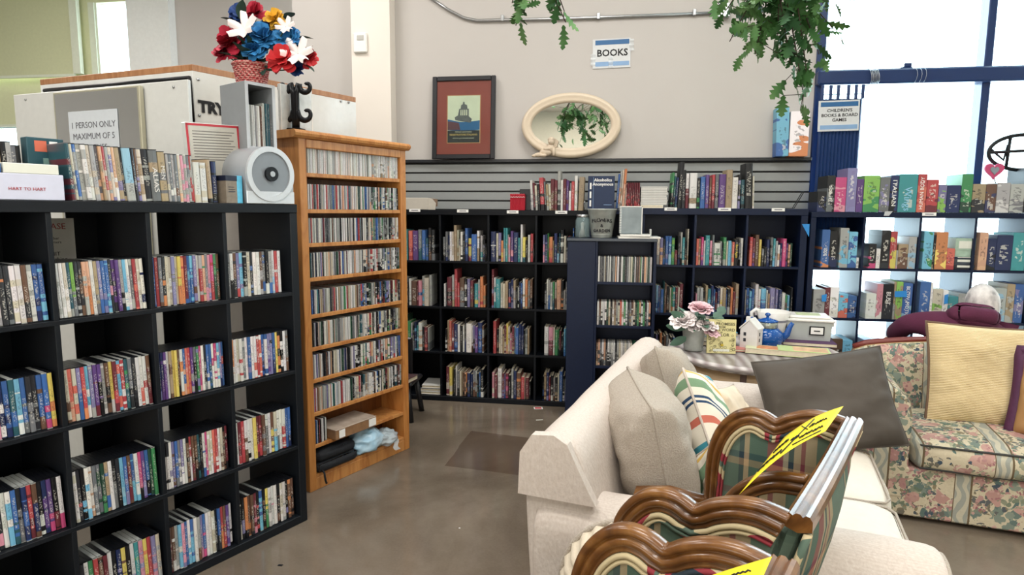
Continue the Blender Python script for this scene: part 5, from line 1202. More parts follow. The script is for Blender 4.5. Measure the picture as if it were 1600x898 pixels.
# ------------------------------------------------------------------ floral sofa
FF = Fr((1.40, 3.13), -12)
t = thing('floral_sofa', 'floral tapestry sofa with rolled arm and carved top rail at right', 'sofa', FF.pt(0, 0, 0), FF.a); FL = 1.75
mb, Q, c = arm_mesh(.26, .655, .118, .82, 9)
Tm = Matrix.Rotation(PI/2, 4, 'Z')     # x(depth) -> y ; across -> -x
def turn(mb, sgn, ox):
    mb.v = [(ox+sgn*v[1], .82-v[0], v[2]) for v in mb.v]; return mb
o = obj('arm', turn(mb, 1, -.19), FLORAL, t, fixn=True)
mb2, _, _ = arm_mesh(.24, .60, .105, .82, 11); obj('arm', turn(mb2, -1, FL+.1), FLORAL, t, fixn=True)
# scroll end of the near arm
SCR = M('shaded_scroll_cloth', '#5B5A55', .85, var=.4, scale=18)
cz = .655-.118
sp = []
for i in range(40):
    a = i/40*4.2*PI; r = .10*(1-i/46); sp.append((-.19+.42*.26+r*math.cos(a)*1.05, -.004, cz+r*math.sin(a)))
obj('arm_scroll', MB().tube(sp, .007, 6), FLORAL, t)
obj('arm_front_panel', MB().prism([(-.19+q.x*.9+.01, .0+q.y*.97) for q in Q], -.012, .0, 'y'), FLORAL, t, fixn=True)
obj('base', MB().bbox(.06, .02, .02, FL-.06, .80, .255, .012), FLORAL, t); obj('skirt_panel', MB().bbox(-.14, -.008, .02, FL+.02, .03, .26, .008), FLORAL, t)
for i in range(2):
    w = (FL-.12)/2; o = obj('seat_cushion', softbox(w-.004, .66, .15, .05, .02, 10, 20+i, .008), FLORAL, t, loc=(.07+w*(i+.5), .30, .25)); subsurf(o)
    obj('cushion_piping', MB().tube([(.07+w*i+.02, -.028, .385), (.07+w*(i+1)-.02, -.028, .385)], .005, 6), M('dark_piping', '#3A3A38', .7), t)
    obj('cushion_piping', MB().tube([(.07+w*i+.02, -.028, .275), (.07+w*(i+1)-.02, -.028, .275)], .005, 6), _mats['dark_piping'], t)
def fback(a, b):
    x = -.10+a*(FL+.1); top = .70+.075*math.sin(PI*min(1, a*1.0))**.6
    return (x, .0, .3)
n = 30; mb = MB(); vs = []
for i in range(n+1):
    a = i/n; x = -.10+a*(FL+.16); top = .665+.10*(math.sin(PI*a)**.55 if 0 < a < 1 else 0)
    sec = [(.64, .30), (.70, top-.06), (.72, top), (.80, top+.004), (.86, top-.03), (.86, .10), (.64, .10)]
    for y, z in sec: vs.append((x, y, z))
m_ = 7; mb.add(vs, [(i*m_+j, (i+1)*m_+j, (i+1)*m_+(j+1) % m_, i*m_+(j+1) % m_) for i in range(n) for j in range(m_)]+[tuple(range(m_)), tuple(n*m_+k for k in range(m_))[::-1]], 0, True)
obj('backrest', mb, FLORAL, t, fixn=True)
obj('wooden_top_rail', MB().tube([(-.10+i/n*(FL+.16), .775, .675+.10*(math.sin(PI*i/n)**.55 if 0 < i < n else 0)) for i in range(n+1)], .02, 8), M('burgundy_wood', '#6E2A22', .35), t, label='reddish carved wooden top rail')
obj('rail_bead', MB().tube([(-.10+i/n*(FL+.16), .75, .662+.10*(math.sin(PI*i/n)**.55 if 0 < i < n else 0)) for i in range(n+1)], .008, 6), M('gold_braid', '#A8895C', .6), t)
put_pillow('cushion', 'large ribbed gold cushion with braided edge on the floral sofa', 'cushion', FF, (.50, .44, .635), .04, -.30, .62, .53, .17, RIBBED, 21, roll=.02, edge=M('braid_edge', '#6A5340', .8), edger=.008)
put_pillow('cushion', 'purple and gold striped cushion at the right edge on the floral sofa', 'cushion', FF, (.735, .20, .60), -.5, -.2, .44, .42, .15, M('gold_stripe_cloth', '#A87F52', .6, var=.25, scale=12), 23, edge=M('purple_cloth', '#4A1C40', .6, var=.3, scale=60), edger=.03)

# ------------------------------------------------------------------ wooden chairs with wings
def cm(pts, k=6):
    out = []
    P = [Vector(p) for p in pts]
    for i in range(len(P)-1):
        p0, p1, p2, p3 = P[max(0, i-1)], P[i], P[i+1], P[min(len(P)-1, i+2)]
        for j in range(k):
            s_ = j/k; out.append(.5*((2*p1)+(-p0+p2)*s_+(2*p0-5*p1+4*p2-p3)*s_*s_+(-p0+3*p1-3*p2+p3)*s_**3))
    out.append(P[-1]); return out
def sweep(path, prof, close=True):
    """path: list of (w,z) 2D; prof: list of (inward, thick). returns MB in (w, t, z)"""
    mb = MB(); vs = []; n = len(path); k = len(prof)
    for i, p in enumerate(path):
        a = path[max(0, i-1)]; b = path[min(n-1, i+1)]; d = (b-a); d.normalize(); nn = Vector((d.y, -d.x))   # right-hand normal = inward
        for q, th in prof: vs.append((p.x+nn.x*q, th, p.y+nn.y*q))
    mb.add(vs, [(i*k+j, (i+1)*k+j, (i+1)*k+(j+1) % k, i*k+(j+1) % k) for i in range(n-1) for j in range(k)]+[tuple(range(k)), tuple((n-1)*k+j for j in range(k))[::-1]], 0, True)
    return mb
_hm = [(0, .0), (.0005, .008), (.004, .0145), (.010, .0165), (.0145, .0155), (.0165, .0095), (.0195, .0095), (.0215, .0155), (.0265, .0175), (.0325, .0165), (.0350, .0105), (.0375, .0105), (.0395, .0145), (.0435, .0135), (.0465, .008), (.047, 0)]
MOLD = _hm+[(a_, -b_) for a_, b_ in _hm[-2:0:-1]]
HT = .97
SIDE = [(0, .44), (0, .60), (-.002, .72), (.002, .81), (.024, .880), (.062, .928), (.105, .950), (.145, .949)], [(.178, .936)], [(.205, .955), (.245, .971), (.290, .975), (.335, .967)]
def side_path(sc=1, z0=0):
    a = cm([(p[0]*sc, p[1]+z0) for p in SIDE[0]]+[(SIDE[1][0][0]*sc, SIDE[1][0][1]+z0)]); b = cm([(SIDE[1][0][0]*sc, SIDE[1][0][1]+z0)]+[(p[0]*sc, p[1]+z0) for p in SIDE[2]]); return a+b[1:]
def inset(path, d):
    out = []; n = len(path)
    for i, p in enumerate(path):
        a = path[max(0, i-1)]; b = path[min(n-1, i+1)]; v = (b-a).normalized(); out.append(p+Vector((v.y, -v.x))*d)
    return out
def make_chair(label, near, far, wings=('near', 'far'), inner=False):
    d = (far-near); L = math.hypot(d.x, d.y); f = Vector((-d.y, d.x, 0)).normalized()   # facing left-up
    mid = (near+far)/2; phi = math.atan2(f.y, f.x)
    t = thing('wing_chair', label, 'chair', (mid.x, mid.y, 0), phi, 'carved wood wing chairs in plaid upholstery')
    # local: x forward, y from far to near is +? -> compute
    ya = L/2; RAKE = .26
    def shear(mb):
        mb.v = [(v[0]+max(0, HT-v[2])*RAKE*max(0, 1-v[0]/.36), v[1], v[2]) for v in mb.v]; return mb
    for sgn, nm in ((1, 'near'), (-1, 'far')):
        # local y of corner
        path = side_path()
        fr_ = sweep(path, MOLD); fr_.v = [(.345-v[0], sgn*(ya-.012)+v[1], v[2]) for v in fr_.v]
        if nm in wings:
            obj('wing_frame', shear(fr_), WALNUT, t, fixn=True)
            ins = inset(path, .042); poly = [(.345-p.x, p.y) for p in ins]+[(.345-ins[-1].x, .44)]
            pn = MB().prism(poly, sgn*(ya-.012)-.012, sgn*(ya-.012)+.012, 'y'); obj('wing_upholstery', shear(pn), PLAID, t, fixn=True)
            for dd, rr_ in ((.050, .0055), (.060, .0045)):
                pi_ = inset(path, dd); 
                for s2 in (-1, 1):
                    tb = MB().tube([(.345-p.x, sgn*(ya-.012)+s2*.014, p.y) for p in pi_], rr_, 6); obj('welt_cord', shear(tb), CORD, t)
    if inner:
        path = cm([(0, .50), (0, .74), (.012, .82), (.05, .885), (.11, .925), (.18, .935)]); fr_ = sweep(path, MOLD); yy = -ya+L*.56; fr_.v = [(.205-v[0], yy+v[1]*.8, v[2]) for v in fr_.v]; obj('inner_wing_frame', shear(fr_), WALNUT, t, fixn=True)
        ins = inset(path, .042); poly = [(.205-p.x, p.y) for p in ins]+[(.205-ins[-1].x, .50)]; obj('inner_wing_upholstery', shear(MB().prism(poly, yy-.01, yy+.01, 'y')), PLAID, t, fixn=True)
    # back: moulded top rail seen from above, stiles, upholstered panel
    k = [(-.022, -.012), (-.022, .010), (-.017, .019), (-.011, .021), (-.007, .015), (-.002, .021), (.004, .021), (.009, .015), (.014, .019), (.021, .012), (.021, -.012), (.0, -.02)]
    mb = MB(); vs = []; n = 24
    for i in range(n+1):
        s_ = i/n; zz = .955-.008*math.sin(PI*s_)
        for x, z in k: vs.append((x, -ya+.004+(L-.008)*s_, zz+z*.8))
    m_ = len(k); mb.add(vs, [(i*m_+j, (i+1)*m_+j, (i+1)*m_+(j+1) % m_, i*m_+(j+1) % m_) for i in range(n) for j in range(m_)]+[tuple(range(m_)), tuple(n*m_+j for j in range(m_))[::-1]], 0, False)
    obj('top_rail', mb, WALNUT, t, fixn=True)
    obj('back_upholstery', shear(MB().bbox(-.02, -ya+.02, .40, .02, ya-.02, .935, .012)), PLAIDB, t)
    pan = MB(); pan.grid(lambda a, b: (-.022-.05*math.sin(PI*a)**.6*math.sin(PI*b)**.6, -ya+.01+a*(L-.02), .40+b*.535), 14, 10); obj('outer_upholstery', shear(pan), PLAIDB, t)
    for sgn in (1, -1):
        for dx in (-.03, .0, .03)[:1]: obj('welt_cord', shear(MB().tube([(-.024, sgn*(ya-.006), .40+.54*i/10) for i in range(11)], .007, 6)), CORD, t)
        obj('back_leg', MB().tube([(.10, sgn*(ya-.04), .44), (.03, sgn*(ya-.04), .2), (-.04, sgn*(ya-.04), 0)], [.028, .022, .016], 8), WALNUT, t)
        obj('front_leg', MB().tube([(.58, sgn*(ya-.03), .36), (.62, sgn*(ya-.02), .24), (.59, sgn*(ya-.03), .1), (.61, sgn*(ya-.02), 0)], [.035, .03, .018, .02], 8), WALNUT, t)
        obj('arm', MB().tube([(.34, sgn*(ya-.015), .66), (.45, sgn*(ya-.01), .655), (.54, sgn*(ya-.01), .63), (.56, sgn*(ya-.015), .56), (.54, sgn*(ya-.02), .40)], [.02, .022, .024, .02, .022], 8), WALNUT, t)
    obj('seat_rail', MB().bbox(.05, -ya+.03, .32, .60, ya-.03, .39, .01), WALNUT, t)
    o = obj('seat_cushion', softbox(.48, L-.08, .10, .04, .015, 8, 31), PLAID, t, loc=(.36, 0, .385)); subsurf(o)
    return t
CN_, CFa = ath(1247, 806, HT), ath(1334, 651, HT)
make_chair('farther plaid wing chair with yellow paper laid across its walnut frame', CN_, CFa, inner=True)
dv = (CFa-CN_).normalized(); C2 = ath(1226, 868, HT)
make_chair('nearest plaid wing chair, cut off by the bottom edge of the view', C2-dv*(CFa-CN_).length, C2)
# yellow papers
YP = M('yellow_paper', '#E8D21C', .7, var=.05)
def paper(label, a, b, c, d, marks):
    P = [a, b, c, d]; o0 = sum(P, Vector())/4; a, b, c, d = [p-o0 for p in P]; nrm = (b-a).cross(d-a).normalized()
    if nrm.z < 0: nrm = -nrm
    def fn(u, v, off=0): 
        p = (a.lerp(b, u)).lerp(d.lerp(c, u), v); return p+nrm*(.012*math.sin(PI*u)*(1-.3*v)+off)
    t = thing('yellow_tag', label, 'paper', o0); mb = MB(); mb.grid(lambda u, v: fn(u, v), 12, 6); o = obj('paper_sheet', mb, YP, t)
    so = o.modifiers.new('thick', 'SOLIDIFY'); so.thickness = .0006
    mb = MB()
    for pts in marks: mb.tube([fn(u, v, .0018) for u, v in pts], .0012, 5)
    obj('handwriting', mb, INK, t); return t
def scr(u0, v0, u1, v1, n, seed, amp=.05):
    r_ = random.Random(seed); return [(u0+(u1-u0)*i/n+r_.uniform(-.01, .01), v0+(v1-v0)*i/n+amp*(1 if i % 2 else -1)*r_.uniform(.3, 1)) for i in range(n+1)]
mk = [scr(.08, .3, .36, .3, 12, 1), scr(.1, .6, .3, .62, 10, 2), scr(.42, .15, .58, .85, 1, 3, .01), scr(.6, .3, .9, .28, 14, 4), scr(.62, .6, .86, .6, 12, 5), [(.56, .15), (.92, .1)], [(.38, .85), (.62, .5)], scr(.4, .5, .55, .4, 6, 6)]
paper('yellow handwritten paper lying across the farther wing chair frame', ath(1155, 772, .93), ath(1290, 673, 1.0), ath(1318, 634, 1.0), ath(1226, 682, .965), mk)
q0, q1 = ath(1096, 912, .975), ath(1188, 900, 1.0)
paper('yellow paper on the nearest wing chair corner at the bottom edge', ath(1100, 925, .95), ath(1190, 905, 1.0), ath(1206, 869, 1.005), ath(1090, 906, .96), [scr(.55, .6, .8, .6, 8, 7, .06)])
# pleated cream cushion standing on the farther chair seat
t = thing('pleated_cushion', 'cream pleated round cushion edge beside the wooden chair frames, bottom left', 'cushion', ath(985, 940, .70), -.3)
RC = .155
def pleat(a, b):
    th = a*2*PI; r = b; bul = (1-r**3)**.5 if r < 1 else 0
    rad = RC*r*(1+.012*math.sin(th*28)); return (rad*math.cos(th)*.95, -.075*bul-.004*math.sin(th*28)*r, rad*math.sin(th)*1.05)
PLM = M('pleated_ivory', '#CFC3AE', .8, bump=.2, scale=30)
obj('cushion_front', MB().grid(pleat, 112, 10), PLM, t); obj('cushion_rear', MB().grid(lambda a, b: (lambda p: (p[0], -p[1], p[2]))(pleat(a, b)), 112, 10), PLM, t); obj('seam_cord', MB().tube([(RC*.95*math.cos(2*PI*i/60), 0, RC*1.05*math.sin(2*PI*i/60)) for i in range(60)], .006, 6, closed=True), LINEN2, t)

# ------------------------------------------------------------------ round table and what stands on it
HT2 = .66
c_ = (ath(1045, 545, HT2)+ath(1310, 548, HT2))/2; ctr = Vector((c_.x, c_.y, 0)); RT = (ath(1045, 545, HT2)-ath(1310, 548, HT2)).length/2-.005
t = thing('drum_table', 'round pale wood drum table with patterned top behind the loveseat', 'table', ctr)
k = NT('marbled_table_top', .2); w_ = k.n('ShaderNodeTexWave'); w_.inputs['Scale'].default_value = 5; w_.inputs['Distortion'].default_value = 3; k.l(k.tc.outputs['Object'], w_.inputs['Vector']); k.col(k.mix(w_.outputs[0], '#9A8E8C', '#CFC9C6')); TTM = k.m
obj('table_top', MB().lathe([(.001, HT2-.004), (RT-.04, HT2-.004), (RT-.035, HT2), (RT-.01, HT2), (RT, HT2-.008), (RT, HT2-.03), (RT-.015, HT2-.04), (.001, HT2-.04)], 56), TTM, t)
obj('rim_band', MB().lathe([(RT+.001, HT2-.028), (RT+.004, HT2-.022), (RT+.001, HT2-.014)], 56, cap=False), M('grey_rim', '#8A817C', .35), t)
Rb = RT-.05
obj('drum_body', MB().lathe([(Rb-.01, .03), (Rb, .04), (Rb, HT2-.045), (Rb-.01, HT2-.04)], 56), M('pale_beech', '#C0A27C', .5, scale=8), t)
for i in range(6):
    a = -PI/2-.32+i*PI/3; obj('drum_post', MB().bbox(-.016, Rb-.004, .0, .016, Rb+.012, HT2-.042, .004, T=Matrix.Rotation(a-PI/2, 4, 'Z')), M('brown_post', '#5E4A42', .5), t)
Z = HT2+.0008
def petal(mb, T, w, l, cup, curl, mi=0, n=4):
    def fn(a, b):
        u = a*2-1; v = b; ww = w*math.sin(PI*min(1, v*.62+.13))**.6; r = 1-.12*abs(u)*v
        return Vector((u*ww/2, -cup*(u*u)*ww - curl*v*v*l*.5+.0, v*l*r))
    mb.grid(fn, n, n, mi, True, T)
def rose(R, seed, layers=5, n0=5):
    r_ = random.Random(seed); mb = MB()
    for L_ in range(layers):
        n = n0+L_*1; op = .06+.21*L_
        for i in range(n):
            a = 2*PI*i/n+L_*.5+r_.uniform(-.15, .15); ln = R*(.7+.1*L_)*r_.uniform(.9, 1.1)
            T = Matrix.Rotation(a, 4, 'Z') @ Matrix.Translation((0, -R*.06*(L_+1), 0)) @ Matrix.Rotation(op+r_.uniform(-.06, .06), 4, 'X') 
            petal(mb, T, R*(.62+.14*L_), ln, -.35, .35+.15*L_)
    return mb
def two(name, col, rough=.7):
    if name in _mats: return _mats[name]
    m = M(name, col, rough, var=.2, scale=40); return m
LEAFG = two('sage_leaf', '#4A6A58'); EUC = two('eucalyptus_leaf', '#6A8A7C')
def leaf_mesh(mb, T, l, w, bend=.2, n=6):
    def fn(a, b):
        u = a*2-1; ww = w*math.sin(PI*min(1, b*.93+.05))**.8
        return Vector((u*ww/2, .12*abs(u)*ww - bend*b*b*l, b*l))
    mb.grid(fn, 2, n, 0, True, T)
p = aty(1083, 545, 3.73)
t = thing('potted_rose_arrangement', 'pink and white silk roses with eucalyptus in a zinc pot', 'plant', (p.x, 3.73, Z))
obj('zinc_pot', MB().lathe([(.001, 0), (.05, 0), (.054, .01), (.066, .125), (.07, .13), (.066, .134), (.06, .12), (.048, .02), (.001, .015)], 28), GALV, t)
RP, RWt = M('blush_petal', '#EBC6CC', .7, var=.15, scale=25), M('white_petal', '#F0E6E4', .7, var=.08, scale=25)
for i, (x, y, z, R, m) in enumerate([(-.065, -.03, .20, .055, RWt), (.03, 0, .265, .055, RP), (.06, -.04, .185, .05, RWt), (.085, -.05, .15, .04, RP), (-.01, -.05, .17, .035, RWt)]):
    obj('bloom', rose(R, i), m, t, loc=(x, y, z-.03), rot=(.5 if y < 0 else .3, x*4, 0))
mb = MB(); mb2 = MB(); r_ = random.Random(3)
for i in range(16):
    a = r_.uniform(0, 2*PI); tl = r_.uniform(.5, 1.35); T = Matrix.Translation((.03*math.cos(a), .03*math.sin(a), .12+r_.uniform(0, .06))) @ Matrix.Rotation(a, 4, 'Z') @ Matrix.Rotation(tl, 4, 'X')
    leaf_mesh(mb if i % 2 else mb2, T, r_.uniform(.09, .15), r_.uniform(.04, .06), .3)
for (x, z, s_) in ((-.14, .13, 1.4), (-.11, .18, 1.1), (-.1, .08, 2.0)): leaf_mesh(mb, Matrix.Translation((x*.4, -.04, z)) @ Matrix.Rotation(-s_, 4, 'Y'), .11, .05, .1)
for (x, z) in ((.11, .19), (.13, .22), (.125, .16), (.02, .17)): leaf_mesh(mb2, Matrix.Translation((x, -.045, z)) @ Matrix.Rotation(.5, 4, 'Y'), .055, .055, .05)
obj('foliage', mb, LEAFG, t); obj('eucalyptus_sprigs', mb2, EUC, t)
# book 365 promises
p, q = aty(1104, 550, 3.66), aty(1152, 500, 3.66)
t = thing('standing_book', 'pale yellow book titled 365 PROMISES standing on the round table', 'book', (p.x, 3.66, Z), 0, rot=(-.12, 0, 0)); w, h = q.x-p.x, q.z-Z
obj('book_cover', MB().bbox(0, 0, 0, w, .002, h, .0006).bbox(0, .016, 0, w, .018, h, .0006).box(0, 0, 0, .002, .018, h), M('pale_yellow_cover', '#D3CA92', .5), t); obj('page_block', MB().box(.002, .002, .002, w-.003, .016, h-.002), PAGES, t)
for i, (s_, z, sz) in enumerate((('365 PROMISES', .86, .024), ('FROM', .77, .016), ("GOD'S WORD", .69, .023), ('IN', .615, .011), ('COLOR', .54, .025))): text_obj('title', s_, sz, t, (w/2, -.001, h*z), (PI/2, 0, 0), M('olive_ink', '#4E4A2E', .6), .0003, bold=.0004)
mb = MB(); r_ = random.Random(8)
for i in range(46):
    x = r_.uniform(.06, .94)*w; z = (r_.uniform(.05, .42) if i < 34 else r_.uniform(.4, .62))*h
    if i >= 34: x = r_.choice((.08, .12, .88, .92))*w
    R = r_.uniform(.004, .009); mb.tube([(x+R*math.cos(2*PI*k_/8), -.0012, z+R*math.sin(2*PI*k_/8)) for k_ in range(8)], .0007, 4, closed=True)
obj('flower_drawing', mb, M('olive_ink', '#4E4A2E'), t); obj('yellow_bloom', MB().lathe([(.001, -.001), (.009, -.001), (.009, .0)], 10, T=Matrix.Translation((w*.52, -.0012, h*.25)) @ Matrix.Rotation(PI/2, 4, 'X')), M('bright_yellow', '#E2C23C'), t); obj('caption_band', MB().box(w*.22, -.0018, h*.06, w*.78, -.001, h*.13), M('cream_card', '#D9DACE'), t)
# house-shaped white ornament
p = aty(1160, 545, 3.86); t = thing('white_house_ornament', 'white house-shaped wooden ornament with chimney on the round table', 'ornament', (p.x-.03, 3.80, Z), -.55)
WHT = M('white_wood', '#DAD6D4', .5); poly = [(0, 0), (.10, 0), (.10, .125), (.05, .175), (0, .125)]
obj('house_body', MB().prism(poly, 0, .09, 'y'), WHT, t, fixn=True); obj('roof', MB().prism([(-.006, .122), (.05, .178), (.106, .122), (.106, .13), (.05, .187), (-.006, .13)], -.004, .094, 'y'), WHITEM, t, fixn=True); obj('chimney', MB().bbox(.012, .05, .12, .032, .075, .19, .002), WHITEM, t)
for z in (.05, .085):
    obj('window_cutout', MB().box(.1, .03, z, .101, .045, z+.02), M('dark_cutout', '#2A2C34'), t); obj('window_cutout', MB().box(.02, -.001, z, .035, .0, z+.02), M('dark_cutout', '#2A2C34'), t)
# stack behind the standing book
p = aty(1118, 520, 3.95)
for i, (m, lb) in enumerate(((M('mixed_spine_cloth', '#5C5450', .6, var=.4), 'dark patterned'), (M('pale_card', '#C9CDC8', .6), 'pale grey'), (M('sky_card', '#4FA8C8', .5), 'sky blue'))):
    t = thing('table_book', '%s book lying flat behind the standing yellow book' % lb, 'book', (p.x-.1+.01*i, 3.86, Z+i*.028), .05*i); obj('book_cover', MB().bbox(0, 0, 0, .2, .15, .003, .001).bbox(0, 0, .024, .2, .15, .027, .001).box(0, 0, .003, .003, .15, .024), m, t); obj('page_block', MB().box(.003, .002, .003, .198, .148, .024), PAGES, t)
# pink lying book, then two open-faced books in front
def lying(label, px_, py_, w, d, h, rz, m, pic=None, z=Z, Yd=0):
    p = ath(px_, py_, z+.0); t = thing('lying_book', label, 'book', (p.x, p.y+Yd, z), rz)
    obj('book_cover', MB().bbox(0, 0, 0, w, d, .003, .001).bbox(0, 0, h-.003, w, d, h, .001).box(0, d-.003, .003, w, d, h-.003), m, t); obj('page_block', MB().box(.002, .002, .003, w-.002, d-.003, h-.003), PAGES, t)
    if pic: obj('cover_picture', MB().box(w*.3, d*.1, h-.0002, w*.96, d*.9, h+.0006), pic, t)
    return t
lying('thin salmon pink book lying behind the standing yellow book', 1146, 549, .15, .1, .014, 0, M('salmon_cover', '#C77E74', .5))
lying('small open-edged book with orange corner picture on the round table', 1164, 551, .20, .12, .03, -.25, M('pale_green_cover', '#C9CBA6', .5), M('autumn_print', '#C9875A', .5, var=.4, scale=30))
lying('larger book with red floral cover at the round table front edge', 1217, 557, .27, .15, .034, -.2, M('lime_cover', '#B9C98A', .5), M('floral_print', '#D9B08A', .5, var=.5, scale=22), Yd=.02)
lying('purple book lying under the clear storage bin', 1225, 540, .30, .16, .022, -.12, M('purple_cover', '#4A2350', .5), Yd=.02)
# teapot
ENAM = NT('blue_speckled_enamel', .15); v = ENAM.n('ShaderNodeTexVoronoi'); v.inputs['Scale'].default_value = 90; ENAM.l(ENAM.tc.outputs['Object'], v.inputs['Vector']); ENAM.col(ENAM.mix(ENAM.math('LESS_THAN', v.outputs['Distance'], .13), '#0F4C96', '#BFD6EA')); ENAM = ENAM.m
p = aty(1200, 537, 3.93); t = thing('blue_teapot', 'blue speckled enamel teapot with clear banded neck on the round table', 'teapot', (p.x-.01, 3.93, Z))
obj('pot_body', MB().lathe([(.001, 0), (.07, 0), (.085, .02), (.095, .05), (.09, .085), (.065, .108), (.055, .112), (.001, .112)], 36), ENAM, t)
obj('neck_band', MB().lathe([(.056, .112), (.06, .116), (.06, .145), (.055, .15)], 36), M('glass_band', '#9FA49A', .1, .4, var=.4, scale=30), t); obj('lid', MB().lathe([(.062, .15), (.06, .157), (.035, .165), (.01, .172), (.008, .18), (.017, .19), (.012, .2), (.001, .203)], 30), ENAM, t)
obj('spout', MB().tube([(.08, 0, .04), (.115, 0, .075), (.13, 0, .12), (.145, 0, .145)], [.024, .02, .015, .012], 10), ENAM, t); obj('handle', MB().tube([(-.085, 0, .06), (-.12, 0, .075), (-.135, 0, .11), (-.12, 0, .15), (-.09, 0, .165), (-.06, 0, .15)], [.012, .011, .01, .01, .011, .012], 8), ENAM, t)
# white mug
p = aty(1205, 520, 4.02); t = thing('white_mug', 'large white patterned mug behind the blue teapot', 'mug', (p.x+.02, 4.075, Z))
obj('mug_body', MB().lathe([(.001, 0), (.06, 0), (.066, .01), (.075, .1), (.1, .19), (.098, .192), (.07, .1), (.06, .012), (.001, .008)], 32), WHITEM, t); obj('handle', MB().tube([(-.08, 0, .19), (-.105, 0, .2), (-.13, 0, .18), (-.125, 0, .14), (-.1, 0, .11), (-.072, 0, .1)], .012, 8), WHITEM, t); obj('pattern_band', MB().lathe([(.0835, .13), (.0885, .145)], 32, cap=False), M('grey_pattern', '#8F8E96', .4, var=.5, scale=60), t)
# storage bin
p = ath(1235, 534, Z+.02); t = thing('clear_storage_bin', 'clear plastic bin with white lid and black label frame on the round table', 'storage bin', (p.x+.02, p.y+.06, Z+.023), -.15)
BW, BD, BH = .26, .19, .12
vs = [(x*(BW-.02*(1-k_))/1, y*(BD-.015*(1-k_)), k_*BH) for k_ in (0, 1) for x in (-.5, .5) for y in (-.5, .5)]
mb = MB(); mb.add(vs, [(0, 1, 3, 2), (4, 6, 7, 5), (0, 4, 5, 1), (2, 3, 7, 6), (0, 2, 6, 4), (1, 5, 7, 3)]); obj('bin_body', mb, M('frosted_bin_plastic', '#B4B9B6', .2, var=.2, scale=9), t, loc=(.1, .1, 0), fixn=True)
obj('lid', MB().bbox(-BW/2-.012, -BD/2-.012, BH-.004, BW/2+.012, BD/2+.012, BH+.012, .005).bbox(-BW/2+.01, -BD/2+.01, BH+.012, BW/2-.01, BD/2-.01, BH+.03, .01), WHITEM, t, loc=(.1, .1, 0))
obj('lid_clip', MB().bbox(BW/2+.004, -.03, BH-.04, BW/2+.02, .03, BH+.006, .004), WHITEM, t, loc=(.1, .1, 0)); obj('leaf_print_card', MB().box(-.07, -.05, BH+.0302, .07, .05, BH+.0315), M('leaf_print', '#B9C49A', .6, var=.3, scale=28), t, loc=(.1, .1, 0))
fx = -BD/2-.001
obj('label_frame', MB().bbox(-.0, fx-.004, .035, .085, fx, .09, .002), DKMETAL, t, loc=(.1, .1, 0)); obj('label_card', MB().box(.008, fx-.0052, .042, .077, fx-.004, .083), WHITEP, t, loc=(.1, .1, 0)); obj('label_print', MB().box(.125, .1+fx-.0058, .058, .16, .1+fx-.0052, .065), INK, t)

# ------------------------------------------------------------------ floor scraps
for lb, px_, py_, m, sx_, sy_, rz in (('small red and white card lying on the floor before the dark bookcases', 841, 637.5, M('red_card', '#B8303A', .5), .05, .035, .2), ('torn cream paper scrap lying on the floor near the loveseat', 843, 656, M('cream_card', '#D9DACE'), .05, .012, .3), ('tiny white scrap on the open floor', 718, 825, WHITEP, .008, .006, 0), ('dark speck stuck to the floor in front of the low shelf', 438, 883, INK, .02, .012, 0)):
    p = ath(px_, py_, 0); t = thing('floor_scrap', lb, 'litter', (p.x, p.y, .0006), rz)
    obj('scrap', MB().bbox(-sx_/2, -sy_/2, 0, sx_/2, sy_/2, .0012, .0003), m, t)
    if 'card' in lb: obj('card_border', MB().bbox(-sx_/2-.008, -sy_/2-.008, 0, sx_/2+.008, sy_/2+.008, .0008, .0003), WHITEP, t)

# ------------------------------------------------------------------ flower basket on the grey tower
q = GF.pt(.07, .06, 2.0065); t = thing('silk_flower_basket', 'red wicker basket of red, white, blue and yellow silk flowers', 'flower arrangement', (q.x, q.y, 2.0065))
k = NT('red_wicker', .6); w1 = k.n('ShaderNodeTexChecker'); w1.inputs['Scale'].default_value = 90; k.l(k.tc.outputs['Object'], w1.inputs['Vector']); w1.inputs[1].default_value = lin('#A83A3C'); w1.inputs[2].default_value = lin('#C9938A'); k.col(w1.outputs[0]); WICK = k.m
mb = MB(); ns, nz = 36, 9
for i in range(nz):
    z = .004+i*.0085; R = .058+.014*i/nz; mb.tube([((R+.003*(-1)**(j+i))*math.cos(2*PI*j/ns), (R+.003*(-1)**(j+i))*math.sin(2*PI*j/ns), z) for j in range(ns)], .0045, 5, closed=True)
mb.lathe([(.001, 0), (.055, 0), (.07, .075)], 24); obj('wicker_basket', mb, WICK, t); obj('basket_rim', MB().tube([(.075*math.cos(2*PI*j/24), .075*math.sin(2*PI*j/24), .08) for j in range(24)], .007, 6, closed=True), WICK, t)
RC_ = {'r': M('crimson_petal', '#B3223C', .7, var=.25, scale=30), 'w': M('white_petal', '#E6DEDC'), 'b': M('blue_petal', '#2F7EB8', .7, var=.3, scale=30), 'y': M('yellow_petal', '#E0AE34', .7, var=.2, scale=30), 'd': M('deep_blue_petal', '#23427E', .7, var=.3, scale=30), 's': M('scarlet_petal', '#C8282E', .7, var=.2, scale=30)}
axr = Vector((RR.x, RR.y, 0)).normalized(); dpt = Vector((_f.x, _f.y, 0)).normalized()
def fpos(px_, py_, off=0):
    P = atp(px_, py_, Vector((q.x, q.y, 0))+dpt*off, dpt); return P-Vector((q.x, q.y, 2.0065))
stems = MB()
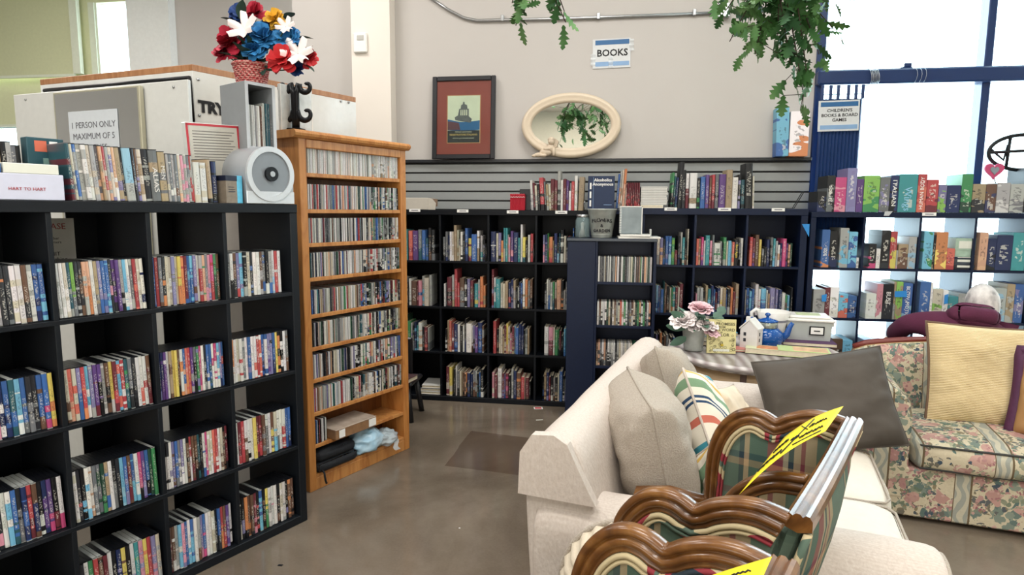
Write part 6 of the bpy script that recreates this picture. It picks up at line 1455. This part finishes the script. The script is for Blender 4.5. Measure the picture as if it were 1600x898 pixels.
def carn(R, seed, m_n=30):
    r_ = random.Random(seed); mb = MB()
    for i in range(m_n):
        a = r_.uniform(0, 2*PI); e = r_.uniform(-.35, 1.35)
        T = Matrix.Rotation(a, 4, 'Z') @ Matrix.Rotation(PI/2-e, 4, 'X'); petal(mb, T, R*.75, R*r_.uniform(.85, 1.1), r_.uniform(-.3, .4), r_.uniform(.1, .5), n=3)
    return mb
for i, (x, y, R, cc, off) in enumerate([(362, 68, .075, 'r', -.02), (350, 84, .05, 'r', 0), (400, 22, .055, 'r', .02), (378, 28, .06, 'd', .05), (412, 62, .075, 'b', -.03), (398, 78, .06, 'b', -.05), (450, 62, .065, 'b', -.02), (430, 32, .05, 'y', .02), (442, 95, .07, 's', -.06), (482, 92, .045, 's', 0), (465, 108, .04, 'd', 0), (420, 50, .05, 'd', .06), (385, 60, .05, 'd', .04)]):
    P = fpos(x, y, off); obj('bloom', carn(R, i+40) if cc != 'b' else carn(R*.95, i+70, 40), RC_[cc], t, loc=P, rot=(.9, (x-410)*.006, 0)); stems.tube([(0, 0, .06), P*.6+Vector((0, 0, .02)), P], .003, 5)
for i, (x, y, R) in enumerate([(382, 45, .065), (466, 84, .065), (447, 42, .04)]):
    P = fpos(x, y, -.06); mb = MB()
    for j in range(6): petal(mb, Matrix.Rotation(2*PI*j/6, 4, 'Z') @ Matrix.Rotation(.85, 4, 'X'), R*.55, R*1.15, .5, .45)
    obj('lily', mb, RC_['w'], t, loc=P, rot=(1.1, (x-410)*.006, 0)); stems.tube([(0, 0, .06), P*.5, P], .003, 5)
mb = MB(); r_ = random.Random(5); LG = two('dark_silk_leaf', '#1E3A2E')
for (x, y, x2_, y2_) in [(376, 30, 378, 2), (372, 38, 350, 27), (455, 72, 492, 76), (468, 60, 488, 58), (470, 98, 490, 108), (375, 85, 372, 102), (395, 88, 380, 105), (425, 90, 432, 112), (446, 30, 452, 24), (362, 55, 348, 67), (430, 75, 436, 90), (405, 95, 410, 112)]:
    A_, B_ = fpos(x, y, -.02), fpos(x2_, y2_, -.04); d = B_-A_; T = Matrix.Translation(A_) @ d.to_track_quat('Z', 'Y').to_matrix().to_4x4(); leaf_mesh(mb, T, max(.07, d.length*1.1), .045, .12)
for i in range(16): 
    a = r_.uniform(0, 2*PI); leaf_mesh(mb, Matrix.Translation((.03*math.cos(a), .03*math.sin(a), .08)) @ Matrix.Rotation(a, 4, 'Z') @ Matrix.Rotation(r_.uniform(.3, 1.1), 4, 'X'), .13, .05, .2)
obj('leaves', mb, LG, t); obj('stems', stems, LG, t)
# black scroll bookend on the oak case
p = OF.px(466, 199, .1); t = thing('black_scroll_stand', 'black iron scroll stand on top of the oak cd bookcase', 'ornament', OF.pt(p.x, .10, 1.857), 0)
def spiral(cx, cz, R, turns, a0, sgn, n=26): return [(cx+sgn*R*(1-i/n*.75)*math.cos(a0+turns*2*PI*i/n), 0, cz+R*(1-i/n*.75)*math.sin(a0+turns*2*PI*i/n)) for i in range(n+1)]
mb = MB(); k_ = .013
for s_ in (-1, 1):
    mb.tube([(s_*.004, 0, 0), (s_*.005, 0, .08), (s_*.006, 0, .15), (s_*.018, 0, .19)]+spiral(s_*.05, .178, .032, .9, PI*.85, s_)[1:], [k_]*4+[k_*(1-.5*i/26) for i in range(26)], 8)
    mb.tube([(s_*.004, 0, .075)]+spiral(s_*.046, .07, .036, .85, PI*.95, s_), [k_]+[k_*(1-.5*i/26) for i in range(27)], 8)
obj('scrollwork', mb, DKMETAL, t); obj('base_plate', MB().bbox(-.03, -.03, 0, .03, .03, .01, .002), DKMETAL, t); t.scale = (1.22, 1, 1.22); t.location.x -= .012
a, b = OF.px(437, 130, .14), OF.px(490, 198, .14)
t = thing('marbled_white_tile', 'white marbled square panel behind the black scroll stand', 'panel', OF.pt(a.x, .14, 1.857), OF.a); obj('tile_face', MB().bbox(0, 0, 0, b.x-a.x-.005, .02, a.z-1.857, .002), M('marbled_white', '#C9CCCA', .3, var=.35, scale=28), t); obj('tile_edge', MB().box(0, -.001, 0, .004, 0, a.z-1.857), WHITEM, t); obj('tile_edge', MB().box(b.x-a.x-.009, -.001, 0, b.x-a.x-.005, 0, a.z-1.857), WHITEM, t)

# ------------------------------------------------------------------ oak boughs hanging from the ceiling
k = NT('oak_leaf_green', .55, spec=.3); n_ = k.noise(5, None, 2)[0]; k.col(k.ramp(n_, [(.3, '#2C5230'), (.5, '#44703A'), (.7, '#6A8F58')])); k.b.inputs['Subsurface Weight'].default_value = 0; OAKLEAF = k.m
BARK = M('brown_twig', '#3E3226', .8)
def oak_leaf(mb, T, l):
    n = 10; vs = []; f = []
    lob = [.06, .30, .20, .60, .26, .78, .30, .62, .22, .34, .03]
    for i in range(n+1):
        t_ = i/n; w = l*.46*lob[i]; zz = l*t_; b_ = -.12*l*t_*t_; off = l*.07 if lob[i] > .5 else 0
        vs += [(-w, b_+.10*w, zz+off), (0, b_-.0, zz), (w, b_+.10*w, zz+off)]
    for i in range(n): f += [(i*3, i*3+1, i*3+4, i*3+3), (i*3+1, i*3+2, i*3+5, i*3+4)]
    mb.add([T @ Vector(v) for v in vs], f, 0, True)
def bough(label, pts_px, Y, n_leaf, spread, seed, top=CEIL, group=None, world=None):
    r_ = random.Random(seed); P = world or [aty(x, y, Y) for x, y in pts_px]
    o0 = P[0].copy(); o0.z = top if world is None else P[0].z
    t = thing('hanging_oak_bough', label, 'foliage', o0)
    tw = MB(); lv = MB()
    first = P[0]
    if world is None: tw.tube([(0, 0, 0), first-o0], .008, 6)
    for j, e in enumerate(P[1:]):
        tw.tube([first-o0, (first.lerp(e, .5))-o0+Vector((r_.uniform(-.03, .03), r_.uniform(-.06, .06), .04)), e-o0], [.006, .004, .0025], 5)
        n = int(n_leaf*1.7)
        for i in range(n):
            s_ = r_.uniform(.12, 1.03); b_ = first.lerp(e, s_)-o0+Vector((r_.gauss(0, spread), r_.gauss(0, spread*1.2), r_.gauss(0, spread)))
            d = Vector((r_.gauss(0, .6), r_.gauss(0, .5), -.7+r_.gauss(0, .5))).normalized()
            T = Matrix.Translation(b_) @ d.to_track_quat('Z', 'Y').to_matrix().to_4x4() @ Matrix.Rotation(r_.uniform(0, 6.28), 4, 'Z'); oak_leaf(lv, T, r_.uniform(.07, .12))
            if i % 3 == 0: tw.tube([first.lerp(e, s_)-o0, b_], .0018, 4)
    obj('twigs', tw, BARK, t); obj('oak_leaves', lv, OAKLEAF, t); return t
bough('large bough of lobed green oak leaves hanging before the shop window', [(1215, -60), (1135, 15), (1140, 65), (1180, 85), (1215, 60), (1235, 100), (1255, 145), (1290, 10), (1302, 45), (1280, 85), (1170, 20), (1240, 20), (1262, 125)], 3.3, 13, .045, 3)
bough('small sprig of green oak leaves hanging at the top centre', [(835, -80), (800, 5), (806, 40), (812, 15), (868, 0), (882, 18), (884, 35)], 3.3, 5, .018, 9)
# the rest of the greenery overhead, out of the picture but seen in the oval mirror
for i, (x, y, z, sp) in enumerate(((.35, 2.6, 2.62, .12), (-.1, 2.3, 2.75, .12), (.75, 2.9, 2.8, .12))):
    P = [Vector((x, y, z+.35))]+[Vector((x+dx, y+dy, z+dz)) for dx, dy, dz in ((-.45, .0, .0), (.45, .1, .1), (-.2, .15, -.02), (.2, -.1, 0), (.0, .1, -.05))]
    bough(['overhead oak bough left in the oval mirror reflection', 'overhead oak bough highest in the oval mirror reflection', 'overhead oak bough right in the oval mirror reflection'][i], None, 0, 16, sp, 20+i, world=P)

# ------------------------------------------------------------------ person kneeling at the games shelf
def skin_body(name, joints, edges, parent, m, root=0, lv=2):
    me = bpy.data.meshes.new(name); me.from_pydata([j[0] for j in joints], edges, []); o = link(bpy.data.objects.new(name, me), parent)
    o.modifiers.new('skin', 'SKIN'); 
    if not me.skin_vertices: me.skin_vertices.new() if hasattr(me.skin_vertices, 'new') else None
    sv = me.skin_vertices[0].data
    for i, j in enumerate(joints):
        r = j[1]; sv[i].radius = r if isinstance(r, tuple) else (r, r); sv[i].use_root = (i == root)
    s_ = o.modifiers.new('sub', 'SUBSURF'); s_.levels = lv; s_.render_levels = lv
    o.modifiers['skin'].use_smooth_shade = True
    dg = bpy.context.evaluated_depsgraph_get(); ev = bpy.data.meshes.new_from_object(o.evaluated_get(dg)); o.modifiers.clear(); o.data = ev; ev.name = name
    ev.materials.clear(); ev.materials.append(m)
    for p_ in ev.polygons: p_.use_smooth = True
    return o
bp = Vector((2.06, 4.02, 0))
t = thing('person', 'white-haired person in a maroon hooded sweatshirt crouching at the games shelf, seen from behind', 'person', bp)
SKIN = M('skin', '#C79A82', .6, var=.05)
J = dict(pel=(0, 0, .25), sp=(.02, .02, .45), ch=(.06, .06, .72), nk=(.16, .10, .81), hb=(.19, .11, .86), ls=(-.06, .05, .80), le=(-.195, .13, .80), lh=(-.20, .34, .66), rs=(.27, .06, .74), re=(.38, .20, .54), rh=(.32, .42, .50),
         lk=(-.13, .34, .09), lf=(-.12, -.02, .06), lt=(-.12, -.12, .03), rk=(.14, .34, .09), rf=(.13, -.02, .06), rt=(.13, -.12, .03), lhip=(-.1, .0, .2), rhip=(.1, .0, .2))
names = list(J); idx = {n: i for i, n in enumerate(names)}
rad = dict(pel=.13, sp=.12, ch=.14, nk=.055, hb=.06, ls=.06, le=.042, lh=.03, rs=.06, re=.042, rh=.03, lk=.06, lf=.04, lt=.035, rk=.06, rf=.04, rt=.035, lhip=.09, rhip=.09)
E_ = [('pel', 'sp'), ('sp', 'ch'), ('ch', 'nk'), ('nk', 'hb'), ('ch', 'ls'), ('ls', 'le'), ('le', 'lh'), ('ch', 'rs'), ('rs', 're'), ('re', 'rh'), ('pel', 'lhip'), ('lhip', 'lk'), ('lk', 'lf'), ('lf', 'lt'), ('pel', 'rhip'), ('rhip', 'rk'), ('rk', 'rf'), ('rf', 'rt')]
joints = [(Vector(J[n]), rad[n]*.82) for n in names]; edges = [(idx[a], idx[b]) for a, b in E_]
for hn, sg in (('lh', -1), ('rh', 1)):
    h = Vector(J[hn]); el = Vector(J['le' if hn == 'lh' else 're']); d = (h-el).normalized(); sd = Vector((1, 0, 0))
    pi_ = len(joints); joints.append((h+d*.05, (.036, .016))); edges.append((idx[hn], pi_))
    for f_, (o_, l_) in enumerate(((-.03, .062), (-.011, .074), (.010, .069), (.028, .054))):
        a_ = len(joints); joints.append((h+d*.085+sd*o_, .009)); joints.append((h+d*(.085+l_*.5)+sd*o_*1.1+Vector((0, 0, -.006)), .008)); joints.append((h+d*(.085+l_*.85)+sd*o_*1.1+Vector((0, 0, -.024)), .0065)); edges += [(pi_, a_), (a_, a_+1), (a_+1, a_+2)]
    a_ = len(joints); joints.append((h+d*.03-sd*sg*.035, .010)); joints.append((h+d*.065-sd*sg*.055+Vector((0, 0, -.01)), .0085)); edges += [(idx[hn], a_), (a_, a_+1)]
body = skin_body('body', joints, edges, t, SKIN, 0, 1)
# head
def headfn(a, b):
    th = a*2*PI; ph = b*PI; x, y, z = math.sin(ph)*math.cos(th), math.sin(ph)*math.sin(th), -math.cos(ph)
    w = .076*(1 if z > -.2 else 1-.28*(-z-.2)); dpt_ = .098; hh = .118
    yy = y*dpt_; xx = x*w; zz = z*hh
    if y > .3 and z < -.1: yy += .01
    f = max(0, y)**6
    zz0 = z
    if f > .2 and abs(x) < .28 and -.35 < z < .12: yy += .022*(1-abs(x)/.28)*(1-abs(z+.16)/.25 if abs(z+.16) < .25 else 0)   # nose
    if abs(x) > .25 and abs(x) < .55 and .0 < z < .25 and y > 0: yy -= .008
    return Vector((xx, yy, zz))
HM = Matrix.Translation((.205, .13, .915)) @ Matrix.Rotation(-.15, 4, 'Z') @ Matrix.Rotation(-.28, 4, 'X')
hd = MB().grid(headfn, 32, 22, T=HM)
for s_ in (-1, 1):
    hd.lathe([(math.sin(PI*i/6)*.03, -math.cos(PI*i/6)*.03) for i in range(7)], 10, T=HM @ Matrix.Translation((s_*.078, -.004, -.012)) @ Matrix.Diagonal((.35, .75, 1.1, 1)), cap=False)
hd.tube([HM @ Vector((-.024, .098, -.062)), HM @ Vector((0, .104, -.06)), HM @ Vector((.024, .098, -.062))], .005, 6)
hd.lathe([(.05, -.14), (.05, -.05)], 14, T=HM)
# join head into the body mesh so the figure is one surface object
bv = [v.co.copy() for v in body.data.vertices]; bf = [tuple(p_.vertices) for p_ in body.data.polygons]; hd.add(bv, bf, 0, True)
body.data = hd.mesh('body', SKIN)
for s_ in (-1, 1): obj('eye', MB().lathe([(math.sin(PI*i/8)*.011, -math.cos(PI*i/8)*.011) for i in range(9)], 10, T=HM @ Matrix.Translation((s_*.03, .082, .012)), cap=False), M('eye_white', '#D8D4CC', .2), t)
def hairfn(a, b):
    th = a*2*PI; ph = PI*(.02+.98*b); x, y, z = math.sin(ph)*math.cos(th), math.sin(ph)*math.sin(th), math.cos(ph)
    lim = -.55 if y < .1 else (-.1 if y < .5 else .35)
    zc = max(z, lim); sc_ = 1.0+.035*noise.noise(Vector((x*9, y*9, z*9)))+.02*noise.noise(Vector((x*30, y*30, z*8)))
    w = .086; 
    if z < lim: x, y = x/(math.sqrt(x*x+y*y)+1e-6)*math.sqrt(1-lim*lim)*.9, y/(math.sqrt(x*x+y*y)+1e-6)*math.sqrt(1-lim*lim)*.9
    return Vector((x*w*sc_, y*.107*sc_-.003, zc*.127*sc_+.002))
k = NT('white_hair', .8); k.col(k.ramp(k.noise(16, k.map(scale=(1, 1, .5)), 4)[0], [(.3, '#8E8A8A'), (.5, '#CFC9C6'), (.7, '#E6E2DE')])); k.bump(k.noise(120, k.map(scale=(1, 1, .2)), 2)[0], .6, .004)
obj('hair', MB().grid(hairfn, 56, 34, T=HM), k.m, t, fixn=True)
MAR = M('maroon_fleece', '#56203C', .9, var=.15, scale=14, bump=.3)
hn = ['pel', 'sp', 'ch', 'nk', 'ls', 'le', 'lh', 'rs', 're', 'rh']; hi = {n: i for i, n in enumerate(hn)}; hr = dict(pel=.155, sp=.155, ch=.175, nk=.085, ls=.095, le=.068, lh=.06, rs=.09, re=.065, rh=.056)
o = skin_body('hooded_sweatshirt', [(Vector(J[n]), hr[n]) for n in hn], [(hi[a], hi[b]) for a, b in E_ if a in hi and b in hi], t, MAR, 0, 2)
o.data.materials[0] = MAR
def hood(a, b):
    th = PI*1.0+a*PI; r = .10+.06*math.sin(b*PI); return Vector((.06+math.cos(th)*r*1.15, .06+math.sin(th)*r*.75, .76-b*.15+.012*noise.noise(Vector((a*5, b*5, 2)))))
o = obj('hood', softbox(.24, .16, .12, .055, .015, 10, 44, .02), MAR, t, loc=(.09, .0, .80), rot=(-.35, .12, 0)); subsurf(o)
JN = M('dark_jeans', '#1E2636', .85, bump=.2)
tn = ['pel', 'lhip', 'lk', 'lf', 'rhip', 'rk', 'rf']; ti = {n: i for i, n in enumerate(tn)}; tr_ = dict(pel=.15, lhip=.11, lk=.078, lf=.055, rhip=.11, rk=.078, rf=.055)
o = skin_body('trousers', [(Vector(J[n]), tr_[n]) for n in tn], [(ti[a], ti[b]) for a, b in E_ if a in ti and b in ti], t, JN, 0, 2)
for s_ in (-1, 1): o = obj('shoe', softbox(.085, .22, .075, .03, .008, 6, 50), M('dark_shoe', '#1B1B1E', .5), t, loc=(s_*.125, -.09, .0)); subsurf(o)

build_items()
# ------------------------------------------------------------------ light
w = bpy.data.worlds.new('sky'); SC.world = w; w.use_nodes = True; nt = w.node_tree; bg = nt.nodes['Background']
bg.inputs[0].default_value = (.80, .92, 1, 1); bg.inputs[1].default_value = 8
def area(name, loc, rot, sx, sy, power, col=(1, 1, 1)):
    l = bpy.data.lights.new(name, 'AREA'); l.shape = 'RECTANGLE'; l.size = sx; l.size_y = sy; l.energy = power; l.color = col
    o = bpy.data.objects.new(name, l); COL.objects.link(o); o.location = loc; o.rotation_euler = rot; return o
LFM = M('lamp_housing', '#D8D8D8', .5)
for i, (x, y) in enumerate([(-3.2, 1.2), (-.6, .6), (1.8, 1.4), (-2.6, 3.6), (.1, 3.2), (-5.6, 4.6), (-.8, -1.6), (2.2, -1.4)]):
    t = thing('ceiling_light', 'white ceiling panel lamp above the room, out of the photographed view', 'ceiling light', (x, y, CEIL-.06), 0, 'ceiling panel lamps')
    obj('lamp_housing', MB().bbox(-.62, -.32, 0, .62, .32, .06, .01), LFM, t)
    area('ceiling_light_lamp', (x, y, CEIL-.075), (0, 0, 0), 1.2, .6, 52, (1, .965, .93))
# daylight entering by the shop window; unseen fill lamp added behind the camera
area('window_daylight', (3.0, WY+.35, 2.0), (-PI/2, 0, 0), 3.0, 3.6, 200, (.72, .88, 1))
area('front_fill_light', (-1.0, -3.0, 1.6), (PI/2, 0, 0), 5.5, 1.6, 120, (1, .97, .92))
SC.view_settings.view_transform = 'Standard'; SC.view_settings.look = 'None'; SC.view_settings.gamma = 1; SC.view_settings.use_curve_mapping = False; SC.view_settings.exposure = 0.0
SC.cycles.use_denoising = True; SC.cycles.max_bounces = 6; SC.cycles.diffuse_bounces = 3; SC.cycles.glossy_bounces = 3; SC.cycles.transparent_max_bounces = 8; SC.cycles.sample_clamp_indirect = 6
SC.cycles.caustics_reflective = False; SC.cycles.caustics_refractive = False
